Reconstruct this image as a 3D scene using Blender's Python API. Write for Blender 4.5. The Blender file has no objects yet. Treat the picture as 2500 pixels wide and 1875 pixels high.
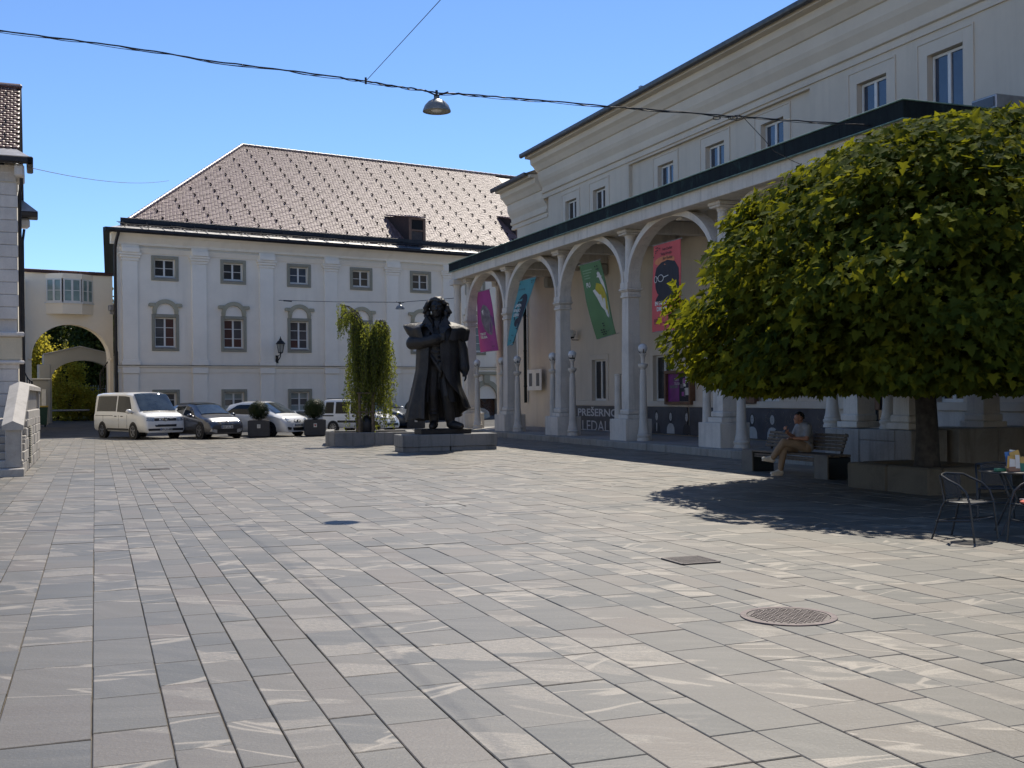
import bpy, bmesh, math, random
import numpy as np
from mathutils import Vector, Matrix
R = math.radians
random.seed(7); rng = np.random.default_rng(7)
scene = bpy.context.scene
COL = scene.collection

# ------------------------------------------------------------------ camera
FPX, HX, HY, ROLL, EYE = 2750.0, 1250.0, 962.0, 0.010, 1.65
cam = bpy.data.cameras.new('camera'); camo = bpy.data.objects.new('camera', cam); COL.objects.link(camo)
cam.sensor_width = 36; cam.lens = 36 * FPX / 2500
cam.shift_y = (HY - 937.5) / 2500
cam.clip_start = 0.1; cam.clip_end = 3000
camo.location = (0, 0, EYE); camo.rotation_euler = (R(90), ROLL, 0)
scene.camera = camo

# ------------------------------------------------------------------ sky, sun, exposure
SUN_DIR = Vector((0.150, 0.640, 0.950)).normalized()
SUN_EL = math.asin(SUN_DIR.z); SUN_AZ = math.atan2(SUN_DIR.x, SUN_DIR.y)
world = bpy.data.worlds.new('World'); scene.world = world; world.use_nodes = True
wn = world.node_tree; bg = wn.nodes['Background']
skyt = wn.nodes.new('ShaderNodeTexSky'); skyt.sky_type = 'NISHITA'; skyt.sun_disc = False
skyt.sun_elevation = SUN_EL; skyt.sun_rotation = SUN_AZ
skyt.altitude = 400; skyt.air_density = 0.78; skyt.dust_density = 0.0; skyt.ozone_density = 8.0
wn.links.new(skyt.outputs[0], bg.inputs[0]); bg.inputs[1].default_value = 0.128
sl = bpy.data.lights.new('sun', 'SUN'); sl.energy = 4.2; sl.angle = R(0.53); sl.color = (1.0, 0.92, 0.79)
slo = bpy.data.objects.new('sun', sl); COL.objects.link(slo)
slo.rotation_euler = SUN_DIR.to_track_quat('Z', 'Y').to_euler(); slo.location = (10, 60, 60)
scene.view_settings.view_transform = 'Standard'; scene.view_settings.look = 'None'
scene.view_settings.exposure = 0.50; scene.view_settings.gamma = 1.0
scene.view_settings.use_curve_mapping = False

# ------------------------------------------------------------------ photo point -> place
def ray(x, y):
    dx, dy = x - HX, y - HY
    return (dx - ROLL * dy) / FPX, (dy + ROLL * dx) / FPX
def at(x, y, Y):                      # point at a given distance
    u, v = ray(x, y); return Vector((u * Y, Y, EYE - v * Y))
def gnd(x, y, z=0.0):                 # point on level z
    u, v = ray(x, y); Y = (EYE - z) / v; return Vector((u * Y, Y, z))
class Frame:
    """local axes: x = across, y = along (rotation about z by ang)"""
    def __init__(s, ox, oy, ang): s.o = (ox, oy); s.a = ang; s.c = math.cos(ang); s.s = math.sin(ang)
    def w(s, x, y, z=0): return Vector((s.o[0] + s.c * x - s.s * y, s.o[1] + s.s * x + s.c * y, z))
    def l(s, X, Y): dx, dy = X - s.o[0], Y - s.o[1]; return s.c * dx + s.s * dy, -s.s * dx + s.c * dy
    def on_x(s, px, py, k):           # ray hits plane local x = k -> (y, z)
        u, v = ray(px, py)
        lx0, ly0 = s.l(0, 0); lx1, ly1 = s.l(u, 1.0)
        d = (k - lx0) / (lx1 - lx0); return ly0 + d * (ly1 - ly0), EYE - v * d
    def on_y(s, px, py, k):           # plane local y = k -> (x, z)
        u, v = ray(px, py)
        lx0, ly0 = s.l(0, 0); lx1, ly1 = s.l(u, 1.0)
        d = (k - ly0) / (ly1 - ly0); return lx0 + d * (lx1 - lx0), EYE - v * d

# ------------------------------------------------------------------ mesh helpers
class MB:
    def __init__(s): s.v = []; s.f = []
    def add(s, vs, fs):
        o = len(s.v); s.v += [tuple(p) for p in vs]; s.f += [tuple(i + o for i in f) for f in fs]; return s
    def box(s, x0, x1, y0, y1, z0, z1, M=None):
        vs = [Vector(p) for p in ((x0,y0,z0),(x1,y0,z0),(x1,y1,z0),(x0,y1,z0),(x0,y0,z1),(x1,y0,z1),(x1,y1,z1),(x0,y1,z1))]
        if M is not None: vs = [M @ p for p in vs]
        return s.add(vs, [(0,3,2,1),(4,5,6,7),(0,1,5,4),(1,2,6,5),(2,3,7,6),(3,0,4,7)])
    def bbox(s, x0, x1, y0, y1, z0, z1, b=0.02, M=None):   # box with bevelled edges
        if x1 < x0: x0, x1 = x1, x0
        if y1 < y0: y0, y1 = y1, y0
        if z1 < z0: z0, z1 = z1, z0
        b = min(b, (x1-x0)*.45, (y1-y0)*.45, (z1-z0)*.45)
        vs = []; idx = {}
        X = ((x0, x0 + b), (x1, x1 - b)); Y = ((y0, y0 + b), (y1, y1 - b)); Z = ((z0, z0 + b), (z1, z1 - b))
        for i in (0,1):
            for j in (0,1):
                for k in (0,1):
                    for a in range(3):
                        p = Vector((X[i][0 if a == 0 else 1], Y[j][0 if a == 1 else 1], Z[k][0 if a == 2 else 1]))
                        idx[i,j,k,a] = len(vs); vs.append(M @ p if M is not None else p)
        fs = []
        def q(*k): fs.append(tuple(idx[t] for t in k))
        q((0,0,0,0),(0,0,1,0),(0,1,1,0),(0,1,0,0)); q((1,0,0,0),(1,1,0,0),(1,1,1,0),(1,0,1,0))
        q((0,0,0,1),(1,0,0,1),(1,0,1,1),(0,0,1,1)); q((0,1,0,1),(0,1,1,1),(1,1,1,1),(1,1,0,1))
        q((0,0,0,2),(0,1,0,2),(1,1,0,2),(1,0,0,2)); q((0,0,1,2),(1,0,1,2),(1,1,1,2),(0,1,1,2))
        for i in (0,1):
            for j in (0,1): q((i,j,0,0),(i,j,0,1),(i,j,1,1),(i,j,1,0))
            for k in (0,1): q((i,0,k,0),(i,0,k,2),(i,1,k,2),(i,1,k,0))
        for j in (0,1):
            for k in (0,1): q((0,j,k,1),(0,j,k,2),(1,j,k,2),(1,j,k,1))
        for i in (0,1):
            for j in (0,1):
                for k in (0,1): q((i,j,k,0),(i,j,k,1),(i,j,k,2))
        return s.add(vs, fs)
    def prism(s, poly, a, b, fn):     # poly of 2d points, fn(u,v,w) -> 3d ; extruded w from a to b
        n = len(poly)
        vs = [fn(p[0], p[1], a) for p in poly] + [fn(p[0], p[1], b) for p in poly]
        fs = [tuple(range(n))[::-1], tuple(range(n, 2*n))] + [(i, (i+1) % n, (i+1) % n + n, i + n) for i in range(n)]
        return s.add(vs, fs)
    def quad(s, *p): return s.add(p, [tuple(range(len(p)))])
    def lathe(s, prof, cx=0, cy=0, cz=0, n=16, M=None, cap=True):   # prof: (r,z)
        vs = []
        for r, z in prof:
            for i in range(n):
                a = 2*math.pi*i/n; p = Vector((cx + r*math.cos(a), cy + r*math.sin(a), cz + z))
                vs.append(M @ p if M is not None else p)
        fs = []
        for k in range(len(prof)-1):
            for i in range(n):
                j = (i+1) % n; fs.append((k*n+i, k*n+j, (k+1)*n+j, (k+1)*n+i))
        if cap: fs.append(tuple(range(n))[::-1]); fs.append(tuple(range((len(prof)-1)*n, len(prof)*n)))
        return s.add(vs, fs)
    def tube(s, pts, r, n=8, cap=True):
        pts = [Vector(p) for p in pts]; m = len(pts); vs = []
        rr = r if isinstance(r, (list, tuple)) else [r]*m
        up = Vector((0,0,1)); prev = None
        for i, p in enumerate(pts):
            d = (pts[min(i+1,m-1)] - pts[max(i-1,0)]).normalized()
            if prev is None:
                ref = up if abs(d.z) < .95 else Vector((1,0,0)); x = d.cross(ref).normalized()
            else: x = (prev - d*prev.dot(d)).normalized()
            y = d.cross(x); prev = x
            for k in range(n):
                a = 2*math.pi*k/n; vs.append(p + (x*math.cos(a) + y*math.sin(a))*rr[i])
        fs = [(i*n+k, i*n+(k+1)%n, (i+1)*n+(k+1)%n, (i+1)*n+k) for i in range(m-1) for k in range(n)]
        if cap: fs += [tuple(range(n))[::-1], tuple(range((m-1)*n, m*n))]
        return s.add(vs, fs)
    def ball(s, c, rx, ry=None, rz=None, nu=12, nv=8, M=None):
        ry = ry or rx; rz = rz or rx; c = Vector(c); vs = [Vector((0,0,-rz))]; fs = []
        for j in range(1, nv):
            t = math.pi*j/nv
            for i in range(nu):
                a = 2*math.pi*i/nu; vs.append(Vector((rx*math.sin(t)*math.cos(a), ry*math.sin(t)*math.sin(a), -rz*math.cos(t))))
        vs.append(Vector((0,0,rz)))
        for i in range(nu): fs.append((0, 1+(i+1)%nu, 1+i))
        for j in range(nv-2):
            for i in range(nu):
                a, b = 1+j*nu+i, 1+j*nu+(i+1)%nu; fs.append((a, b, b+nu, a+nu))
        o = 1+(nv-2)*nu
        for i in range(nu): fs.append((o+i, o+(i+1)%nu, len(vs)-1))
        if M is not None: vs = [M @ p for p in vs]
        return s.add([p + c for p in vs], fs)
    def capsule(s, a, b, ra, rb, n=10):
        a, b = Vector(a), Vector(b); d = b - a; L = d.length
        q = d.to_track_quat('Z', 'Y').to_matrix()
        prof = [(ra*math.sin(t), -ra*math.cos(t)) for t in (.01, .5, 1.0, math.pi/2)] + [(rb*math.sin(t), L + rb*math.cos(t)) for t in (math.pi/2, 1.0, .5, .01)]
        vs = []
        for r, z in prof:
            for i in range(n):
                t = 2*math.pi*i/n; vs.append(a + q @ Vector((r*math.cos(t), r*math.sin(t), z)))
        m = len(prof)
        fs = [(k*n+i, k*n+(i+1)%n, (k+1)*n+(i+1)%n, (k+1)*n+i) for k in range(m-1) for i in range(n)]
        fs += [tuple(range(n))[::-1], tuple(range((m-1)*n, m*n))]
        return s.add(vs, fs)
    def chain(s, pts, n=10):          # [(point, radius), ...] joined capsules
        for (a, ra), (b, rb) in zip(pts[:-1], pts[1:]): s.capsule(a, b, ra, rb, n)
        return s
    def grid(s, rows, close=False):   # rows of equal length of points -> quads
        n = len(rows[0]); vs = [p for r in rows for p in r]; fs = []
        for i in range(len(rows)-1):
            for k in range(n if close else n-1):
                fs.append((i*n+k, i*n+(k+1)%n, (i+1)*n+(k+1)%n, (i+1)*n+k))
        return s.add(vs, fs)
    def mesh(s, name='mesh'):
        me = bpy.data.meshes.new(name); me.from_pydata([tuple(p) for p in s.v], [], s.f); return me
    def build(s, name, mat, parent=None, smooth=None, fix=True):
        me = s.mesh(name)
        if fix:
            bm = bmesh.new(); bm.from_mesh(me); bmesh.ops.recalc_face_normals(bm, faces=bm.faces); bm.to_mesh(me); bm.free()
        if smooth is not None:
            me.polygons.foreach_set('use_smooth', [True]*len(me.polygons))
            if smooth < 179: me.set_sharp_from_angle(angle=R(smooth))
        return link(name, me, mat, parent)
def link(name, me, mat=None, parent=None):
    o = bpy.data.objects.new(name, me); COL.objects.link(o)
    if mat is not None and len(me.materials) == 0: me.materials.append(mat)
    if parent is not None: o.parent = parent
    return o
def arrays_mesh(name, V, loops, sizes, mat, parent=None, smooth=False, attr=None):
    me = bpy.data.meshes.new(name)
    me.vertices.add(len(V)); me.vertices.foreach_set('co', np.asarray(V, np.float32).ravel())
    me.loops.add(len(loops)); me.loops.foreach_set('vertex_index', np.asarray(loops, np.int32))
    st = np.concatenate([[0], np.cumsum(sizes)[:-1]]).astype(np.int32)
    me.polygons.add(len(sizes)); me.polygons.foreach_set('loop_start', st); me.polygons.foreach_set('loop_total', np.asarray(sizes, np.int32))
    me.polygons.foreach_set('use_smooth', [bool(smooth)]*len(sizes))
    me.update(calc_edges=True); me.validate()
    if attr is not None:
        a = me.attributes.new('rnd', 'FLOAT_COLOR', 'FACE'); a.data.foreach_set('color', np.asarray(attr, np.float32).ravel())
    return link(name, me, mat, parent)
def scatter_mesh(name, tv, tf, pos, rot, scl, mat, parent=None, jitter=None, smooth=False):
    """copies of a template (tv verts, tf faces of equal size groups) at pos with 3x3 rot and scale, one mesh"""
    tv = np.asarray(tv, float); N = len(pos); k = len(tv)
    V = np.einsum('nij,kj->nki', rot, tv) * np.asarray(scl).reshape(N,1,1) + np.asarray(pos)[:,None,:]
    if jitter is not None: V += jitter
    fl = np.concatenate([np.asarray(f) for f in tf]); fs = np.array([len(f) for f in tf])
    loops = (np.arange(N)[:,None]*k + fl[None,:]).ravel(); sizes = np.tile(fs, N)
    return arrays_mesh(name, V.reshape(-1,3), loops, sizes, mat, parent, smooth=smooth)
def tag(o, label, cat, group=None):
    o['label'] = label; o['category'] = cat
    if group: o['group'] = group
    return o
def thing(name, label, cat, loc=(0,0,0), rotz=0.0, group=None):
    o = bpy.data.objects.new(name, None); COL.objects.link(o); o.empty_display_size = .2
    o.location = loc; o.rotation_euler = (0, 0, rotz); return tag(o, label, cat, group)
def structure(o): o['kind'] = 'structure'; return o
def stuff(o): o['kind'] = 'stuff'; return o
KIDS = {}
def copy_tree(o, parent=None):
    c = o.copy(); COL.objects.link(c); c.parent = parent
    for ch in list(o.children): copy_tree(ch, c)
    return c
def put_copy(src, loc, rotz, label, group=None, scale=None):
    c = copy_tree(src); c.location = loc; c.rotation_euler = (0, 0, rotz); c['label'] = label
    if group: c['group'] = group
    if scale: c.scale = scale
    return c
def dup(o, parent, loc=None, rot=None):
    c = o.copy(); COL.objects.link(c); c.parent = parent
    if loc is not None: c.location = loc
    if rot is not None: c.rotation_euler = rot
    return c
def remeshed(mb, name, voxel, mat, parent=None, smooth_iter=2, smooth=True):
    me = mb.mesh(name); bm = bmesh.new(); bm.from_mesh(me); bmesh.ops.recalc_face_normals(bm, faces=bm.faces); bm.to_mesh(me); bm.free()
    o = bpy.data.objects.new('tmp', me); COL.objects.link(o)
    m = o.modifiers.new('r', 'REMESH'); m.mode = 'VOXEL'; m.voxel_size = voxel; m.use_smooth_shade = True
    if smooth_iter:
        sm = o.modifiers.new('s', 'SMOOTH'); sm.factor = .5; sm.iterations = smooth_iter
    dg = bpy.context.evaluated_depsgraph_get(); ev = o.evaluated_get(dg)
    me2 = bpy.data.meshes.new_from_object(ev); me2.name = name
    bpy.data.objects.remove(o); bpy.data.meshes.remove(me)
    me2.polygons.foreach_set('use_smooth', [True]*len(me2.polygons))
    me2.materials.clear()
    return link(name, me2, mat, parent)
def text_mesh(txt, size=1.0, align='LEFT', shear=0.0, bold=0.0, extrude=0.0):
    cu = bpy.data.curves.new('t', 'FONT'); cu.body = txt; cu.size = size; cu.align_x = align; cu.shear = shear
    cu.offset = bold; cu.extrude = extrude; cu.resolution_u = 3
    o = bpy.data.objects.new('t', cu); COL.objects.link(o)
    dg = bpy.context.evaluated_depsgraph_get(); me = bpy.data.meshes.new_from_object(o.evaluated_get(dg))
    bpy.data.objects.remove(o); bpy.data.curves.remove(cu)
    me.materials.clear(); return me
def mapped_text(txt, size, fn, name, mat, parent=None, align='LEFT', bold=0.0, shear=0.0, subdiv=False):
    me = text_mesh(txt, size, align, shear, bold)
    for v in me.vertices: v.co = fn(v.co.x, v.co.y)
    me.name = name
    return link(name, me, mat, parent)
# ------------------------------------------------------------------ materials
def nmat(name):
    m = bpy.data.materials.new(name); m.use_nodes = True; nt = m.node_tree
    return m, nt, nt.nodes['Principled BSDF']
def ramp(nt, fac, stops):
    r = nt.nodes.new('ShaderNodeValToRGB'); cr = r.color_ramp
    while len(cr.elements) < len(stops): cr.elements.new(.5)
    for e, (p, c) in zip(cr.elements, stops):
        e.position = p; e.color = c if len(c) == 4 else (*c, 1)
    nt.links.new(fac, r.inputs[0]); return r.outputs[0]
def noise(nt, vec, scale, detail=4, rough=.55, dist=0.0):
    n = nt.nodes.new('ShaderNodeTexNoise'); n.inputs['Scale'].default_value = scale; n.inputs['Detail'].default_value = detail
    n.inputs['Roughness'].default_value = rough; n.inputs['Distortion'].default_value = dist
    if vec is not None: nt.links.new(vec, n.inputs['Vector'])
    return n.outputs['Fac']
def mapping(nt, vec, scale=(1,1,1), rot=(0,0,0)):
    m = nt.nodes.new('ShaderNodeMapping'); m.inputs['Scale'].default_value = scale; m.inputs['Rotation'].default_value = rot
    nt.links.new(vec, m.inputs['Vector']); return m.outputs[0]
def mix(nt, fac, a, b, mode='MIX'):
    m = nt.nodes.new('ShaderNodeMix'); m.data_type = 'RGBA'; m.blend_type = mode
    for s, v in ((m.inputs['Factor'], fac), (m.inputs['A'], a), (m.inputs['B'], b)):
        pass
    ins = [i for i in m.inputs if i.enabled]
    for s, v in zip((m.inputs[0], m.inputs[6], m.inputs[7]), (fac, a, b)):
        if hasattr(v, 'node'): nt.links.new(v, s)
        elif isinstance(v, (int, float)): s.default_value = v if s.type == 'VALUE' else (v, v, v, 1)
        else: s.default_value = v if len(v) == 4 else (*v, 1)
    return m.outputs[2]
def bump(nt, bsdf, h, strength=.3, dist=.02):
    b = nt.nodes.new('ShaderNodeBump'); b.inputs['Strength'].default_value = strength; b.inputs['Distance'].default_value = dist
    nt.links.new(h, b.inputs['Height']); nt.links.new(b.outputs[0], bsdf.inputs['Normal'])
def coords(nt, kind='Object'):
    return nt.nodes.new('ShaderNodeTexCoord').outputs[kind]
def worldpos(nt): return nt.nodes.new('ShaderNodeNewGeometry').outputs['Position']
def scaled(c, k): return tuple(min(1, x*k) for x in c[:3])
def plain(name, c, rough=.6, metal=0.0, var=.12, sc=6.0, bmp=0.0, coat=0.0, spec=.5, emit=None):
    m, nt, b = nmat(name); b.inputs['Roughness'].default_value = rough; b.inputs['Metallic'].default_value = metal
    b.inputs['Specular IOR Level'].default_value = spec
    if coat: b.inputs['Coat Weight'].default_value = coat; b.inputs['Coat Roughness'].default_value = .06
    p = worldpos(nt); f = noise(nt, p, sc)
    nt.links.new(ramp(nt, f, [(.3, scaled(c, 1-var)), (.7, scaled(c, 1+var))]), b.inputs['Base Color'])
    if bmp: bump(nt, b, noise(nt, p, sc*6, 5), bmp, .01)
    return m
def plaster(name, c, dirt=(.5,.48,.44), dirt_amt=.35, bmp=.25):
    m, nt, b = nmat(name); b.inputs['Roughness'].default_value = .9; b.inputs['Specular IOR Level'].default_value = .2
    p = worldpos(nt)
    big = noise(nt, p, .35, 5, .6)
    base = ramp(nt, big, [(.3, scaled(c, .9)), (.5, c), (.72, scaled(c, 1.07))])
    st = noise(nt, mapping(nt, p, (1.6, 1.6, .12)), 1.0, 5, .65)      # vertical streaks
    f = ramp(nt, st, [(.52, (0,0,0)), (.8, (dirt_amt,)*3)])
    col = mix(nt, f, base, scaled(c, .62) if dirt is None else tuple(x*y for x, y in zip(c, dirt)))
    sp = noise(nt, p, 3.0, 6, .7)
    col = mix(nt, ramp(nt, sp, [(.35, (.0,)*3), (.75, (.16,)*3)]), col, scaled(c, .75))
    nt.links.new(col, b.inputs['Base Color'])
    h = noise(nt, p, 55, 4, .6); bump(nt, b, h, bmp, .006)
    return m
def stone(name, c, c2, rough=.8, streak=.5, sc=1.0, bmp=.35):
    m, nt, b = nmat(name); b.inputs['Roughness'].default_value = rough; b.inputs['Specular IOR Level'].default_value = .3
    p = worldpos(nt)
    a = noise(nt, p, 1.1*sc, 6, .65, .4)
    base = ramp(nt, a, [(.28, c2), (.5, c), (.75, scaled(c, 1.12))])
    oi = nt.nodes.new('ShaderNodeObjectInfo').outputs['Random']
    base = mix(nt, .35, base, ramp(nt, oi, [(0, scaled(c, .86)), (1, scaled(c, 1.1))]))
    st = noise(nt, mapping(nt, p, (5, 5, .35)), 1.0, 5, .7)
    f = ramp(nt, st, [(.5, (0,)*3), (.78, (streak,)*3)])
    col = mix(nt, f, base, scaled(c2, .45))
    sp = noise(nt, p, 28*sc, 4, .7)
    col = mix(nt, ramp(nt, sp, [(.4, (0,)*3), (.8, (.3,)*3)]), col, scaled(c2, .7))
    nt.links.new(col, b.inputs['Base Color'])
    h = noise(nt, p, 30*sc, 6, .7); bump(nt, b, h, bmp, .01)
    return m
M = {}
# plasters / walls
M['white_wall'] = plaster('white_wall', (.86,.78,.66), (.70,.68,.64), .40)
M['white_pilaster'] = plaster('white_pilaster', (.88,.81,.70), (.75,.74,.72), .22)
M['cream_wall'] = plaster('cream_wall', (.88,.78,.62), (.8,.78,.74), .15)
M['pale_gable'] = plaster('pale_gable', (.80,.73,.60), (.8,.78,.74), .15)
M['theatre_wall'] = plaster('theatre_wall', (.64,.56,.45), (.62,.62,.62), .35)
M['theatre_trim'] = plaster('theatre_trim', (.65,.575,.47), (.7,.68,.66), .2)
M['grey_wall'] = plaster('grey_wall', (.33,.32,.29), (.6,.6,.6), .3)
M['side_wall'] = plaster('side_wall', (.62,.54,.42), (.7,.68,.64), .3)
# stone
M['column_stone'] = stone('column_stone', (.66,.61,.53), (.46,.425,.375), streak=.5)
M['shaded_column_stone'] = stone('shaded_column_stone', (.34,.32,.285), (.20,.19,.17), streak=.7)  # column stone with the shade under the maple put into its colour
M['lamp_stone'] = stone('lamp_stone', (.62,.575,.50), (.46,.43,.38), streak=.3, sc=2)
M['beam_stone'] = stone('beam_stone', (.66,.61,.53), (.50,.46,.40), streak=.55)
M['step_stone'] = stone('step_stone', (.31,.29,.25), (.15,.14,.115), streak=.5)
M['plinth_stone'] = stone('plinth_stone', (.27,.265,.25), (.15,.15,.14), streak=.85, bmp=.25)
M['stair_stone'] = stone('stair_stone', (.42,.395,.36), (.26,.245,.22), streak=.35, sc=2)
M['rustic_stone'] = stone('rustic_stone', (.66,.61,.55), (.50,.46,.42), streak=.3)
M['rustic_beige'] = stone('rustic_beige', (.62,.53,.38), (.52,.44,.31), streak=.2)
M['frame_stone'] = stone('frame_stone', (.31,.29,.225), (.24,.225,.17), streak=.15, sc=2)
M['hood_stone'] = stone('hood_stone', (.42,.385,.28), (.35,.32,.23), streak=.15, sc=2)
M['tree_block'] = stone('tree_block', (.13,.112,.08), (.07,.06,.045), streak=.4, sc=1.5)
M['floor_stone'] = stone('floor_stone', (.26,.25,.24), (.18,.175,.17), streak=0, rough=.55)
# metal, wood, paint
M['white_paint'] = plain('white_paint', (.70,.68,.63), .5, var=.06)
M['pvc_white'] = plain('pvc_white', (.66,.65,.62), .45, var=.05)
M['guard_black'] = plain('guard_black', (.008,.007,.008), 1.0, spec=.0)
M['black_metal'] = plain('black_metal', (.016,.016,.018), .45, .3, var=.3)
M['dark_gutter'] = plain('dark_gutter', (.026,.024,.026), .5, .4, var=.3)
M['grey_gutter'] = plain('grey_gutter', (.085,.085,.085), .45, .5, var=.3)
M['zinc'] = plain('zinc', (.34,.34,.35), .42, .7, var=.2)
M['copper_roof'] = plain('copper_roof', (.07,.035,.03), .5, .4, var=.3)
M['iron'] = plain('iron', (.12,.10,.10), .6, .6, var=.25, sc=18, bmp=.3)
M['grate_iron'] = plain('grate_iron', (.10,.09,.085), .55, .6, var=.25, sc=18, bmp=.3)
M['grate_dark'] = plain('grate_dark', (.006,.006,.006), .9)
M['cable'] = plain('cable', (.02,.02,.025), .6)
M['lamp_enamel'] = plain('lamp_enamel', (.20,.205,.20), .35, .2, var=.2)
M['lamp_glass'] = plain('lamp_glass', (.30,.31,.29), .25, 0, var=.1)
M['door_wood'] = plain('door_wood', (.045,.03,.024), .55, var=.4, sc=9)
M['brown_wood'] = plain('brown_wood', (.15,.075,.04), .45, var=.25, sc=5)
M['bench_wood'] = plain('bench_wood', (.11,.088,.066), .7, var=.35, sc=14, bmp=.4)
M['bench_block'] = stone('bench_block', (.15,.14,.12), (.08,.075,.065), streak=.3, sc=2)
M['bench_steel'] = plain('bench_steel', (.012,.012,.012), .5, .2)
M['planter_steel'] = plain('planter_steel', (.035,.036,.040), .5, .1, var=.15)
M['soil'] = plain('soil', (.05,.038,.025), .95, var=.4, sc=20, bmp=.6)
M['stake_wood'] = plain('stake_wood', (.16,.125,.085), .8, var=.35, sc=12, bmp=.4)
M['globe_glass'] = plain('globe_glass', (.62,.62,.60), .25, var=.05)
M['glass_dark'] = plain('glass_dark', (.018,.021,.025), .04, var=.3, sc=1.5, spec=.6)
M['glass_sky'] = plain('glass_sky', (.03,.045,.07), .03, var=.3, sc=1.5, spec=1.0)
M['glass_grey'] = plain('glass_grey', (.09,.085,.085), .06, var=.3, sc=1.2, spec=.5)
M['glass_pale'] = plain('glass_pale', (.26,.29,.27), .08, var=.35, sc=.9, spec=.5)
M['blind_red'] = plain('blind_red', (.10,.05,.042), .12, var=.2, sc=.7, spec=.5)
M['curtain_pale'] = plain('curtain_pale', (.22,.30,.28), .15, var=.35, sc=1.3, spec=.5)
M['asphalt'] = plain('asphalt', (.055,.055,.056), .9, var=.3, sc=1.5, bmp=.3)
M['earth'] = plain('earth', (.10,.095,.085), .95, var=.3, sc=.6)
M['road_paint'] = plain('road_paint', (.30,.30,.28), .8, var=.25, sc=8)
M['mural_dark'] = plain('mural_dark', (.045,.052,.066), .4, var=.35, sc=2.2)
M['mural_print'] = plain('mural_print', (.42,.42,.40), .5, var=.12, sc=4)
M['mural_ink'] = plain('mural_ink', (.02,.022,.026), .5)
M['mural_letter'] = plain('mural_letter', (.55,.56,.57), .5, var=.06)
M['patina'] = None
def copper_fascia():
    m, nt, b = nmat('patina'); p = worldpos(nt)
    b.inputs['Roughness'].default_value = .8; b.inputs['Metallic'].default_value = .0; b.inputs['Specular IOR Level'].default_value = .15
    f = noise(nt, mapping(nt, p, (1.2, 1.2, .6)), 1.3, 7, .75, .3)
    g = noise(nt, mapping(nt, p, (8, 8, 1.5)), 1.0, 5, .7)
    c = ramp(nt, f, [(.44, (.010,.012,.014)), (.57, (.014,.019,.020)), (.66, (.035,.065,.055)), (.76, (.10,.17,.14))])
    nt.links.new(mix(nt, .35, c, ramp(nt, g, [(.35, (.010,.013,.015)), (.8, (.03,.05,.045))])), b.inputs['Base Color'])
    bump(nt, b, g, .3, .01); return m
M['patina'] = copper_fascia()
M['patina_edge'] = plain('patina_edge', (.16,.25,.21), .7, var=.3, sc=5)
def bronze_mat():
    m, nt, b = nmat('bronze'); p = worldpos(nt)
    b.inputs['Metallic'].default_value = .35; b.inputs['Roughness'].default_value = .52
    f = noise(nt, p, 3.0, 7, .7)
    s = noise(nt, mapping(nt, p, (6,6,.7)), 1.0, 6, .7)
    c = ramp(nt, f, [(.3, (.016,.015,.015)), (.6, (.036,.033,.031)), (.8, (.055,.052,.047))])
    c = mix(nt, ramp(nt, s, [(.55,(0,0,0)),(.8,(.5,.5,.5))]), c, (.06,.062,.055))
    nt.links.new(c, b.inputs['Base Color'])
    bump(nt, b, noise(nt, p, 14, 6, .75), .5, .03); return m
M['bronze'] = bronze_mat()
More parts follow.
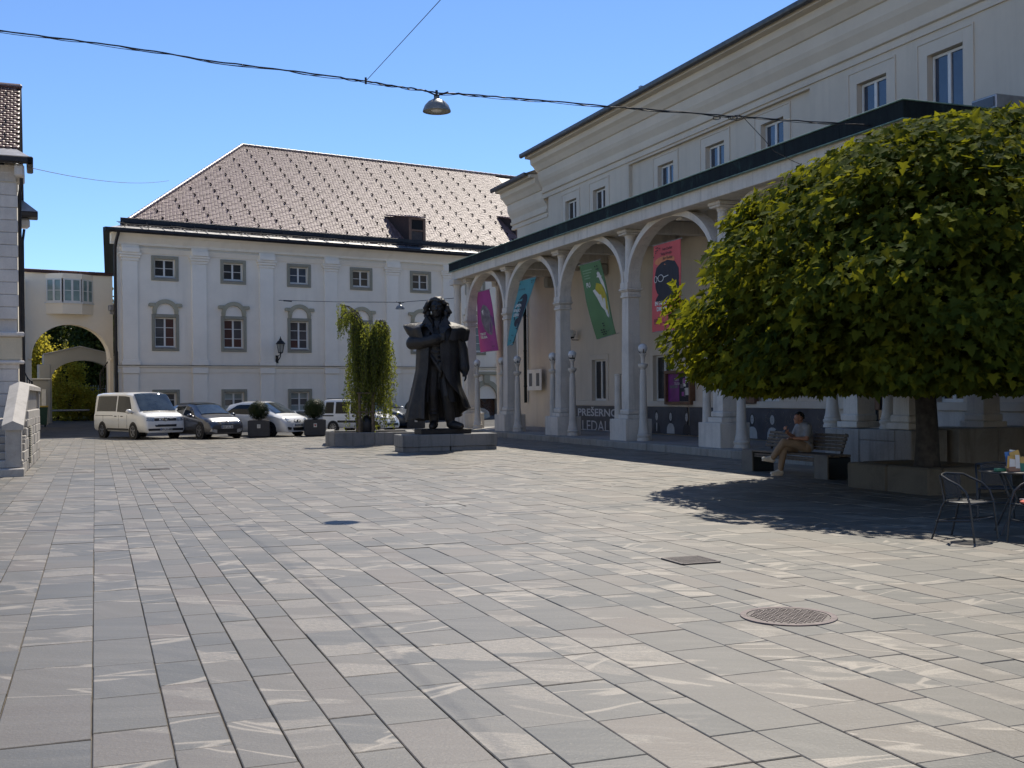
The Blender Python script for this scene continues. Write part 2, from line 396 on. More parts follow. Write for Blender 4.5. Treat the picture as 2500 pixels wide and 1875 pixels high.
def paving_mat():
    m, nt, b = nmat('paving'); p = worldpos(nt); L = nt.links
    at_ = nt.nodes.new('ShaderNodeAttribute'); at_.attribute_name = 'rnd'
    sep = nt.nodes.new('ShaderNodeSeparateColor'); L.new(at_.outputs['Color'], sep.inputs[0])
    r0, r1, r2 = sep.outputs[0], sep.outputs[1], sep.outputs[2]
    # per slab offset and turn of the grain
    off = nt.nodes.new('ShaderNodeVectorMath'); off.operation = 'SCALE'; L.new(at_.outputs['Vector'], off.inputs[0]); off.inputs['Scale'].default_value = 60
    ad = nt.nodes.new('ShaderNodeVectorMath'); L.new(p, ad.inputs[0]); L.new(off.outputs[0], ad.inputs[1])
    vr = nt.nodes.new('ShaderNodeVectorRotate'); vr.rotation_type = 'Z_AXIS'; L.new(ad.outputs[0], vr.inputs['Vector'])
    ma = nt.nodes.new('ShaderNodeMapRange'); L.new(r1, ma.inputs[0]); ma.inputs[3].default_value = -.15; ma.inputs[4].default_value = .75
    L.new(ma.outputs[0], vr.inputs['Angle'])
    v = vr.outputs[0]
    base = ramp(nt, r0, [(0, (.066,.067,.058)), (.22, (.084,.081,.070)), (.42, (.101,.095,.078)), (.60, (.120,.107,.083)), (.80, (.134,.110,.085)), (1.0, (.104,.098,.081))])
    # broad cream zones with a sharp rim, cut off at the slab's edge
    zn = noise(nt, mapping(nt, v, (.75, 2.3, 1)), 1.15, 4, .5, .5)
    zone = ramp(nt, zn, [(.525, (0,)*3), (.555, (1,)*3)])
    gate = ramp(nt, r2, [(.34, (.0,)*3), (.42, (.75,)*3), (.8, (1,)*3)])
    gm = nt.nodes.new('ShaderNodeMath'); gm.operation = 'MULTIPLY'; L.new(zone, gm.inputs[0]); L.new(gate, gm.inputs[1])
    mot = noise(nt, mapping(nt, v, (1, 2.2, 1)), 24, 5, .8)
    cream = ramp(nt, mot, [(.34, (.141,.127,.104)), (.5, (.211,.185,.148)), (.66, (.318,.277,.218))])
    col = mix(nt, gm.outputs[0], base, cream)
    bnd = noise(nt, mapping(nt, v, (.9, 7.0, 1)), 1.2, 5, .6, .5)
    col = mix(nt, ramp(nt, bnd, [(.42, (0,)*3), (.72, (.4,)*3)]), col, (.196,.181,.152))
    # thin pale veins along an iso line, at a second angle
    vr2 = nt.nodes.new('ShaderNodeVectorRotate'); vr2.rotation_type = 'Z_AXIS'; L.new(ad.outputs[0], vr2.inputs['Vector'])
    mb2 = nt.nodes.new('ShaderNodeMapRange'); L.new(r0, mb2.inputs[0]); mb2.inputs[3].default_value = -.9; mb2.inputs[4].default_value = .6; L.new(mb2.outputs[0], vr2.inputs['Angle'])
    vn = noise(nt, mapping(nt, vr2.outputs[0], (.45, 2.4, 1)), .8, 3, .5, .35)
    vein = ramp(nt, vn, [(.532, (0,)*3), (.540, (.9,)*3), (.553, (.8,)*3), (.560, (0,)*3)])
    vg = ramp(nt, r1, [(.40, (0,)*3), (.46, (1,)*3)])
    gm2 = nt.nodes.new('ShaderNodeMath'); gm2.operation = 'MULTIPLY'; L.new(vein, gm2.inputs[0]); L.new(vg, gm2.inputs[1])
    col = mix(nt, gm2.outputs[0], col, (.333,.292,.233))
    # speckle of the flamed surface
    sp = noise(nt, p, 85, 5, .75)
    col = mix(nt, ramp(nt, sp, [(.36, (.45,)*3), (.56, (0,)*3)]), col, (.052,.050,.046))
    sp2 = noise(nt, p, 45, 3, .7)
    col = mix(nt, ramp(nt, sp2, [(.58, (0,)*3), (.72, (.30,)*3)]), col, (.281,.255,.215))
    # worn dirt, spots
    d = noise(nt, p, .45, 6, .65)
    col = mix(nt, ramp(nt, d, [(.40, (0,)*3), (.75, (.30,)*3)]), col, (.111,.105,.090))
    sq = noise(nt, p, 5.5, 3, .5)
    col = mix(nt, ramp(nt, sq, [(.735, (0,)*3), (.76, (.55,)*3)]), col, (.081,.078,.074))
    L.new(col, b.inputs['Base Color'])
    b.inputs['Roughness'].default_value = .50; b.inputs['Specular IOR Level'].default_value = .65
    bump(nt, b, sp2, .35, .006); return m
M['paving'] = paving_mat()
M['joint'] = plain('joint', (.12,.10,.078), .95, var=.35, sc=9)
def tile_mat(name, c0, c1, c2):
    m, nt, b = nmat(name); L = nt.links; p = worldpos(nt)
    g = nt.nodes.new('ShaderNodeNewGeometry').outputs['Random Per Island']
    c = ramp(nt, g, [(0, c0), (.5, c1), (1, c2)])
    f = noise(nt, p, .25, 6, .65)
    c = mix(nt, ramp(nt, f, [(.35, (0,)*3), (.7, (.5,)*3)]), c, scaled(c1, .8))
    L.new(c, b.inputs['Base Color']); b.inputs['Roughness'].default_value = .42; b.inputs['Specular IOR Level'].default_value = 1.0
    bump(nt, b, noise(nt, p, 30, 4), .3, .01); return m
M['roof_tile'] = tile_mat('roof_tile', (.17,.096,.090), (.24,.145,.138), (.32,.21,.20))
M['old_tile'] = tile_mat('old_tile', (.10,.055,.042), (.16,.085,.066), (.21,.13,.10))
def leaf_mat(name, c0, c1, c2, trans=.35, rough=.45, tcol=None, spec=.1):
    m, nt, b = nmat(name); L = nt.links
    g = nt.nodes.new('ShaderNodeNewGeometry').outputs['Random Per Island']
    oi = nt.nodes.new('ShaderNodeObjectInfo').outputs['Random']
    ad = nt.nodes.new('ShaderNodeMath'); L.new(g, ad.inputs[0]); L.new(oi, ad.inputs[1])
    fr = nt.nodes.new('ShaderNodeMath'); fr.operation = 'FRACT'; L.new(ad.outputs[0], fr.inputs[0])
    c = ramp(nt, fr.outputs[0], [(0, c0), (.66, c1), (1, c2)])
    c = mix(nt, .25, c, ramp(nt, noise(nt, worldpos(nt), 1.1, 4), [(.35, scaled(c0, .8)), (.7, scaled(c2, 1.1))]))
    L.new(c, b.inputs['Base Color']); b.inputs['Roughness'].default_value = rough; b.inputs['Specular IOR Level'].default_value = spec
    t = nt.nodes.new('ShaderNodeBsdfTranslucent')
    hs = mix(nt, .55, c, tcol or scaled((c2[0]*2.2, c2[1]*2.0, c2[2]*.6), 1))
    L.new(hs, t.inputs['Color'])
    mx = nt.nodes.new('ShaderNodeMixShader'); mx.inputs[0].default_value = trans
    L.new(b.outputs[0], mx.inputs[1]); L.new(t.outputs[0], mx.inputs[2])
    L.new(mx.outputs[0], nt.nodes['Material Output'].inputs['Surface']); return m
M['maple_leaf'] = leaf_mat('maple_leaf', (.020,.042,.012), (.038,.068,.016), (.20,.21,.022), .40, .8, spec=.03)
M['birch_leaf'] = leaf_mat('birch_leaf', (.08,.11,.03), (.13,.17,.045), (.20,.23,.065), .50, .7)
M['box_leaf'] = leaf_mat('box_leaf', (.012,.022,.008), (.022,.034,.012), (.045,.055,.02), .15, .4)
M['conifer_leaf'] = leaf_mat('conifer_leaf', (.012,.024,.010), (.022,.040,.014), (.04,.06,.02), .2)
M['bush_leaf'] = leaf_mat('bush_leaf', (.14,.16,.03), (.22,.22,.05), (.32,.29,.08), .68, .7)
M['ivy_leaf'] = leaf_mat('ivy_leaf', (.020,.036,.012), (.035,.055,.018), (.06,.08,.025), .2)
M['bark'] = plain('bark', (.050,.043,.035), .95, var=.45, sc=9, bmp=.8)
M['birch_bark'] = plain('birch_bark', (.38,.35,.30), .8, var=.5, sc=12, bmp=.4)
# vehicles
def carpaint(name, c, metal=0.0, rough=.28, coat=.8): return plain(name, c, rough, metal, var=.03, sc=2, coat=coat)
M['car_white'] = carpaint('car_white', (.72,.72,.70)); M['car_grey'] = carpaint('car_grey', (.085,.088,.098), .6)
M['car_silver'] = carpaint('car_silver', (.40,.41,.42), .5); M['car_dark'] = carpaint('car_dark', (.012,.014,.02), .3)
M['car_blue'] = carpaint('car_blue', (.015,.025,.045), .3); M['car_black'] = carpaint('car_black', (.012,.012,.015), .2)
M['car_glass'] = plain('car_glass', (.008,.010,.012), .03, var=.2, spec=.25)
M['car_screen'] = plain('car_screen', (.035,.045,.052), .03, var=.5, sc=2.5, spec=1.0)
M['car_trim'] = plain('car_trim', (.018,.018,.019), .55)
M['tyre'] = plain('tyre', (.015,.015,.015), .85)
M['rim'] = plain('rim', (.34,.34,.35), .3, .8); M['rim_dark'] = plain('rim_dark', (.03,.03,.033), .35, .5)
M['headlamp'] = plain('headlamp', (.35,.37,.38), .08, .3, var=.5, sc=14, spec=1.0)
M['chrome'] = plain('chrome', (.62,.63,.64), .15, 1.0)
M['plate_white'] = plain('plate_white', (.62,.62,.60), .5); M['plate_ink'] = plain('plate_ink', (.02,.02,.025), .6)
M['plate_blue'] = plain('plate_blue', (.02,.06,.25), .5); M['red_ink'] = plain('red_ink', (.45,.04,.03), .5)
# banners and print
M['cloth_magenta'] = plain('cloth_magenta', (.34,.05,.22), .7, var=.14, sc=1.2); M['cloth_teal'] = plain('cloth_teal', (.075,.26,.27), .7, var=.1, sc=1.2)
M['cloth_green'] = plain('cloth_green', (.095,.20,.085), .7, var=.1, sc=1.2); M['cloth_red'] = plain('cloth_red', (.60,.10,.10), .7, var=.1, sc=1.2)
M['ink_black'] = plain('ink_black', (.02,.02,.028), .7); M['ink_white'] = plain('ink_white', (.62,.62,.58), .7)
M['ink_violet'] = plain('ink_violet', (.15,.05,.17), .7); M['ink_yellow'] = plain('ink_yellow', (.42,.36,.03), .7); M['ink_grey'] = plain('ink_grey', (.16,.14,.16), .7, var=.4, sc=5)
M['ink_pale_green'] = plain('ink_pale_green', (.20,.33,.19), .7); M['ink_purple'] = plain('ink_purple', (.20,.03,.18), .4, var=.3, sc=3); M['ink_pink'] = plain('ink_pink', (.35,.06,.30), .5)
M['ink_orange'] = plain('ink_orange', (.62,.22,.09), .7)
# person, chairs, cards
M['skin'] = plain('skin', (.34,.17,.115), .5, var=.06); M['shirt'] = plain('shirt', (.24,.245,.26), .85, var=.08, sc=12, bmp=.3)
M['trousers'] = plain('trousers', (.26,.185,.12), .85, var=.08, sc=12, bmp=.3); M['shoe_white'] = plain('shoe_white', (.60,.57,.50), .6)
M['shoe_dark'] = plain('shoe_dark', (.03,.03,.03), .6); M['hair_black'] = plain('hair_black', (.010,.009,.009), .5, var=.3, sc=40, bmp=.8)
M['sole'] = plain('sole', (.62,.55,.45), .7)
M['chair_metal'] = plain('chair_metal', (.045,.048,.052), .4, .6, var=.15); M['cushion'] = plain('cushion', (.50,.09,.05), .8, var=.1)
M['card_yellow'] = plain('card_yellow', (.55,.34,.07), .5); M['card_blue'] = plain('card_blue', (.05,.16,.42), .5); M['card_white'] = plain('card_white', (.65,.63,.58), .5)
M['card_green'] = plain('card_green', (.03,.16,.09), .5); M['card_brown'] = plain('card_brown', (.28,.15,.09), .5); M['table_top'] = plain('table_top', (.05,.048,.045), .35, var=.2)
def chair_mesh_mat():
    m, nt, b = nmat('chair_mesh'); L = nt.links
    b.inputs['Base Color'].default_value = (.03,.032,.035,1); b.inputs['Roughness'].default_value = .6
    t = nt.nodes.new('ShaderNodeBsdfTransparent'); mx = nt.nodes.new('ShaderNodeMixShader'); mx.inputs[0].default_value = .72
    L.new(t.outputs[0], mx.inputs[1]); L.new(b.outputs[0], mx.inputs[2]); L.new(mx.outputs[0], nt.nodes['Material Output'].inputs['Surface']); return m
M['chair_mesh'] = chair_mesh_mat()
M['bin_green'] = plain('bin_green', (.015,.05,.03), .5); M['bin_yellow'] = plain('bin_yellow', (.42,.30,.04), .5)
# ------------------------------------------------------------------ ground, paving, road
TA = math.atan(0.385); TF = Frame(3.96, 34.0, TA)          # theatre: local x into the building, y along the arcade
PA = math.atan(0.370); PF = Frame(0, 0, PA)                # paving rows
FA = math.atan2(.555, .832)
c0 = at(290, 900, 53.0); FF = Frame(c0.x, 53.0, FA)        # long white house: local x along its front, y inward
g = MB().quad((-400,-60,-.16), (400,-60,-.16), (400,600,-.16), (-400,600,-.16)).build('ground', M['earth']); structure(g)
def far_edge(X): return 47.2 + .07*(X + 18)
# paving sheet (the joints show it between the slabs)
pv = MB().quad((-30,1,-.014), (16,1,-.014), (24,26,-.014), (8,far_edge(8),-.014), (-30,far_edge(-30),-.014)).build('paving', M['joint']); structure(pv)
MANHOLE = gnd(1925, 1506); MANHOLE_R = .335
GR1 = gnd(1686, 1369); GR2 = gnd(378, 1145.5); GR3 = gnd(932, 1166); GR4 = gnd(1088, 1235)
def paving():
    slabs = []
    x = -24.0
    widths = [.25, .29, .34, .39, .45, .27, .36]
    while x < 26:
        w = random.choice(widths); y = -2 + random.uniform(0, .5)
        while y < 60:
            L = random.choice([.42, .5, .55, .62, .7, .8]) * random.uniform(.92, 1.08)
            c = PF.w(x + w/2, y + L/2)
            ok = c.y > 3.2 and c.y < far_edge(c.x) + .1 and abs(c.x) < .50*c.y + 2.2 and c.x < 15.5
            n, t = TF.l(c.x, c.y)
            if n > -.78 and t > -9.0: ok = False
            if n > -.3 and t > -12.6: ok = False
            if ok: slabs.append((x, y, w, L, c))
            y += L
        x += w
    slabs.sort(key=lambda s: s[4].y + .0*abs(s[4].x))
    vis = [s for s in slabs if abs(s[4].x)/s[4].y < .47 and s[4].y > 4.4]
    near = vis[:300]; nearset = set(id(s) for s in near)
    gaps = (.004, .0032)
    def corners(s):
        x, y, w, L, c = s; gx, gy = random.choice([.0018,.0025,.0032,.0045]), random.choice([.0012,.002,.003,.0045])
        return [(x+gx, y+gy), (x+w-gx, y+gy), (x+w-gx, y+L-gy), (x+gx, y+L-gy)]
    for s in near:
        cs = corners(s); dz = random.uniform(-.0025, .0025); tx, ty = random.uniform(-.003,.003), random.uniform(-.003,.003)
        V = []
        cx, cy = s[0]+s[2]/2, s[1]+s[3]/2
        for k, (ins, z) in enumerate(((0,-.05), (0,-.004), (.0045,0))):
            for (px, py) in cs:
                qx = px + (ins if px < cx else -ins); qy = py + (ins if py < cy else -ins)
                zz = z + (dz + (qx-cx)*tx + (qy-cy)*ty if k else 0)
                V.append(PF.w(qx, qy, zz))
        F = [(8,9,10,11)] + [(k*4+i, k*4+(i+1)%4, (k+1)*4+(i+1)%4, (k+1)*4+i) for k in (0,1) for i in range(4)]
        me = bpy.data.meshes.new('slab'); me.from_pydata([tuple(v) for v in V], [], F)
        a = me.attributes.new('rnd', 'FLOAT_COLOR', 'FACE'); r = (random.random(), random.random(), random.random(), 1)
        a.data.foreach_set('color', np.tile(np.array(r, np.float32), len(F)))
        link('slab', me, M['paving'], pv)
    V = []; loops = []; sizes = []; attr = []
    for s in slabs:
        if id(s) in nearset: continue
        cs = corners(s); dz = random.uniform(-.003, .003); tx, ty = random.uniform(-.003,.003), random.uniform(-.003,.003)
        o = len(V); cx, cy = s[0]+s[2]/2, s[1]+s[3]/2
        for z in (-.04, 0):
            for (px, py) in cs: V.append(tuple(PF.w(px, py, z + (dz + (px-cx)*tx + (py-cy)*ty if z == 0 else 0))))
        for f in ((4,5,6,7), (0,1,5,4), (1,2,6,5), (2,3,7,6), (3,0,4,7)):
            loops += [o+i for i in f]; sizes.append(4)
        attr += [(random.random(), random.random(), random.random(), 1)] * 5
        attr[-5:] = [attr[-1]]*5
    stuff(arrays_mesh('slabs', V, loops, sizes, M['paving'], pv, attr=attr))
paving()
# road behind the paving and up through the gate
rd = MB()
rows = []
for (Yo, z) in ((-.02, -.02), (2, .0), (5, .10), (9, .30), (14, .42), (40, .6)):
    rows.append([Vector((X, far_edge(X) + Yo, z)) for X in (-70, -24, -18, -10, 0, 14, 60)])
structure(rd.grid(rows).build('road', M['asphalt']))
kb = MB()
for i in range(34):
    X = -27 + i*1.0; kb.bbox(X+.004, X+.996, far_edge(X)-.06, far_edge(X)+.06, -.1, .006, .006)
structure(kb.build('edging_strip', M['step_stone']))
# lawn strip beyond the gate
lw = MB().quad((-40,62,.46), (-14,62,.46), (-14,90,1.0), (-40,90,1.0)).build('lawn', M['bush_leaf']); structure(lw)

# covers and grates let into the paving
def manhole():
    t = thing('manhole_cover', 'round cast iron manhole cover with studded pattern set in the sunny paving', 'manhole cover', MANHOLE, PA)
    MB().lathe([(MANHOLE_R*.90, .004), (MANHOLE_R*.90, .010), (MANHOLE_R+.012, .010), (MANHOLE_R+.02, -.02)], n=40, cap=False).build('rim', M['iron'], t)
    MB().lathe([(MANHOLE_R*.885, -.02), (MANHOLE_R*.885, .0075), (.001, .0075)], n=40).build('lid', M['grate_iron'], t)
    st = MB(); k = .036
    for i in range(-9, 10):
        for j in range(-9, 10):
            x, y = i*k, j*k
            if math.hypot(x, y) > MANHOLE_R*.83: continue
            a = math.pi/4 + (math.pi/2 if (i+j) % 2 else 0)
            st.bbox(-.014, .014, -.006, .006, .0072, .0125, .002, Matrix.Translation((x, y, 0)) @ Matrix.Rotation(a, 4, 'Z'))
    stuff(st.build('studs', M['iron'], t))
    pass
manhole()
def grate(loc, w, l, nb, label):
    t = thing('drain_grate', label, 'drain grate', loc, PA, 'drain grates in the paving')
    MB().box(-w/2, w/2, -l/2, l/2, -.03, .0045).build('pit_shade', M['grate_dark'], t)  # black plate under the bars, painted as the shade of a sunken pit
    fr = MB()
    for s in (-1, 1):
        fr.bbox(s*w/2-.016, s*w/2+.016, -l/2, l/2, 0, .014, .003); fr.bbox(-w/2, w/2, s*l/2-.016, s*l/2+.016, 0, .0135, .003)
    fr.build('frame', M['grate_iron'], t)
    for i in range(nb):
        y = -l/2 + l*(i+.5)/nb
        MB().bbox(-w/2+.017, w/2-.017, y-l/nb*.27, y+l/nb*.27, .002, .0115, .003).build('bar', M['grate_iron'], t)
grate(GR1, .40, .42, 9, 'square drain grate with curved slots left of the round manhole cover')
grate(GR2, .62, .36, 6, 'wide drain grate in the paving in front of the white van')
t = thing('access_cover', 'small dark square iron cover in the paving in front of the statue plinth', 'cover', GR3, PA)
MB().bbox(-.14, .14, -.14, .14, -.02, .008, .004).build('lid', M['grate_iron'], t)
MB().bbox(-.165, .165, -.165, .165, -.02, .0045, .002).build('frame', M['iron'], t)
t = thing('access_cover', 'stone filled access cover with broken dark edge in the middle of the square', 'cover', GR4, PA)
MB().bbox(-.23, .23, -.2, .2, -.03, .005, .004).build('lid', M['plinth_stone'], t)
fr = MB()
for (a, b, c, d) in ((-.25,.25,.2,.225), (.23,.26,-.2,.2)): fr.box(a, b, c, d, .001, .0065)
fr.build('frame', M['grate_dark'], t)
# ------------------------------------------------------------------ theatre building (local x = n into the building, y = t along)
TH = thing('theatre_building', 'long grey plastered theatre with deep cornice behind the stone arcade', 'building', (3.96, 34.0, 0), TA)
WN = 3.0                                   # wall plane
EZ = TF.on_x(1560, 232, WN - .9)[1]        # eave height at the gutter
T0, T1 = -14.2, TF.on_x(1339, 480, WN)[0]  # main block along t
T2 = TF.on_x(1264, 520, WN+.25)[0]
def tp(px, py, n=WN): return TF.on_x(px, py, n)
def wall_with_holes(name, mat, parent, y0, y1, z0, z1, holes, x0, depth, fn=None):
    """wall sheet at local x0 with rectangular holes (ya,yb,za,zb) and reveals going to x0+depth"""
    mb = MB(); ys = sorted(set([y0, y1] + [h[0] for h in holes] + [h[1] for h in holes])); zs = sorted(set([z0, z1] + [h[2] for h in holes] + [h[3] for h in holes]))
    f = fn or (lambda d, y, z: (x0 + d, y, z))
    for a, b in zip(ys[:-1], ys[1:]):
        for c, d in zip(zs[:-1], zs[1:]):
            my, mz = (a+b)/2, (c+d)/2
            if any(h[0] < my < h[1] and h[2] < mz < h[3] for h in holes): continue
            mb.quad(f(0,a,c), f(0,b,c), f(0,b,d), f(0,a,d))
    for (a, b, c, d) in holes:
        mb.quad(f(0,a,c), f(depth,a,c), f(depth,a,d), f(0,a,d)); mb.quad(f(0,b,c), f(depth,b,c), f(depth,b,d), f(0,b,d))
        mb.quad(f(0,a,c), f(0,b,c), f(depth,b,c), f(depth,a,c)); mb.quad(f(0,a,d), f(0,b,d), f(depth,b,d), f(depth,a,d))
    return mb.build(name, mat, parent, fix=False)
# --- windows measured in the photo: (left px, right px at top edge), (surround), bottoms
UW = []
def upper_win(xl, yl, xr, yr):
    ta, za = tp(xl, yl); tb, zb = tp(xr, yr); return (min(ta, tb), max(ta, tb), (za + zb)/2)
W7 = upper_win(1800+1465*.3165, 405*.3165, 1800+1740*.3165, 300*.3165)
W6 = upper_win(1800+922*.3165, 635*.3165, 1800+1150*.3165, 545*.3165)
W5 = upper_win(1800+152*.3165, 960*.3165, 1800+325*.3165, 905*.3165)
W4 = upper_win(1200+1622*.3165, 1140*.3165, 1200+1765*.3165, 1085*.3165)
W3 = upper_win(1200+1255*.3165, 1295*.3165, 1200+1375*.3165, 1250*.3165)
W2 = upper_win(1200+783*.3165, 1465*.3165, 1200+878*.3165, 1440*.3165)
W1 = upper_win(1200+570*.3165, 1560*.3165, 1200+655*.3165, 1528*.3165)
UW = [W1, W2, W3, W4, W5, W6, W7]
print('upper windows', [tuple(round(q,2) for q in w) for w in UW], 'EZ', EZ, 'T1', T1, 'T2', T2)
ztop = float(np.mean([w[2] for w in UW])); SILL = 7.05
REC = (tp(1800+557*.3165, 680*.3165)[0], tp(1200+1057*.3165, 1275*.3165)[0], tp(1800+557*.3165, 680*.3165)[1])
print('recess', REC)
MZ = 10.2 if EZ < 10 else EZ
low_holes = []
def low_win(xl, xr, ytop, ybot, px=None):
    ta = tp(xl, ybot)[0]; tb = tp(xr, ybot)[0]; return (min(ta,tb), max(ta,tb), tp((xl+xr)/2, ybot)[1], tp((xl+xr)/2, ytop)[1])
LW1 = low_win(1447, 1481, 880, 982); LW2 = low_win(1596, 1640, 874, 983); LW3 = low_win(1850, 1904, 870, 986)
LW4 = low_win(2289, 2354, 870, 985)
print('low', [tuple(round(q,2) for q in w) for w in (LW1, LW2, LW3, LW4)])
def fix(w): return (w[0], w[1], 1.36, 2.95)
LOW = [fix(w) for w in (LW1, LW2, LW3, LW4)]
DOOR = (tp(2160, 1040)[0], tp(2130, 1040)[0], .85, 3.3)
holes_main = [(a, b, SILL, ztop) for (a, b, z) in UW if not (REC[0] < a < REC[1])] + LOW + [DOOR]
# main wall in two sheets: outside the recess, and the recessed panel
mainholes = holes_main + [(REC[0], REC[1], SILL-.3, REC[2])]
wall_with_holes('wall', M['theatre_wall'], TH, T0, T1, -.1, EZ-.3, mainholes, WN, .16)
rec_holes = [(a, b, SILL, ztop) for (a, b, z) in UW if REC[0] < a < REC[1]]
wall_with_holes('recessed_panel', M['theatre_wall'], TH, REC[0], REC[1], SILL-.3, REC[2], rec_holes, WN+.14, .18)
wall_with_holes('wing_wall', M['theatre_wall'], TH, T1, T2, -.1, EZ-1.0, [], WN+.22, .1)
bk = MB(); bk.box(WN+.6, WN+11, T0, T2, -.1, EZ-1.05); bk.build('core', M['grey_wall'], TH)
MB().quad((WN,T1,-.1),(WN+.6,T1,-.1),(WN+.6,T1,EZ-.3),(WN,T1,EZ-.3)).quad((WN+.22,T2,-.1),(WN+1,T2,-.1),(WN+1,T2,EZ-1),(WN+.22,T2,EZ-1)).quad((WN,T0,-.1),(WN+1,T0,-.1),(WN+1,T0,EZ-.3),(WN,T0,EZ-.3)).build('end_wall', M['theatre_wall'], TH)
# window units: frame, mullion, two panes
def window_unit(parent, a, b, z0, z1, x, glass, frame='white_paint', mull=.5, two=True, bars=0, fn=None, fw=.065):
    f = fn or (lambda d, y, z: (x + d, y, z))
    def bx(mb, d0, d1, y0, y1, zz0, zz1):
        p = [Vector(f(d, y, z)) for d, y, z in ((d0,y0,zz0),(d1,y0,zz0),(d1,y1,zz0),(d0,y1,zz0),(d0,y0,zz1),(d1,y0,zz1),(d1,y1,zz1),(d0,y1,zz1))]
        mb.add(p, [(0,3,2,1),(4,5,6,7),(0,1,5,4),(1,2,6,5),(2,3,7,6),(3,0,4,7)])
    w = MB()
    bx(w, 0, .07, a, a+fw, z0, z1); bx(w, 0, .07, b-fw, b, z0, z1); bx(w, 0, .07, a+fw, b-fw, z0, z0+fw*1.2); bx(w, 0, .07, a+fw, b-fw, z1-fw, z1)
    m = a + (b-a)*mull
    if two: bx(w, -.012, .06, m-fw*.75, m+fw*.75, z0+fw*1.2, z1-fw)
    for i in range(bars):
        z = z0 + (z1-z0)*(i+1)/(bars+1); bx(w, .012, .05, a+fw, b-fw, z-.014, z+.014)
    fr = w.build('window', M[frame], parent)
    spans = [(a+fw, m-fw*.75), (m+fw*.75, b-fw)] if two else [(a+fw, b-fw)]
    for k, (p, q) in enumerate(spans):
        zs = [z0+fw*1.2] + [z0 + (z1-z0)*(i+1)/(bars+1) for i in range(bars)] + [z1-fw]
        for j, (c, d) in enumerate(zip(zs[:-1], zs[1:])):
            g_ = glass[(k*(bars+1)+j) % len(glass)] if isinstance(glass, (list, tuple)) else glass
            pm = MB(); bx(pm, .028, .034, p, q, c+.001, d-.001); pm.build('pane', M[g_], fr)
    return fr
def surround(parent, a, b, z0, z1, x, mat, w=.16, d=.05, name='window_surround', fn=None, bottom=True):
    mb = MB()
    mb.bbox(x-d, x+.004, a-w, a, z0-(w if bottom else 0), z1+w, .012); mb.bbox(x-d, x+.004, b, b+w, z0-(w if bottom else 0), z1+w, .012)
    mb.bbox(x-d, x+.004, a, b, z1, z1+w, .012)
    if bottom: mb.bbox(x-d, x+.004, a, b, z0-w, z0, .012)
    return mb.build(name, mat, parent)
for i, (a, b, z) in enumerate(UW):
    inrec = REC[0] < a < REC[1]; x = WN + (.14 if inrec else 0)
    window_unit(TH, a+.02, b-.02, SILL+.02, ztop-.02, x+.14, ['glass_sky','glass_sky'] if i > 1 else ['glass_dark','glass_dark'])
    w = .30
    mb = MB()                                    # raised plaster band round the opening
    mb.bbox(x-.012, x+.01, a-w, a, SILL-.3, ztop+w, .004); mb.bbox(x-.012, x+.01, b, b+w, SILL-.3, ztop+w, .004); mb.bbox(x-.012, x+.01, a, b, ztop, ztop+w, .004)
    mb.bbox(x-.035, x+.01, a-w-.05, a-w, SILL-.3, ztop+w+.05, .006); mb.bbox(x-.035, x+.01, b+w, b+w+.05, SILL-.3, ztop+w+.05, .006); mb.bbox(x-.035, x+.01, a-w, b+w, ztop+w, ztop+w+.05, .006)
    mb.build('window_surround', M['theatre_trim'], TH)
for i, (a, b, z0, z1) in enumerate(LOW):
    window_unit(TH, a+.01, b-.01, z0, z1, WN+.12, ['glass_dark','glass_dark'] if i != 2 else ['glass_dark','glass_grey'])
    w = .20
    mb = MB()
    for (p, q, r, s) in ((a-w, a, z0, z1+w), (b, b+w, z0, z1+w), (a, b, z1, z1+w)): mb.bbox(WN-.03, WN+.01, p, q, r, s, .008)
    mb.build('window_surround', M['theatre_trim'], TH)
# cornice: stepped mouldings as one long profile
def profile_run(name, mat, prof, t0, t1, parent, cap=True):
    mb = MB(); n = len(prof)
    vs = [(p[0], t0, p[1]) for p in prof] + [(p[0], t1, p[1]) for p in prof]
    fs = [(i, i+1, n+i+1, n+i) for i in range(n-1)]
    if cap: fs += [tuple(range(n)), tuple(range(n, 2*n))[::-1]]
    return mb.add(vs, fs).build(name, mat, parent, fix=False)
E = EZ
prof = [(WN+.1,E-1.75),(WN-.05,E-1.75),(WN-.06,E-1.66),(WN-.02,E-1.64),(WN-.02,E-1.55),(WN-.10,E-1.53),(WN-.12,E-1.42),(WN-.05,E-1.40),(WN-.07,E-1.26),(WN-.20,E-1.05),(WN-.25,E-.92),(WN-.27,E-.62),(WN-.33,E-.60),(WN-.48,E-.40),(WN-.60,E-.30),(WN-.62,E-.10),(WN-.86,E-.08),(WN-.86,E+.04),(WN+.3,E+.1)]
profile_run('cornice', M['theatre_trim'], prof, T0-.4, T1+.55, TH)
prof2 = [(x+.22, z-.75) for x, z in prof]
profile_run('wing_cornice', M['theatre_trim'], prof2, T1+.55, T2+.6, TH)
gp = [(WN-.98+.085*math.cos(a), E+.05+.085*math.sin(a)) for a in np.linspace(math.pi, 2*math.pi, 7)]
gp = [(WN-1.065,E+.14)] + gp + [(WN-.89,E+.14)]
profile_run('gutter', M['grey_gutter'], gp + [(WN-.9,E+.12)] , T0-.4, T1+.7, TH)
profile_run('wing_gutter', M['grey_gutter'], [(x+.22, z-.75) for x, z in gp] + [(WN-.68,E-.63)], T1+.7, T2+.75, TH)
profile_run('roof', M['grey_gutter'], [(WN-1.0,E+.12),(WN+6,E+2.9),(WN+6,E+.1)], T0-.4, T1+.8, TH)
profile_run('wing_roof', M['grey_gutter'], [(WN-.78,E-.63),(WN+6,E+1.9),(WN+6,E-.6)], T1+.8, T2+.8, TH)
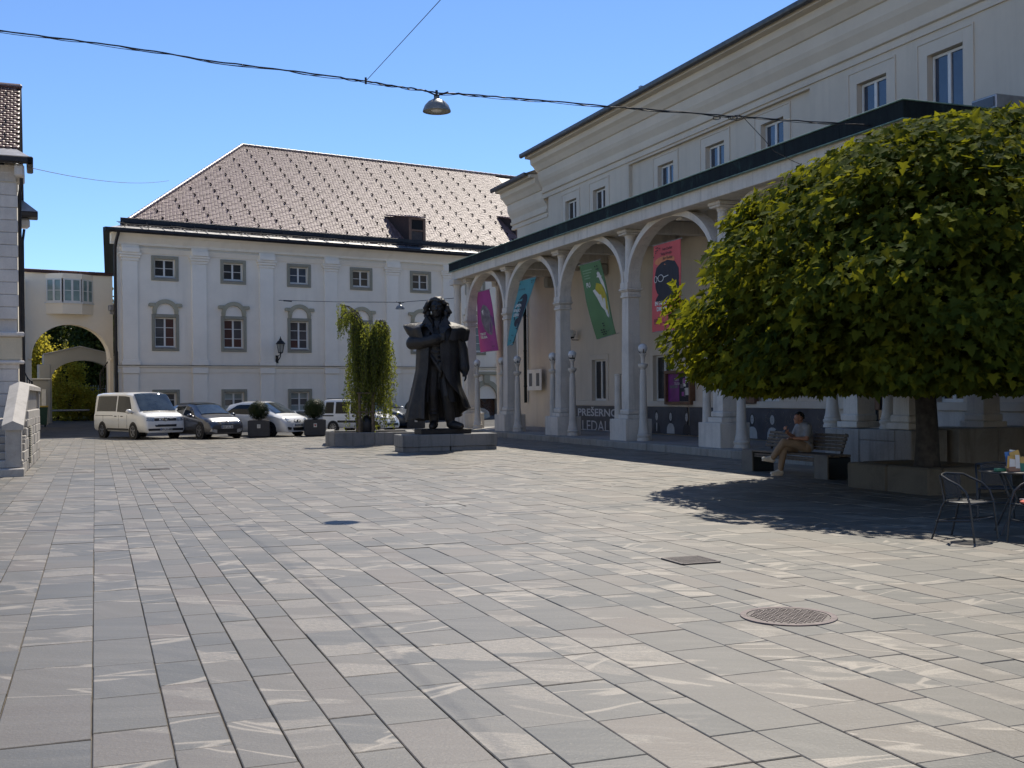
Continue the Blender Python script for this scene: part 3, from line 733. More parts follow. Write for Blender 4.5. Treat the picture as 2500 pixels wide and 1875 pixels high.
for i in range(24):
    y = T0 + 1 + i*(T1-T0-1)/23; MB().box(WN-.93, WN-.88, y-.03, y+.03, E+.15, E+.22).build('gutter_bracket', M['grey_gutter'], TH)
MB().box(WN-.35, WN-.2, T1-9.2, T1-9.05, E+.2, E+.62).build('roof_vent', M['zinc'], TH)
# string line above the windows, wall base, sill band
MB().bbox(WN-.03, WN+.01, T0, REC[0]-.02, REC[2]+.32, REC[2]+.37, .01).build('string_line', M['theatre_trim'], TH)
SB = MB(); segs = []
ed = sorted([DOOR[:2]])
SB.bbox(WN-.09, WN+.01, DOOR[1]+.1, T1, 1.16, 1.36, .015).bbox(WN-.09, WN+.01, T0, DOOR[0]-.1, 1.16, 1.36, .015).build('sill_band', M['theatre_trim'], TH)
MB().bbox(WN-.03, WN+.01, T0, DOOR[0]-.1, -.1, 1.158, .01).build('wall_base', M['column_stone'], TH)
far_t = tp(1403, 1040)[0]
MB().bbox(WN-.05, WN+.012, far_t, T1, .1, 1.158, .01).build('wall_base', M['column_stone'], TH)
# entrance door
dm = MB(); dm.box(WN+.10, WN+.16, DOOR[0], DOOR[1], DOOR[2], DOOR[3]); dr = dm.build('entrance_door', M['glass_dark'], TH)
a0 = DOOR[1] - (DOOR[1]-DOOR[0])*.45
MB().bbox(WN+.04, WN+.10, a0, DOOR[1]-.02, DOOR[2]+.3, DOOR[3]-.05, .02).build('door_leaf', M['brown_wood'], dr)
MB().tube([(WN+.02, a0+.06, 1.85), (WN-.03, a0+.06, 1.87), (WN-.03, a0+.2, 1.89)], .012, 6).build('handle', M['chrome'], dr)
# downpipe, meter doors, bracket, wall globe
pt = tp(1280, 950)[0]
dp = MB().tube([(WN+.1, pt, 6.4), (WN+.06, pt, 6.2), (WN+.06, pt, 1.25)], .07, 10).build('downpipe', M['patina'], TH, smooth=40)
for z in (2.0, 3.6, 5.2): MB().lathe([(.085, z-.03), (.085, z+.03)], WN+.06, pt, 0, 10).build('pipe_clip', M['patina'], dp)
ma = tp(1323.5, 950)[0]; mb_ = tp(1289, 950)[0]; z0, z1 = tp(1306, 953)[1], tp(1306, 902)[1]
mid = (ma+mb_)/2
for (a, b) in ((ma, mid-.01), (mid+.01, mb_)):
    d = MB().bbox(WN-.035, WN-.005, a, b, z0, z1, .01).build('meter_door', M['white_paint'], TH)
    w_ = b-a; MB().box(WN-.04, WN-.036, a+w_*.28, b-w_*.28, z0+(z1-z0)*.2, z0+(z1-z0)*.82).build('grille', M['glass_grey'], d)
gt, gz = tp(1412, 815); 
wl = thing('wall_lamp', 'white glass globe lamp on a bracket on the theatre wall beside the green banner', 'lamp', TF.w(WN, gt, gz), TA)
MB().ball((-.30, 0, 0), .17, nu=16, nv=12).build('globe', M['globe_glass'], wl, smooth=180)
MB().tube([(0,0,-.25), (-.28,0,-.25), (-.30,0,-.19)], .018, 6).lathe([(.09,-.19),(.12,-.12)], -.30, 0, 0, 12).build('bracket', M['black_metal'], wl)
# mural board with letters and printed portraits
def mural(t0, t1, z0, z1, label):
    b = thing('mural_board', label, 'mural board', TF.w(WN-.055, (t0+t1)/2, 0), TA)
    h = (t1-t0)/2
    MB().bbox(-.02, .02, -h, h, z0, z1, .006).build('board', M['mural_dark'], b)
    return b, h
fl = .20                                       # arcade floor level
ML = (tp(1586, 1030)[0], tp(1404, 1030)[0])
mb1, h1 = mural(LOW[0][0]-1.6, far_t-.05, fl+.02, 1.155, 'dark blue wall board with large pale capital letters behind the arcade')
mc = (LOW[0][0]-1.6 + far_t-.05)/2
def lettering(board, mid_t, txt, px0, px1, ptop, pbot, bold=0.0):
    ta, za = tp(px0, pbot, WN-.08); tb, zb = tp(px1, pbot, WN-.08)
    zt = tp(px0, ptop, WN-.08)[1]; H = zt - za
    me = text_mesh(txt, 1.0, 'LEFT', bold=bold)
    xs = [v.co.x for v in me.vertices]; ys = [v.co.y for v in me.vertices if True]
    x0, x1 = min(xs), max(xs)
    for v in me.vertices:
        f = (v.co.x - x0)/(x1-x0); yy = v.co.y/.70
        v.co = (-.0235, ta + (tb-ta)*f - mid_t, za + H*yy)
    link('lettering', me, M['mural_letter'], board)
lettering(mb1, mc, 'PREŠERNO', 1411, 1508, 997, 1014, .02)
lettering(mb1, mc, 'LEDALIŠ', 1422, 1503, 1025, 1050, .0)
mb2, h2 = mural(LOW[1][0]-1.15, LOW[0][0]-1.75, fl+.02, 1.155, 'dark mural board with printed black and white portraits of three people')
mid2 = (LOW[1][0]-1.15 + LOW[0][0]-1.75)/2
mb3, h3 = mural(LOW[2][0]-2.4, LOW[1][0]-1.3, fl+.02, 1.155, 'dark mural board with chalk scribbles and a printed bald head behind the bench')
mid3 = (LOW[2][0]-2.4 + LOW[1][0]-1.3)/2
def portrait(board, mid, px, kind):
    t_, z_ = tp(px, 1020, WN-.08); y = t_ - mid
    x = -.0225
    def blob(cy, cz, ry, rz, mat, d, n=18, name='print', sq=1.0):
        pts = [(x-d, y+cy+ry*abs(math.cos(a))**sq*math.copysign(1, math.cos(a)), cz+rz*math.sin(a)) for a in np.linspace(0, 2*math.pi, n, endpoint=False)]
        return MB().add(pts, [tuple(range(n))]).build('portrait_print', M[mat], board)
    zc = .85
    if kind in ('man', 'woman', 'bald', 'dark'):
        coat = {'man':'mural_ink','woman':'mural_print','bald':'mural_print','dark':'mural_ink'}[kind]
        pts = [(x-.001, y+a, b) for a, b in ((-.27,.25),(.27,.25),(.25,.45),(.17,.56),(.07,.60),(-.07,.60),(-.17,.56),(-.25,.45))]
        MB().add(pts, [tuple(range(8))]).build('portrait_print', M[coat], board)
        if kind in ('man', 'bald'): MB().add([(x-.0015, y+a, b) for a, b in ((-.05,.60),(.05,.60),(.02,.3),(-.02,.3))], [(0,1,2,3)]).build('portrait_print', M['mural_print'], board)
        if kind == 'woman':
            blob(.0, .80, .14, .2, 'mural_ink', .0016)
        if kind == 'man' or kind == 'dark': blob(.01, .92, .105, .13, 'mural_ink', .0016)
        blob(0, .82, .085 if kind != 'bald' else .11, .14, 'mural_print', .002)
        for s in (-1, 1): blob(s*.035, .85, .018, .010, 'mural_ink', .0024, 8)
        blob(0, .765, .03, .008, 'mural_ink', .0024, 8); blob(.008, .81, .008, .02, 'mural_ink', .0024, 8)
portrait(mb2, mid2, 1603, 'man'); portrait(mb2, mid2, 1637, 'woman'); portrait(mb2, mid2, 1676, 'dark')
portrait(mb3, mid3, 1885, 'bald'); portrait(mb3, mid3, 1836, 'woman')
sc_ = MB()
for k in range(34):
    y0 = random.uniform(-h3*.9, h3*.9); z0 = random.uniform(.5, 1.05); pts = []
    a = random.uniform(0, 6)
    for i in range(7):
        a += random.uniform(-1.4, 1.4); y0 += .05*math.cos(a); z0 += .035*math.sin(a); pts.append((-.0225, max(-h3+.05, min(h3-.05, y0)), max(.3, min(1.1, z0))))
    sc_.tube(pts, .0035, 4)
stuff(sc_.build('chalk_scribbles', M['frame_stone'], mb3))
# poster case on the wall
ca, cb = tp(1696, 975)[0], tp(1636, 975)[0]; cz0, cz1 = tp(1666, 984)[1], tp(1666, 908)[1]
pc = thing('poster_case', 'brown framed glass poster case with a purple poster on the theatre wall', 'display case', TF.w(WN-.05, (ca+cb)/2, (cz0+cz1)/2), TA)
hw, hh = (cb-ca)/2, (cz1-cz0)/2
fr = MB(); 
for s in (-1, 1): fr.bbox(-.16, .05, s*hw-.05, s*hw+.05, -hh-.05, hh+.05, .01); fr.bbox(-.16, .05, -hw, hw, s*hh-.05, s*hh+.05, .01)
fr.build('frame', M['brown_wood'], pc)
MB().box(-.04, .0, -hw, hw, -hh, hh).build('back_panel', M['ink_black'], pc)
MB().box(-.05, -.042, .02, hw-.06, -hh+.05, hh-.06).build('poster', M['ink_purple'], pc)
MB().box(-.056, -.052, .10, hw-.16, -hh+.5, hh-.45).build('poster_figure', M['ink_grey'], pc)
rr = random.Random(5)
for i in range(9):
    y = -hw+.1+rr.random()*(hw-.35); z = -hh+.15+rr.random()*(2*hh-.5); m_ = ['card_white','ink_pink','ink_grey','card_white'][i % 4]
    MB().box(-.05-i*.0012, -.049-i*.0012, y, y+.12+.1*rr.random(), z, z+.12+.14*rr.random()).build('photo_print', M[m_], pc)
for j, s_ in enumerate(('TEKST', 'TELESA')):
    mapped_text(s_, .12, lambda u, v, j=j: Vector((-.0575, hw*.42-u, hh-.30-.13*j+v)), 'lettering', M['ink_white'], pc)
# second poster strip and small wall sign
ca, cb = tp(1835, 975)[0], tp(1822, 975)[0]
pc2 = thing('poster_case', 'narrow poster case with white photo cards half hidden behind the stone lamp column', 'display case', TF.w(WN-.05, (ca+cb)/2, (cz0+cz1)/2), TA)
MB().bbox(-.14, .05, -.55, .35, -hh, hh, .02).build('frame', M['brown_wood'], pc2)
for i in range(4): MB().box(-.147, -.141, -.05, .22, -hh+.12+i*.38, -hh+.42+i*.38).build('photo_print', M['card_white' if i % 2 else 'ink_grey'], pc2)
st_, sz_ = tp(2369, 951)
sg = thing('wall_sign', 'small white rectangular sign with a dark symbol beside the theatre window', 'sign', TF.w(WN-.02, st_, sz_), TA)
MB().bbox(-.02, .02, -.09, .09, -.15, .15, .006).build('plate', M['card_white'], sg)
MB().tube([(-.024, .03, .03), (-.024, -.03, .05), (-.024, -.05, 0), (-.024, 0, -.03), (-.024, .035, -.01)], .012, 5).build('symbol', M['plate_ink'], sg)
# ------------------------------------------------------------------ stone arcade in front of the theatre
AR = thing('stone_arcade', 'grey stone arcade with round arches and copper edged flat roof along the theatre', 'arcade', (3.96, 34.0, 0), TA)
FL = .20
TNEAR, TFAR = -12.34, 16.9
fb = MB(); fb.box(-.60, WN-.02, -9.5, TFAR+.4, -.1, FL-.012); fb.build('floor_base', M['step_stone'], AR)
# floor slabs and kerb stones laid one by one
for i in range(24):
    y0 = -9.5 + i*1.12; y1 = min(y0+1.11, TFAR+.4)
    MB().bbox(-.79 + random.uniform(-.006,.006), -.30, y0+.004, y1-.004, -.05, FL + random.uniform(-.004,.004), .018).build('kerb_stone', M['step_stone'], AR)
for i in range(12):
    for j in range(3):
        MB().bbox(-.296+j*1.09, -.296+j*1.09+1.083, -9.5+i*2.23+.004, -9.5+(i+1)*2.23-.004, FL-.03, FL-.003 + random.uniform(-.002,.002), .004).build('floor_slab', M['floor_stone'], AR)
TK = [15.25, 10.42, 5.21, 0.0, -5.38, -10.83]
SPR, RISE = 5.05, 1.60
def pillar(t0, n0=-.21, t1=None, ped=True, zped=.85, upper=True, axis='t'):
    """square pillar: near face at t0+.55"""
    a, b = t0+.55, t0+1.03; c, d = n0, n0+.44
    z = zped + .19
    mb = MB()                                    # shaft with slight taper, in three drums
    hs = [z+.10, z+1.35, z+2.62, 4.58]
    for k, (p, q) in enumerate(zip(hs[:-1], hs[1:])):
        e0, e1 = .012*k, .012*(k+1)
        o = len(mb.v); g = .004
        mb.add([(c+e0,a+e0,p+g),(d-e0,a+e0,p+g),(d-e0,b-e0,p+g),(c+e0,b-e0,p+g),(c+e1,a+e1,q-g),(d-e1,a+e1,q-g),(d-e1,b-e1,q-g),(c+e1,b-e1,q-g)], [(0,3,2,1),(4,5,6,7),(0,1,5,4),(1,2,6,5),(2,3,7,6),(3,0,4,7)])
        mb.box(c+e1+.01, d-e1-.01, a+e1+.01, b-e1-.01, q-.02, q+.02)
    p = mb.build('pillar', M['column_stone'], AR)
    MB().bbox(c-.10, d+.10, a-.10, b+.10, zped, z-.06, .012).bbox(c-.05, d+.05, a-.05, b+.05, z-.058, z+.10, .03).build('base', M['column_stone'], p)
    cp = MB()
    for (e, p0, p1) in ((.012, 4.58, 4.66), (-.012, 4.66, 4.76), (.02, 4.76, 4.80), (.05, 4.80, 4.86), (.015, 4.86, SPR)):
        cp.bbox(c-e, d+e, a-e, b+e, p0+.001, p1-.001, .012)
    cp.build('capital', M['column_stone'], p)
    if ped:
        MB().bbox(n0-.24, n0+.66, t0+.30, t0+1.40, FL-.02, zped-.002, .014).build('pedestal', M['column_stone'], p)
    if upper:
        cx, cy = (c+d)/2, (a+b)/2
        u = MB(); u.lathe([(.175, SPR+.35), (.175, SPR+.40), (.16, SPR+.43), (.145, 6.40), (.165, 6.42), (.165, 6.46), (.20, 6.50)], cx, cy, 0, 20)
        u.build('upper_column', M['column_stone'], p, smooth=35)
        MB().bbox(cx-.27, cx+.27, cy-.27, cy+.27, 6.50, 6.565, .02).bbox(cx-.30, cx+.30, cy-.30, cy+.30, 6.567, 6.66, .02).build('abacus', M['column_stone'], p)
        MB().bbox(cx-.17, cx+.17, cy-.20, cy+.20, SPR+.002, SPR+.35, .01).build('springer', M['column_stone'], p)
    return p
for t in TK: pillar(t, ped=(t > -9))
pillar(-12.45, ped=False); pillar(-12.45, n0=1.72, ped=False)
def arch(ta, tb):
    """voussoirs of one elliptical arch, spanning ta..tb"""
    c, h = (ta+tb)/2, (tb-ta)/2; n = 13; th = .19
    o = None
    for k in range(n):
        an = np.linspace(math.pi*k/n, math.pi*(k+1)/n, 5); g = .0012
        inn = [(c + h*math.cos(a), SPR + RISE*math.sin(a)) for a in an]; out = [(c + (h+th*.82)*math.cos(a), SPR + (RISE+th)*math.sin(a)) for a in an]
        poly = inn + out[::-1]; e = .0015*(k % 2)
        b = MB().prism(poly, -.19-e, .21+e, lambda u, v, w: (w, u, v)).build('voussoir', M['column_stone'], None)
        if o is None: o = bpy.data.objects.new('arch', None); COL.objects.link(o); o.parent = AR
        b.parent = o
for k in range(len(TK)-1): arch(TK[k+1]+1.03, TK[k]+.55)
# beam, cross beams, ceiling, copper edge
ts = [-12.2, -9.8, -4.9, -2.2, .8, 3.4, 6.0, 8.6, 11.2, 13.8, TFAR-.05]
for a, b in zip(ts[:-1], ts[1:]): MB().bbox(-.54, .36, a+.003, b-.003, 6.665, 7.02, .012).build('beam', M['beam_stone'], AR)
MB().bbox(.365, WN-.02, -12.22, -11.5, 6.665, 7.02, .012).build('beam', M['beam_stone'], AR)
MB().bbox(.365, WN-.02, TFAR-.7, TFAR-.02, 6.665, 7.02, .012).build('beam', M['beam_stone'], AR)
for k in range(5):
    c = (TK[k]+.55 + TK[k+1]+1.03)/2
    MB().bbox(.2, WN-.02, c-.17, c+.17, 6.60, 6.99, .015).build('cross_beam', M['beam_stone'], AR)
    MB().bbox(-.2, .2, c-.17, c+.17, 6.84, 7.0, .01).build('crown_block', M['beam_stone'], AR)
    for tt in (TK[k]+.79,): 
        MB().bbox(.25, WN-.02, tt-.17, tt+.17, 6.60, 6.99, .015).build('cross_beam', M['beam_stone'], AR)
    MB().bbox(WN-.45, WN-.01, c-.19, c+.19, 6.15, 6.59, .05).build('corbel', M['grey_wall'], AR)
MB().box(-.58, WN, TNEAR+.02, TFAR-.02, 7.02, 7.30).build('ceiling', M['beam_stone'], AR)
def strip(y0, y1): MB().bbox(-.66, -.60, y0, y1, 7.03, 7.385, .01).build('copper_sheet', M['patina'], AR)
y = TNEAR
while y < TFAR-.1:
    strip(y+.001, min(y+2.0, TFAR)-.001); y += 2.0
MB().bbox(-.68, -.58, TNEAR-.015, TFAR+.01, 7.012, 7.035, .006).bbox(-.69, -.56, TNEAR-.02, TFAR+.015, 7.383, 7.41, .006).build('copper_edge', M['patina_edge'], AR)
for (a, b) in ((-.598, 1.2), (1.202, WN-.02)): MB().bbox(a, b, TNEAR-.0, TNEAR+.06, 7.03, 7.385, .01).build('copper_sheet', M['patina'], AR)
MB().bbox(-.58, WN, TNEAR-.018, TNEAR+.02, 7.012, 7.035, .006).bbox(-.56, WN, TNEAR-.02, TNEAR+.1, 7.383, 7.41, .006).build('copper_edge', M['patina_edge'], AR)
MB().bbox(-.6, TFAR*0+WN, TFAR-.06, TFAR+.0, 7.03, 7.385, .01).build('copper_sheet', M['patina'], AR)
MB().quad((-.58,TNEAR+.05,7.36), (WN,TNEAR+.05,7.42), (WN,TFAR-.05,7.42), (-.58,TFAR-.05,7.36)).build('roof_sheet', M['patina'], AR)
# corner column at the far end
u = MB(); u.lathe([(.20,FL),(.20,.5),(.17,.6),(.16,5.9),(.15,6.3),(.19,6.36),(.19,6.42)], -.42, TFAR-.45, 0, 18); u.bbox(-.70, -.14, TFAR-.73, TFAR-.17, 6.42, 6.66, .02)
u.build('corner_column', M['column_stone'], AR, smooth=35)
u = MB(); u.lathe([(.20,FL),(.20,.5),(.17,.6),(.16,5.9),(.15,6.3),(.19,6.36),(.19,6.42)], 1.55, TFAR-.45, 0, 18); u.bbox(1.27, 1.83, TFAR-.73, TFAR-.17, 6.42, 6.66, .02)
u.build('corner_column', M['column_stone'], AR, smooth=35)
# tall base blocks at the entrance end
for (n0, n1, y0, y1, z0, z1) in ((-.45,.45,-10.62,-9.45,-.05,.83),(-.45,.45,-11.75,-10.63,-.05,.60),(-.45,.45,-11.75,-10.63,.604,.835),(-.46,.45,-12.25,-11.76,-.05,.84),
                                 (.60,1.62,-12.40,-11.2,-.05,.86),(1.63,2.98,-12.40,-11.2,-.05,.86),(-.52,.5,-12.35,-9.4,-.06,.10),(.5,2.98,-12.52,-11.1,-.06,.12),(.46,WN-.02,-9.47,-9.35,-.05,.19)):
    MB().bbox(n0, n1, y0, y1, z0, z1, .016).build('base_block', M['shaded_column_stone'], AR)
MB().box(.45, WN, -11.2, -9.4, -.05, .80).build('landing', M['floor_stone'], AR)
# roof window strip on the flat roof near the projecting bay
rw = thing('roof_window', 'grey framed roof window lying on the flat arcade roof near the right edge', 'roof window', TF.w(2.2, -12.0, 7.42), TA)
MB().bbox(-.5, .6, -.35, .35, 0, .30, .02).build('frame', M['zinc'], rw); MB().box(-.52, -.505, -.3, .3, .05, .25).build('pane', M['glass_grey'], rw)
pb = thing('projecting_bay', 'grey plastered wall projecting at the right edge beside the theatre', 'building', TF.w(WN-1.0, -14.2, 0), TA)
MB().box(0, 2, -6, 0, -.1, EZ+.5).build('wall', M['grey_wall'], pb)

# lamp columns
LCH = [(.205,0),(.205,.05),(.19,.06),(.185,.10),(.205,.13),(.205,.17),(.175,.20),(.18,.23),(.165,.26),(.15,.34),(.135,.48),(.122,.70),(.115,1.0),(.108,1.5),(.102,1.98),(.088,2.0),(.095,2.03),(.078,2.06),(.09,2.09),(.085,2.12),(.07,2.14),(.085,2.18),(.13,2.22),(.15,2.27),(.15,2.32),(.09,2.325),(.055,2.34),(.055,2.42),(.062,2.5),(.085,2.57),(.118,2.61),(.118,2.63),(.06,2.635)]
LG = 'stone lamp columns of the arcade'
def lamp_column(t, n, z, label, lamp=True, h=None, name='lamp_column', band=False):
    l = thing(name, label, 'lamp' if lamp else 'column', TF.w(n, t, z), TA, LG if lamp else 'stone columns without a lamp')
    if lamp:
        MB().lathe(LCH[:15], n=20).build('column', M['lamp_stone'], l, smooth=35)
        MB().lathe(LCH[14:], n=20).build('vase', M['lamp_stone'], l, smooth=35)
        MB().ball((0,0,2.79), .145, nu=20, nv=14).build('globe', M['globe_glass'], l, smooth=180)
        hb = MB()
        if band: hb.lathe([(.10,2.63),(.10,2.70),(.08,2.70)], n=14)
        for k in range(3):
            a = 2.1*k - 1.9
            hb.tube([(.06*math.cos(a), .06*math.sin(a), 2.63), (.11*math.cos(a), .11*math.sin(a), 2.67), (.150*math.cos(a), .150*math.sin(a), 2.76)], .012, 5)
        hb.build('holder', M['black_metal'], l)
    else:
        p = [q for q in LCH[:15] if q[1] <= h] + [(.10, h), (.115, h+.02), (.115, h+.06), (.08, h+.06)]
        MB().lathe(p, n=20).build('column', M['lamp_stone'], l, smooth=35)
    return l
lamp_column(15.0, -.05, FL, 'stone lamp column with white globe right behind the bronze statue')
lamp_column(TK[1], 0, FL, 'stone lamp column with white globe in front of the pillar below the teal banner')
lamp_column(TK[1]+1.72, 0, FL, 'stone lamp column half hidden behind the pillar below the teal banner')
lamp_column(TK[2], 0, FL, 'stone lamp column whose globe sits on a black band left of the pale letters', band=True)
lamp_column(TK[2]+1.72, 0, FL, 'stone lamp column behind the cracked pillar left of the green banner')
lamp_column(TK[3], 0, FL, 'tallest looking stone lamp column in front of the printed portraits')
lamp_column(TK[3]+1.70, 0, FL, 'plain stone column that lost its globe beside the pale letters', lamp=False, h=1.99, name='short_column')
lamp_column(TK[4], 0, FL, 'stone lamp column under the maple crown left of the seated man')
lamp_column(TK[4]+1.70, 0, FL, 'stone lamp column under the maple crown behind the pillar left of the bench')
lamp_column(-9.13, 0, .83, 'plain stone column on the tall base block just right of the bench', lamp=False, h=1.85, name='short_column')
lamp_column(-11.05, 0, .835, 'veined stone column on the base block left of the tree trunk', lamp=False, h=1.02, name='short_column')

# ------------------------------------------------------------------ banners
def bilerp(c, u, v):                  # c = TL, TR, BL, BR
    return (c[0]*(1-u) + c[1]*u)*(1-v) + (c[2]*(1-u) + c[3]*u)*v
def banner(label, cloth, corners, wave, prints):
    """corners: 4 x (px, py, n)"""
    c = []
    for (px, py, n) in corners:
        t, z = TF.on_x(px, py, n); c.append(TF.w(n, t, z))
    o = (c[0]+c[1])/2
    b = thing('banner', label, 'banner', o, 0, 'theatre banners hanging in the arches')
    L = [p - o for p in c]
    nrm = (L[1]-L[0]).cross(L[2]-L[0]).normalized()
    if nrm.y > 0: nrm = -nrm
    def f(u, v, d=0.0): return bilerp(L, u, v) + nrm*(wave*math.sin(v*3.0+u*5.0)*min(1, v*2) + wave*.6*math.sin(u*7+v*1.5)*v + d)
    rows = [[f(i/10, j/24) for i in range(11)] for j in range(25)]
    me = MB().grid(rows)
    rows2 = [[f(i/10, j/24, -.012) for i in range(11)] for j in range(25)]
    me.grid([r[::-1] for r in rows2]); me.build('cloth', M[cloth], b, smooth=180, fix=False)
    ax = (L[1]-L[0]).normalized()
    MB().tube([L[0]-ax*.10, L[1]+ax*.10], .018, 6).build('pole', M['zinc'], b)
    bx = (L[3]-L[2]).normalized(); MB().tube([L[2]-bx*.04, L[3]+bx*.03], .010, 6).build('weight_bar', M['zinc'], b)
    H = ((L[2]+L[3])/2 - (L[0]+L[1])/2).length; W = (L[1]-L[0]).length
    for k, p in enumerate(prints):
        d = .006 + .0015*k
        if p[0] == 'poly':
            pts = p[2]; n = len(pts); 
            bm = bmesh.new(); vs = [bm.verts.new((q[0], q[1], 0)) for q in pts]; bm.faces.new(vs)
            for _ in range(2): bmesh.ops.subdivide_edges(bm, edges=[e for e in bm.edges if e.calc_length() > .12], cuts=1)
            bmesh.ops.triangulate(bm, faces=bm.faces)
            m_ = bpy.data.meshes.new('print'); 
            for v in bm.verts: v.co = f(v.co.x, v.co.y, d)
            bm.to_mesh(m_); bm.free(); link('print', m_, M[p[1]], b)
        elif p[0] == 'text':
            _, mat, txt, u0, v0, size, bold, sh = p     # size as share of height
            mapped_text(txt, size*H, lambda x, y: f(u0 + x/W, v0 - y/H, d), 'lettering', M[mat], b, bold=bold, shear=sh)
    return b
def ell(cx, cy, rx, ry, n=20, rot=0): 
    return [(cx + rx*math.cos(a)*math.cos(rot) - ry*math.sin(a)*math.sin(rot)*.4, cy + ry*math.sin(a) + rx*.4*math.cos(a)*math.sin(rot)) for a in np.linspace(0, 2*math.pi, n, endpoint=False)]
def dots(spec, mat='ink_black', r=.018): return [('poly', mat, ell(x, y, r*1.6, r*.55, 6)) for x, y in spec]
banner('magenta banner with grey figure print and white words hanging nearest the statue', 'cloth_magenta',
       [(1163,714,.15),(1194,706,.15),(1175,860,.55),(1221,855,.55)], .05,
       [('poly','ink_grey',[(.25,.30),(.42,.22),(.60,.26),(.75,.36),(.70,.45),(.86,.50),(.78,.62),(.72,.72),(.60,.74),(.42,.70),(.30,.62),(.24,.48)]),
        ('poly','ink_violet',[(.28,.52),(.66,.50),(.72,.60),(.66,.72),(.42,.66),(.30,.60)]),
        ('poly','ink_white',[(.30,.33),(.40,.30),(.36,.40)]),('poly','ink_white',[(.55,.30),(.66,.37),(.60,.38)]),('poly','ink_violet',[(.70,.40),(.95,.46),(.97,.60),(.80,.58)]),
        ('text','ink_white','TEKST',.10,.72,.052,.006,.1),('text','ink_white','TELESA',.10,.775,.052,.006,.1),
        ('text','ink_violet','Jan Krmelj',.48,.86,.032,0,0)] + dots([(.62,.92),(.72,.92),(.82,.92)]))
banner('teal banner with a dark oval and slanted white words blown to the left', 'cloth_teal',
       [(1269.5,686,.10),(1309,675,.10),(1240,845,-.55),(1258,835,-.55)], .05,
       [('poly','ink_black',ell(.52,.50,.36,.265,30,-.35)),
        ('poly','cloth_teal',ell(.50,.315,.24,.018,16,-.2)),('poly','cloth_teal',ell(.42,.66,.22,.085,18,-.2)),('poly','ink_black',ell(.42,.655,.18,.07,18,-.2)),
        ('text','ink_white','LEPOTNA',.14,.425,.058,.005,.25),('text','ink_white','KRALJICA',.10,.495,.058,.005,.25),('text','ink_white','LEENANE',.14,.565,.058,.005,.25),
        ('text','ink_black','Martin McDonagh',.1,.165,.036,0,.2),('text','ink_black','Režija',.2,.86,.03,0,0)] + dots([(.8,.05),(.9,.05),(.85,.08),(.1,.06),(.2,.93),(.7,.92),(.85,.92)]))
hat = lambda ox, oy, s: [(ox-.10*s, oy), (ox-.055*s, oy-.012), (ox-.05*s, oy-.05), (ox, oy-.068), (ox+.05*s, oy-.045), (ox+.06*s, oy-.008), (ox+.11*s, oy+.005), (ox, oy+.018)]
banner('green banner with two white drawn figures on a yellow patch and the word PU', 'cloth_green',
       [(1414,648,.15),(1464,634,.15),(1460,828,.65),(1510,813,.65)], .07,
       [('poly','ink_yellow',[(.40,.40),(.55,.28),(.75,.32),(.86,.48),(.88,.66),(.78,.76),(.66,.70),(.52,.58),(.42,.48)]),
        ('poly','ink_white',[(.72,.20),(.82,.20),(.90,.30),(.93,.42),(.90,.47),(.84,.38),(.74,.30)]),('poly','ink_white',hat(.76,.21,1.3)),
        ('poly','ink_white',[(.36,.37),(.44,.36),(.52,.44),(.68,.46),(.74,.52),(.70,.60),(.74,.68),(.80,.74),(.72,.77),(.60,.74),(.55,.66),(.46,.60),(.42,.48)]),
        ('poly','ink_black',ell(.60,.545,.10,.03,14)),('poly','ink_white',ell(.61,.54,.085,.024,14)),
        ('poly','ink_white',[(.90,.56),(.925,.56),(.93,.76),(.90,.78)]),
        ('text','ink_white','PU',.18,.315,.085,.008,.05),
        ('poly','ink_pale_green',[(.12,.085),(.55,.085),(.55,.10),(.12,.10)]),('poly','ink_pale_green',[(.12,.12),(.5,.12),(.5,.135),(.12,.135)]),('poly','ink_pale_green',[(.15,.155),(.4,.155),(.4,.17),(.15,.17)]),('poly','ink_pale_green',[(.16,.19),(.42,.19),(.42,.205),(.16,.205)])]
       + dots([(.72,.07),(.82,.07),(.75,.11),(.82,.11),(.35,.82),(.36,.85),(.25,.90),(.32,.90),(.25,.93),(.32,.93),(.40,.93),(.28,.96),(.36,.96),(.55,.93),(.68,.92)]))
banner('red banner with a dark head in white glasses partly covered by the maple', 'cloth_red',
       [(1596,600,.15),(1661,582,.15),(1594,811,.15),(1664,803,.15)], .03,
       [('poly','ink_orange',ell(.42,.20,.36,.05,18)),
        ('poly','ink_black',[(.10,.34),(.14,.27),(.30,.22),(.52,.20),(.78,.23),(.92,.32),(.95,.50),(.92,.66),(.12,.655),(.16,.615),(.22,.58),(.18,.56),(.13,.50),(.11,.43)]),
        ] + [('poly','ink_white',ell(.13,.40,.055,.04,16)),('poly','ink_black',ell(.13,.40,.042,.033,16)),('poly','ink_white',ell(.30,.395,.095,.042,18)),('poly','ink_black',ell(.30,.395,.078,.035,18)),('poly','ink_white',[(.17,.385),(.22,.38),(.22,.39),(.17,.395)]),('poly','ink_white',[(.39,.385),(.55,.37),(.55,.378),(.39,.395)])]
       + [('text','ink_black','Ivan Cankar',.36,.085,.045,.001,0),('text','ink_black','Varja Hrvatin',.30,.137,.045,.001,0),('text','ink_black','Bor Ravbar',.38,.19,.045,.001,0),
          ('text','ink_white','IN MNOGI',.12,.70,.062,.008,0),('text','ink_white','DRUGI',.17,.765,.062,.008,0),('text','ink_black','Bor Ravbar',.60,.85,.038,.002,0)]
       + dots([(.12,.04),(.18,.04),(.12,.075),(.18,.07),(.12,.10),(.05,.14),(.26,.055),(.12,.865),(.18,.865),(.24,.86),(.12,.885),(.18,.885),(.24,.885),(.13,.91),(.25,.91),(.24,.84),(.40,.905),(.46,.905)], r=.014))
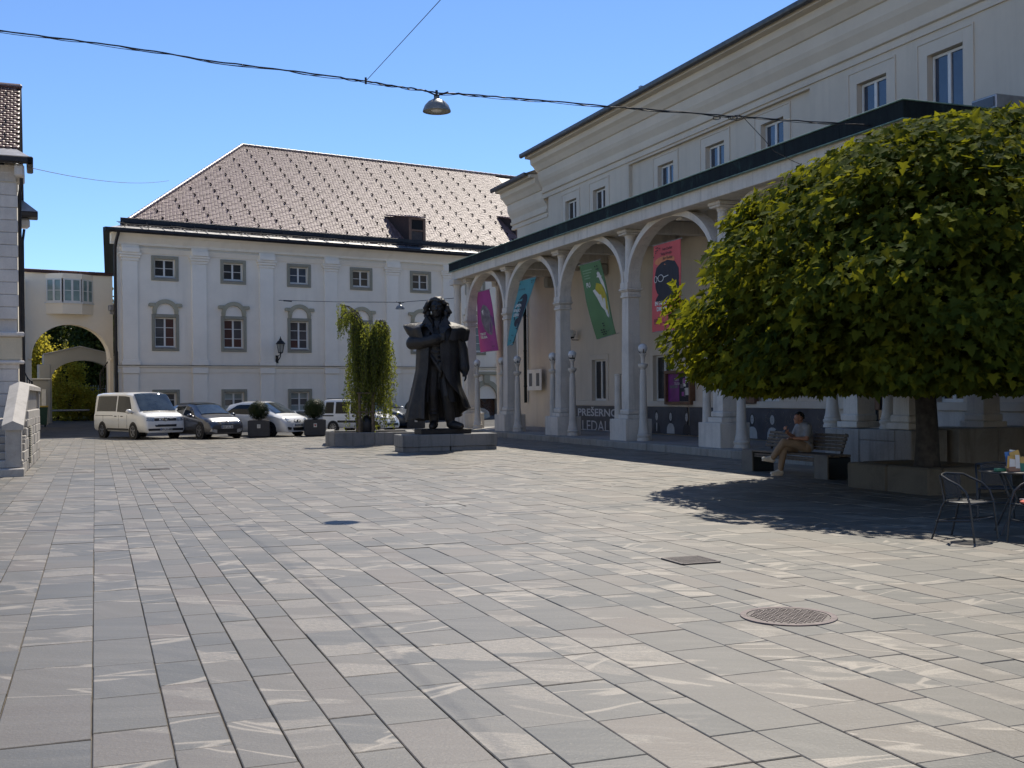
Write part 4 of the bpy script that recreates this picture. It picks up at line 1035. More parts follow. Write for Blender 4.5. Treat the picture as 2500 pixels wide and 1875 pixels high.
# ------------------------------------------------------------------ long white house (local x along the front, y inward)
WH = thing('white_house', 'long white two storey house with pilasters and a brown tiled hip roof', 'building', (c0.x, 53.0, 0), FA)
def fp(px, py, d=0.0): return FF.on_y(px, py, d)
SK = .25
HL = 34.0                                     # length
ff = lambda d, x, z: (x, d, z)                # depth, along, up
ze = fp(330, 566, -.55)[1]                    # underside of the gutter
zc = fp(317, 597)[1]; zf = fp(317, 613)[1]; zk0 = fp(317, 636)[1]; zk1 = fp(317, 617)[1]; zb = fp(317, 876.5)[1]; zs = fp(317, 892)[1]
bays = [fp((369.5+435)/2, 650)[0], fp((537+601)/2, 650)[0], fp((699+760)/2, 660)[0], fp(881.5, 675)[0], fp(1026.5, 690)[0]]
print('bays', bays, 'ze', ze, 'zc', zc, 'zf', zf, 'zk', zk0, zk1, 'zb', zb, 'zs', zs)
dlt = (bays[4]-bays[1])/3
bays = bays + [bays[4] + dlt*k for k in (1, 2, 3)]
pil = [fp(317, 760)[0], fp(486, 760)[0], fp(650, 760)[0], fp(807, 760)[0], fp(957, 760)[0]]
print('pil', pil, 'z windows', fp(402, 623.7)[1], fp(402, 685)[1], fp(402,766.7)[1], fp(402, 854)[1], fp(402, 950)[1], fp(402,1009)[1])
dp_ = (pil[4]-pil[1])/3; pil = pil + [pil[4] + dp_*k for k in (1, 2, 3)]
uz1, uz0 = fp(402, 633)[1], fp(402, 678)[1]         # upper opening
mz1, mz0 = fp(402, 775)[1], fp(402, 849)[1]
gz1, gz0 = fp(402, 959)[1], fp(402, 1012)[1]
ww = .50
holes = []
for b in bays: holes += [(b-ww, b+ww, uz0, uz1), (b-ww, b+ww, mz0, mz1)]
for b in bays[:6]: holes += [(b-ww, b+ww, gz0, gz1)]
dxa, dxb = fp(1161, 980)[0], fp(1212, 980)[0]; dzt = fp(1188, 935)[1]
holes = [h for h in holes if not (h[2] == gz0 and dxa-1 < (h[0]+h[1])/2 < dxb+1)]
holes.append((dxa, dxb, -.2, dzt-.9))
wall_with_holes('wall', M['white_wall'], WH, 0, HL, -.2, zc-.02, holes, 0, .22, fn=ff)
bk = MB(); bk.prism([(.25,.8),(HL,.8),(HL,19),(.25+SK*18,19)], -.2, ze-.05, lambda u, v, w: (u, v, w)); bk.build('core', M['white_wall'], WH)
sw = MB(); sw.quad((0,0,-.2),(SK*19,19,-.2),(SK*19,19,ze),(0,0,ze)); sw.build('side_wall', M['side_wall'], WH)
rng2 = random.Random(11)
for i, b in enumerate(bays):
    for (z0, z1, bars, kind) in ((uz0, uz1, 1, 'u'), (mz0, mz1, 2, 'm'), (gz0, gz1, 2, 'g')):
        if kind == 'g' and (i > 5 or dxa-1 < b < dxb+1): continue
        if kind == 'u': gl = ['glass_dark','glass_dark','glass_dark','glass_dark'] if i != 2 else ['glass_sky']*4
        elif kind == 'm':
            gl = [['glass_grey']*3 + ['blind_red']*3, ['blind_red']*3 + ['blind_red','glass_grey','glass_grey'], ['blind_red','glass_grey','glass_grey'] + ['glass_grey']*3][i % 3] if i < 3 else ['glass_grey']*6
        else: gl = ['glass_pale','glass_grey','glass_pale','glass_pale','glass_grey','glass_pale'] if i else ['glass_dark','glass_grey']*3
        window_unit(WH, b-ww+.01, b+ww-.01, z0+.03, z1-.01, .12, gl, 'white_paint', bars=bars, fn=lambda d, x, z: (x, .12 + d, z), fw=.055)
        mb = MB(); w = .155
        for (p, q, r, s) in ((b-ww-w, b-ww, z0-w, z1+w), (b+ww, b+ww+w, z0-w, z1+w), (b-ww, b+ww, z1, z1+w), (b-ww, b+ww, z0-w, z0)): mb.bbox(p, q, -.055, .01, r, s, .012)
        mb.build('window_surround', M['frame_stone'], WH)
        MB().bbox(b-ww-.02, b+ww+.02, -.085, .12, z0-.035, z0-.002, .006).build('sill', M['zinc'], WH)
        if kind == 'm':                            # baroque hood: two ears and a swung arch
            zt = z1 + w; hd = MB()
            def pr(poly, d0=-.11): hd.prism(poly, d0, .01, lambda u, v, k: (b+u, k, zt+v))
            r0, r1, cz = .44, .63, .10
            an = np.linspace(math.pi*.02, math.pi*.98, 13)
            for p_, q_ in zip(an[:-1], an[1:]):
                pr([(r0*math.cos(p_), cz+r0*.95*math.sin(p_)), (r1*math.cos(p_), cz+r1*.98*math.sin(p_)), (r1*math.cos(q_), cz+r1*.98*math.sin(q_)), (r0*math.cos(q_), cz+r0*.95*math.sin(q_))])
            for s in (-1, 1):
                pr([(s*.44, .004), (s*.62, .004), (s*.62, .14), (s*.56, .30), (s*.47, .34), (s*.41, .2)], -.08)
                pr([(s*.50, .34), (s*.80, .36), (s*.80, .46), (s*.76, .52), (s*.52, .52)], -.13)
            hd.build('window_hood', M['hood_stone'], WH)
            MB().prism([(.43*math.cos(a), cz + .41*math.sin(a)) for a in np.linspace(0, math.pi, 14)] + [(-.43, .0), (.43, .0)], -.02, .01, lambda u, v, k: (b+u, k, zt+v)).build('hood_panel', M['white_pilaster'], WH)
# pilasters with base and capital, lower pilasters, string course, entablature
for x in pil:
    h = .36
    MB().bbox(x-h, x+h, -.10, .01, zb, zk0, .012).build('pilaster', M['white_pilaster'], WH)
    k = MB(); k.bbox(x-h-.05, x+h+.05, -.14, .01, zk0+.001, zk0+.13, .012).bbox(x-h-.11, x+h+.11, -.20, .01, zk0+.132, zk0+.26, .03).bbox(x-h-.15, x+h+.15, -.24, .01, zk0+.262, zk1, .012)
    k.build('capital', M['white_pilaster'], WH)
    MB().bbox(x-h-.02, x+h+.02, -.13, .01, zb-.10, zb-.002, .015).bbox(x-h-.08, x+h+.08, -.18, .01, zs+.012, zb-.102, .015).build('pilaster_base', M['white_pilaster'], WH)
    MB().bbox(x-h, x+h, -.10, .01, -.2, zs-.40, .012).bbox(x-h-.05, x+h+.05, -.15, .01, zs-.398, zs-.10, .03).build('lower_pilaster', M['white_pilaster'], WH)
    MB().bbox(x-h-.05, x+h+.05, -.30, .01, zk1+.002, zf+.15, .012).bbox(x-h-.05, x+h+.05, -.20, .01, zf+.152, zc-.03, .012).build('entablature_break', M['white_pilaster'], WH)
def frun(name, mat, prof, x0, x1):
    mb = MB(); n = len(prof)
    return mb.add([(x0, p[0], p[1]) for p in prof] + [(x1, p[0], p[1]) for p in prof], [(i, i+1, n+i+1, n+i) for i in range(n-1)] + [tuple(range(n)), tuple(range(n, 2*n))[::-1]]).build(name, mat, WH, fix=False)
frun('string_course', M['white_pilaster'], [(.01, zs-.33), (-.04, zs-.33), (-.05, zs-.12), (-.13, zs-.09), (-.15, zs-.01), (.01, zs-.01)], -.12, HL)
frun('string_flashing', M['dark_gutter'], [(.01, zs-.008), (-.20, zs-.008), (-.20, zs+.010), (.01, zs+.011)], -.2, HL)
frun('architrave', M['white_pilaster'], [(.01, zk1+.02), (-.06, zk1+.02), (-.08, zf+.0), (-.17, zf+.14), (-.20, zf+.16), (.01, zf+.17)], -.1, HL)
frun('cornice', M['white_wall'], [(.01, zc-.02), (-.12, zc-.02), (-.14, zc+.10), (-.30, zc+.30), (-.34, zc+.36), (-.50, ze-.04), (-.55, ze-.02), (.01, ze)], -.35, HL)
# gutter, eave apron, snow rail, tiles
PB = 9.76; zr = fp(562, 352, PB)[1]; print('ridge', zr)
ov = .62
frun('gutter', M['dark_gutter'], [(-.58, ze+.10), (-.60, ze-.02), (-.66, ze-.08), (-.74, ze-.08), (-.80, ze-.0), (-.80, ze+.12), (-.58, ze+.13)], -.75, HL)
MB().prism([(-.80,-.58),(-.60,-.58),(-.60+SK*20,19.4),(-.80+SK*20,19.4)], ze-.08, ze+.12, lambda u, v, w: (u, v, w)).prism([(-.60,-.55),(.0,-.55),(SK*20,19.4),(-.60+SK*20,19.4)], ze-.04, ze, lambda u, v, w: (u, v, w)).build('gutter', M['dark_gutter'], WH)
za = ze + .42; ya = .30                        # top of the metal apron
# the two roof planes with the same pitch
slope = (zr - za)/(PB - ya)
def hip(x, y, z): return (x, y, z)
ap = MB(); ap.quad((-.62,-.58,ze+.12), (HL,-.58,ze+.12), (HL,ya,za), (ya,ya,za)).quad((-.62,-.58,ze+.12), (ya,ya,za), (ya+SK*19,19-ya,za), (-.62+SK*20,19.6,ze+.12)); ap.build('eave_apron', M['zinc'], WH)
ps = np.arange(0, HL, 1.05)
sm = MB()
for x in ps: sm.tube([(x, -.57, ze+.135), (x + (.3 if x < .3 else 0), ya, za+.015)], .014, 4)
stuff(sm.build('standing_seams', M['zinc'], WH))
rail = MB()
for k, (f, dz) in enumerate(((.18,.11), (.48,.15), (.80,.18))):
    y = -.58 + (ya+.58)*f; z = ze+.12 + (za-ze-.12)*f + dz
    pts = [(x, y, z + random.uniform(-.03,.03)) for x in np.arange(0, HL, .55)]
    rail.tube(pts, .017, 5)
rail.build('snow_rail', M['black_metal'], WH)
br = MB()
for x in np.arange(.2, HL, 1.15):
    j = random.uniform(-.05,.05)
    br.tube([(x+j, -.5, ze+.16), (x+.05, ya-.1, za+.22)], .014, 4).tube([(x+j, -.2, ze+.25), (x+.32, ya-.15, za+.05)], .012, 4)
stuff(br.build('snow_brackets', M['black_metal'], WH))
MB().bbox(ya-.1, HL, ya-.12, ya-.05, za+.02, za+.33, .01).build('snow_board', M['dark_gutter'], WH)
MB().quad((ya,ya,za-.03), (HL,ya,za-.03), (HL,PB,zr-.03), (PB,PB,zr-.03)).quad((ya,ya,za-.03), (PB,PB,zr-.03), (ya+SK*19,19-ya,za-.03)).build('roof_underlay', M['dark_gutter'], WH)
# beaver tail tiles, laid in rows
cs_ = 1/math.sqrt(1+slope*slope); rowstep = .155; tw = .185
DX = fp(1000, 540, 1.8)[0]
tv = np.array([(-.5,0,.010),(-.25,-.28,.032),(0,-.36,.040),(.25,-.28,.032),(.5,0,.010),(.5,1.3,-.018),(-.5,1.3,-.018), (-.5,0,-.04),(-.25,-.28,-.03),(0,-.36,-.03),(.25,-.28,-.03),(.5,0,-.04)])
tf = [(0,1,2,3,4,5,6), (0,7,8,1), (1,8,9,2), (2,9,10,3), (3,10,11,4)]
pos = []; rows_n = int((PB-ya)/cs_/rowstep)
for r in range(rows_n):
    s_ = r*rowstep + .05; y = ya + s_*cs_; z = za + s_*cs_*slope
    x = y + .1 + (tw/2 if r % 2 else 0)
    while x < 27.5:
        pos.append((x, y, z, random.uniform(-.006,.006))); x += tw
pos = np.array(pos)
ax = np.array([[1,0,0],[0,cs_,-cs_*slope],[0,cs_*slope,cs_]])
T = tv * np.array([tw*.97, rowstep, 1.0])
rotm = np.repeat(ax[None], len(pos), 0)
jit = np.zeros((len(pos), len(T), 3)); jit[:,:,2] = pos[:,3][:,None]
stuff(scatter_mesh('roof_tiles', T, tf, pos[:,:3] + np.array([0,0,.012]), rotm, np.ones(len(pos)), M['roof_tile'], WH, jit))
# hip and ridge caps
rc = MB()
def caps(p, q, n):
    p, q = Vector(p), Vector(q)
    for i in range(n):
        a = p + (q-p)*(i/n); b = p + (q-p)*((i+1.12)/n)
        rc.tube([a, b], [.12, .10], 8)
caps((ya,ya,za+.03), (PB,PB,zr+.02), 42); caps((PB,PB,zr+.02), (HL,PB,zr+.02), 60)
stuff(rc.build('ridge_tiles', M['old_tile'], WH, smooth=50))
# snow guards: one small iron hook each, in staggered rows
sg0 = None
def guard(x, y):
    global sg0
    z = za + (y-ya)*slope
    if sg0 is None:
        g_ = MB(); g_.box(-.014, .014, -.20, .08, .055, .068).box(-.030, .030, -.215, -.195, .0, .13).box(-.012, .012, -.20, -.08, .068, .12); sg0 = g_.build('snow_guard', M['guard_black'], WH)
        sg0.location = (x, y, z); sg0.rotation_euler = (math.atan(slope), 0, 0); return
    dup(sg0, WH, (x, y, z))
r = 0; y = ya + .25
while y < PB-.5:
    x = y + .6 + (.62 if r % 2 else 0)
    while x < 25.5:
        if not (abs(x-DX) < .9 and y < 4.2): guard(x + random.uniform(-.05,.05), y)
        x += 1.24
    y += .62; r += 1
# dormer: small louvred shed dormer
yd = .30
dxl, dxr = fp(1000, 560, yd)[0], fp(1036, 560, yd)[0]; DT = fp(1018, 532, yd)[1]
def dormer(xl, xr, yd, nm, zd1):
    zd0 = za + (yd-ya)*slope - .25; yb = ya + (zd1 + .42 - za)/slope; zb_ = za + (yb-ya)*slope
    d = MB(); d.quad((xl,yd,zd0),(xr,yd,zd0),(xr,yd,zd1),(xl,yd,zd1)).add([(xl,yd,zd0),(xl,yd,zd1),(xl,yb,zb_+.02)], [(0,1,2)]).add([(xr,yd,zd0),(xr,yd,zd1),(xr,yb,zb_+.02)], [(0,1,2)])
    o = d.build('dormer', M['door_wood'], WH)
    w = (xr-xl)/2
    MB().box(xl+w*.35, xr-w*.25, yd-.03, yd-.01, zd1-.62, zd1-.12).build('opening', M['grate_dark'], o)
    f = MB(); f.bbox(xl-.06, xl+.10, yd-.06, yd-.005, zd0, zd1, .01).bbox(xr-.10, xr+.06, yd-.06, yd-.005, zd0, zd1, .01).bbox(xl, xr, yd-.07, yd-.012, zd1-.12, zd1, .01).bbox(xl+.1, xr-.1, yd-.05, yd-.012, zd1-.75, zd1-.66, .01); f.build('frame', M['brown_wood'], o)
    n = 14; P = []
    for r in range(n):
        f0 = r/n
        for k in range(int((xr-xl+.3)/.16)):
            P.append((xl-.1 + k*.16 + (.08 if r % 2 else 0), yd-.15 + (yb-yd+.15)*f0, zd1+.03 + (zb_+.05-zd1)*f0))
    P = np.array(P); sl_ = (zb_-zd1)/(yb-yd); c_ = 1/math.sqrt(1+sl_*sl_)
    A = np.array([[1,0,0],[0,c_,-c_*sl_],[0,c_*sl_,c_]])
    stuff(scatter_mesh('dormer_tiles', tv*np.array([.155,.17,1]), tf, P, np.repeat(A[None], len(P), 0), np.ones(len(P)), M['roof_tile'], o))
dormer(dxl, dxr, yd, 'dormer', DT)
xl2 = fp(1262, 510, 2.2)[0]; dormer(xl2-.05, xl2+1.3, 2.2, 'dormer', za + (2.2-ya)*slope + 1.0)
# corner downpipe
MB().tube([(-.12,-.70,ze-.05), (-.16,-.40,ze-.45), (-.16,-.16,ze-.75), (-.16,-.16,.1)], .075, 10).build('downpipe', M['dark_gutter'], WH, smooth=40)
# arched door at the far end: stone surround and wooden leaf in diamond boards
dc = (dxa+dxb)/2; dw = (dxb-dxa)/2; sp = dzt-.9
do = MB()
pts = [(dxa,.2,-.2),(dxb,.2,-.2),(dxb,.2,sp)] + [(dc+dw*math.cos(a), .2, sp+.8*math.sin(a)) for a in np.linspace(0, math.pi, 12)[1:-1]] + [(dxa,.2,sp)]
do.add(pts, [tuple(range(len(pts)))]); dd = do.build('door', M['door_wood'], WH)
st = MB()
for k in range(12):
    a = math.pi*k/11
for (s) in (-1, 1): st.bbox(dc+s*dw-.0 if s > 0 else dc-dw-.28, dc+dw+.28 if s > 0 else dc-dw, -.10, .22, -.2, sp, .02)
an = np.linspace(0, math.pi, 10)
for p_, q_ in zip(an[:-1], an[1:]):
    st.prism([(dw*math.cos(p_), .8*math.sin(p_)), ((dw+.28)*math.cos(p_), 1.08*math.sin(p_)), ((dw+.28)*math.cos(q_), 1.08*math.sin(q_)), (dw*math.cos(q_), .8*math.sin(q_))], -.10, .22, lambda u, v, k: (dc+u, k, sp+v))
st.bbox(dc-.2, dc+.2, -.16, .0, sp+.85, sp+1.35, .03).bbox(dc-dw-.5, dc+dw+.5, -.14, .0, sp+1.36, sp+1.55, .03)
st.build('door_surround', M['hood_stone'], WH)
for q in (-1, 1):
    cx = dc + q*dw/2
    for k in range(5):
        e = .12 + k*.17
        b_ = MB()
        for (sx, sz) in ((1,1),(1,-1),(-1,1),(-1,-1)):
            b_.tube([(cx+sx*min(e, dw/2-.04), .17, sp*.45 + sz*max(0, e-(dw/2-.04))), (cx + sx*max(0, e-1.1), .17, sp*.45+sz*min(e, 1.1))], .03, 4)
        b_.build('board', M['brown_wood'], dd)
# wall lantern on the front
lx, lz = fp(685, 850, -.5)
ln = thing('wall_lantern', 'black iron wall lantern on a bracket between house windows above the white cars', 'lantern', FF.w(lx, 0, lz), FA)
lb = MB(); lb.tube([(0,-.02,-.55), (0,-.2,-.60), (0,-.48,-.42), (0,-.5,-.25)], .028, 6).box(-.07, .07, -.03, .0, -.75, -.35).tube([(0,-.03,-.4), (0,-.3,-.35), (0,-.48,-.30)], .018, 5); lb.build('bracket', M['black_metal'], ln)
cg = MB()
for k in range(6):
    a = k*math.pi/3; cg.tube([(.12*math.cos(a), -.5+.12*math.sin(a), -.22), (.20*math.cos(a), -.5+.20*math.sin(a), .20)], .012, 4)
cg.lathe([(.13,-.25),(.13,-.21),(.02,-.30)], 0, -.5, 0, 6).lathe([(.24,.20),(.24,.23),(.12,.38),(.07,.40),(.07,.46),(.03,.50),(.01,.60)], 0, -.5, 0, 12); cg.build('cage', M['black_metal'], ln)
MB().lathe([(.105,-.2),(.185,.19)], 0, -.5, 0, 6).build('glass', M['lamp_glass'], ln)
# ------------------------------------------------------------------ left house with banded stone front
LA = math.atan(.423)
q0 = at(46, 1000, 30.5); LF = Frame(q0.x, 30.5, LA)        # local y runs away along the visible side, x to the right
LH = thing('banded_house', 'tall pale house with banded stone front and steep tiled gable at the left edge', 'building', (q0.x, 30.5, 0), LA)
le = LF.on_y(30, 395, -.5)[1]                              # eave underside
lz = lambda py, k=0.0: LF.on_y(30, py, k)[1]
DL = 8.0; XL = -9.0
zr_ = LF.on_y(50, 216, 3.6)[1]
# side wall with window slits, gable
side_h = [(2.3, 3.0, lz(690)+.6, lz(560)+.9), (4.9, 5.6, 3.4, 5.0), (4.9, 5.6, 6.3, 7.6)]
wall_with_holes('side_wall', M['pale_gable'], LH, 0, DL, -.1, le, side_h, 0, -.15)
for (a, b, z0, z1) in side_h: window_unit(LH, a+.02, b-.02, z0, z1, -.12, 'glass_grey', 'white_paint', fn=lambda d, y, z: (-.10 - d, y, z))
MB().prism([(0, le), (DL, le), (3.6, zr_-.15)], -.02, -.3, lambda u, v, w: (w, u, v)).build('gable', M['pale_gable'], LH)
MB().box(-.33, -.015, 1.9, 2.35, le+.7, le+1.6).box(-.01, .004, 1.95, 2.3, le+.75, le+1.55).build('gable_window', M['glass_grey'], LH)
MB().quad((XL,.02,-.1),(-.02,.02,-.1),(-.02,.02,le),(XL,.02,le)).quad((XL,DL,-.1),(0,DL,-.1),(0,DL,le),(XL,DL,le)).build('wall', M['rustic_stone'], LH)
# banded masonry on the front: every block its own piece
z = 1.12; r = 0
ztopm = le - .75
bh = LF.on_y(20, 590, 0)[1] - LF.on_y(20, 630, 0)[1]
zst0, zst1 = lz(880), lz(800)
MB().bbox(XL, .08, -.10, .02, -.1, 1.10, .02).build('wall_base', M['rustic_beige'], LH)
while z < ztopm:
    h = .335
    if zst0 - .1 < z < zst1 - .1: z += h; continue
    x = 0.0; k = 0
    while x > -5:
        w = .62 if (k + r) % 2 == 0 else .86
        beige = (k % 2 == 1)
        d = .075 if not beige else .045
        MB().bbox(x-w+.006, x-.006 + (.03 if k == 0 and r % 2 == 0 else 0), -d, .0, z+.004, z+h-.004, .012).build('stone_block', M['rustic_beige'] if beige else M['rustic_stone'], LH)
        x -= w; k += 1
        if k > 3: break
    z += h; r += 1
MB().bbox(XL, .10, -.10, .02, zst0, zst1-.25, .02).build('band', M['rustic_beige'], LH)
MB().bbox(XL, .16, -.18, .02, zst0-.10, zst0-.002, .03).bbox(XL, .16, -.18, .02, zst1-.248, zst1-.12, .03).build('string_course', M['rustic_stone'], LH)
MB().bbox(XL, .03, -.06, .02, ztopm+.03, le-.45, .01).build('band', M['rustic_beige'], LH)
cn = MB(); prof = [(.0, le-.45), (-.08, le-.45), (-.12, le-.3), (-.22, le-.25), (-.30, le-.08), (-.42, le-.02), (.0, le)]
cn.add([(XL, p[0], p[1]) for p in prof] + [(.12, p[0], p[1]) for p in prof], [(i, i+1, 8+i-1+0, 7+i) for i in range(6)] + [tuple(range(7)), tuple(range(7, 14))[::-1]]); cn.build('cornice', M['rustic_stone'], LH)
MB().bbox(-.05, .20, -.4, 1.0, le-.35, le-.02, .05).build('cornice_return', M['rustic_stone'], LH)
MB().bbox(XL, .42, -.60, -.40, le-.02, le+.16, .03).bbox(.25, .42, -.60, 1.0, le-.02, le+.16, .03).build('gutter', M['dark_gutter'], LH)
ze2 = le+.16
MB().quad((XL,-.5,ze2), (.36,-.5,ze2), (-.05,.55,ze2+.42), (XL,.55,ze2+.42)).quad((.36,-.5,ze2), (.36,.95,ze2), (-.05,.55,ze2+.42)).build('eave_apron', M['zinc'], LH)
P = []; y0_, z0_ = .5, ze2+.42; sl2 = (zr_-z0_)/(3.6-y0_); c2 = 1/math.sqrt(1+sl2*sl2); n = int((3.6-y0_)/c2/.15)
for r in range(n):
    s_ = r*.15
    for k in range(20): P.append((-.02 - k*.18 - (.09 if r % 2 else 0), y0_ + s_*c2, z0_ + s_*c2*sl2 + .02))
P = np.array(P); A = np.array([[1,0,0],[0,c2,-c2*sl2],[0,c2*sl2,c2]])
stuff(scatter_mesh('roof_tiles', tv*np.array([.175,.15,1]), tf, P, np.repeat(A[None], len(P), 0), np.ones(len(P)), M['old_tile'], LH))
MB().quad((XL,.45,ze2+.36), (-.02,.45,ze2+.36), (-.02,3.6,zr_-.02), (XL,3.6,zr_-.02)).quad((XL,3.6,zr_-.02), (.12,3.6,zr_-.02), (.12,DL+.5,le-.05), (XL,DL+.5,le-.05)).quad((.0,.5,ze2+.3),(.12,.5,ze2+.36),(.12,3.6,zr_),(.0,3.6,zr_)).build('roof', M['dark_gutter'], LH)
MB().bbox(XL, .14, 3.5, 3.7, zr_-.02, zr_+.12, .05).build('ridge', M['old_tile'], LH)
for r in range(8):
    for k in range(3):
        y = .9 + r*.36; MB().box(-.32-k*.75-(.37 if r % 2 else 0), -.28-k*.75-(.37 if r % 2 else 0), y-.05, y-.03, z0_+(y-y0_)*sl2+.02, z0_+(y-y0_)*sl2+.16).build('snow_guard', M['black_metal'], LH)
MB().bbox(-.1, .55, DL-.3, DL+.5, le-.22, le-.04, .03).build('gutter', M['dark_gutter'], LH)
MB().add([(-.1,DL-.3,le-.04),(.55,DL-.3,le-.04),(.55,DL+.5,le-.04),(-.1,DL+.5,le-.04),(0,DL-.1,le+.42)], [(0,1,4),(1,2,4),(2,3,4),(3,0,4)]).build('eave_apron', M['zinc'], LH)
MB().bbox(-.05, .30, DL-.05, DL+.4, le-.55, le-.23, .08).build('cornice_return', M['rustic_stone'], LH)
MB().tube([(.12,-.12,le-.1), (.12,-.05,le-.5), (.07,.05,le-.8), (.07,.05,1.0), (.07,.05,.2)], .048, 10).build('downpipe', M['dark_gutter'], LH, smooth=40)
MB().tube([(.12,DL+.1,le-.6), (.07,DL+.05,le-1.0), (.07,DL+.05,.2)], .045, 10).build('downpipe', M['dark_gutter'], LH, smooth=40)
# wing beyond the gable as far as the gate bridge
MB().quad((0,DL,-.1),(0,27,-.1),(0,27,7.2),(0,DL,7.2)).quad((0,27,-.1),(-6,27,-.1),(-6,27,7.2),(0,27,7.2)).quad((0,DL,7.2),(0,27,7.2),(-6,27,7.2),(-6,DL,7.2)).build('rear_wing', M['pale_gable'], LH)

# ------------------------------------------------------------------ stone stairs with parapet
SA = math.atan(.369)
s0 = gnd(53, 1163.5); s1 = gnd(98.6, 1116)
SF = Frame(s0.x, s0.y, SA)
ST = thing('stone_staircase', 'stone staircase with a sloping parapet and balusters at the left house', 'staircase', (s0.x, s0.y, 0), SA)
Ls = (Vector((s1.x, s1.y)) - Vector((s0.x, s0.y))).length
rise, tread = .165, .37; NS = 7
for k in range(NS):
    w0 = .04 if k == 0 else .0
    MB().bbox(-3.2, w0, k*tread, k*tread+tread+.04 if k < NS-1 else Ls, k*rise + (-.05 if k == 0 else .002), (k+1)*rise, .016).build('step', M['stair_stone'], ST)
MB().box(-3.2, -.03, .4, Ls, -.05, .16).build('core', M['stair_stone'], ST)
zl = NS*rise
# rough stone side wall: blocks
rs = random.Random(3)
y = .42
zz = 0.0
for row in range(5):
    hgt = [.26, .24, .26, .22, .2][row]; y = max(.40, (zz/rise)*tread*.98 + .25)
    while y < Ls - .05:
        L = rs.uniform(.35, .75); y2 = min(y+L, Ls)
        MB().bbox(-.12, .0 + rs.uniform(.0,.014), y+.003, y2-.003, zz+.003, zz+hgt-.003, .014).build('side_stone', M['stair_stone'], ST)
        y = y2
    zz += hgt
gr = MB()
for k in range(18): gr.bbox(.02, .06, 2.6, 3.0, .15+k*.05, .175+k*.05, .004)
stuff(gr.build('vent_grille', M['frame_stone'], ST))
# parapet: newel, sloping coping with ridge, balusters, level coping
MB().bbox(-.34, -.02, .34, .66, .165, 1.0, .02).build('newel', M['stair_stone'], ST)
def coping(p, q):
    (y0, z0), (y1, z1) = p, q
    prof = [(-.40, 0), (.03, 0), (.03, .10), (-.185, .20), (-.40, .10)]
    mb = MB(); mb.add([(x, y0, z0+h) for x, h in prof] + [(x, y1, z1+h) for x, h in prof], [(i, (i+1) % 5, (i+1) % 5 + 5, i+5) for i in range(5)] + [tuple(range(5)), tuple(range(5, 10))[::-1]])
    return mb.build('coping', M['stair_stone'], ST)
ztp = 1.86; ys1 = 2.75
coping((.28, .98), (ys1, ztp)); coping((ys1+.004, ztp), (Ls+.02, ztp))
for k in range(7):
    y = .85 + k*.30; zb_ = rise*(int(y/tread)+1); zt_ = .98 + (y-.28)/(ys1-.28)*(ztp-.98)
    MB().bbox(-.26, -.08, y, y+.13, zb_, zt_+.02, .008).build('baluster', M['stair_stone'], ST)
k = 0; y = ys1+.2
while y < Ls-.3:
    MB().bbox(-.26, -.06, y, y+.20, zl+.22, ztp+.002, .008).build('baluster', M['stair_stone'], ST); y += .52
MB().bbox(-.36, .0, ys1+.02, Ls, zl+.002, zl+.22, .02).build('plinth_course', M['stair_stone'], ST)
MB().bbox(-.34, .0, Ls-.26, Ls, zl+.222, ztp, .02).build('newel', M['stair_stone'], ST)

# ------------------------------------------------------------------ gate bridge with bay window
b0 = at(58, 900, 53.0); b1 = at(277, 900, 55.4)
BA = math.atan2(b1.y-b0.y, b1.x-b0.x); BF = Frame(b0.x, b0.y, BA); BL = math.hypot(b1.x-b0.x, b1.y-b0.y)
GB = thing('gate_bridge', 'cream covered bridge with a bay window above a round gateway arch', 'building', (b0.x, b0.y, 0), BA)
bp = lambda px, py, d=0.0: BF.on_y(px, py, d)
zt_ = bp(160, 668)[1]; xa, zsp = bp(77, 872); xb = bp(268, 872)[0]; zap = bp(170, 792)[1]
cx_ = (xa+xb)/2; hw = (xb-xa)/2
def arch_wall(name, mat, parent, x0, x1, ztop_fn, xa, xb, zs, za, y0, y1, zb=-.1):
    an = np.linspace(math.pi, 0, 25); c = (xa+xb)/2; h = (xb-xa)/2
    ins = [(xa, zb)] + [(c + h*math.cos(a), zs + (za-zs)*math.sin(a)) for a in an] + [(xb, zb)]
    out = [(x0, zb)] + [(x0 + (x1-x0)*i/24, ztop_fn(x0 + (x1-x0)*i/24)) for i in range(25)] + [(x1, zb)]
    mb = MB(); n = len(ins)
    for y in (y0, y1): mb.grid([[(p[0], y, p[1]) for p in ins], [(p[0], y, p[1]) for p in out]])
    mb.grid([[(p[0], y0, p[1]) for p in ins], [(p[0], y1, p[1]) for p in ins]]); mb.grid([[(p[0], y0, p[1]) for p in out], [(p[0], y1, p[1]) for p in out]])
    return mb.build(name, mat, parent)
arch_wall('wall', M['cream_wall'], GB, 0, BL, lambda x: zt_ - .02*math.sin(x*2), xa, xb, zsp, zap, 0, .55)
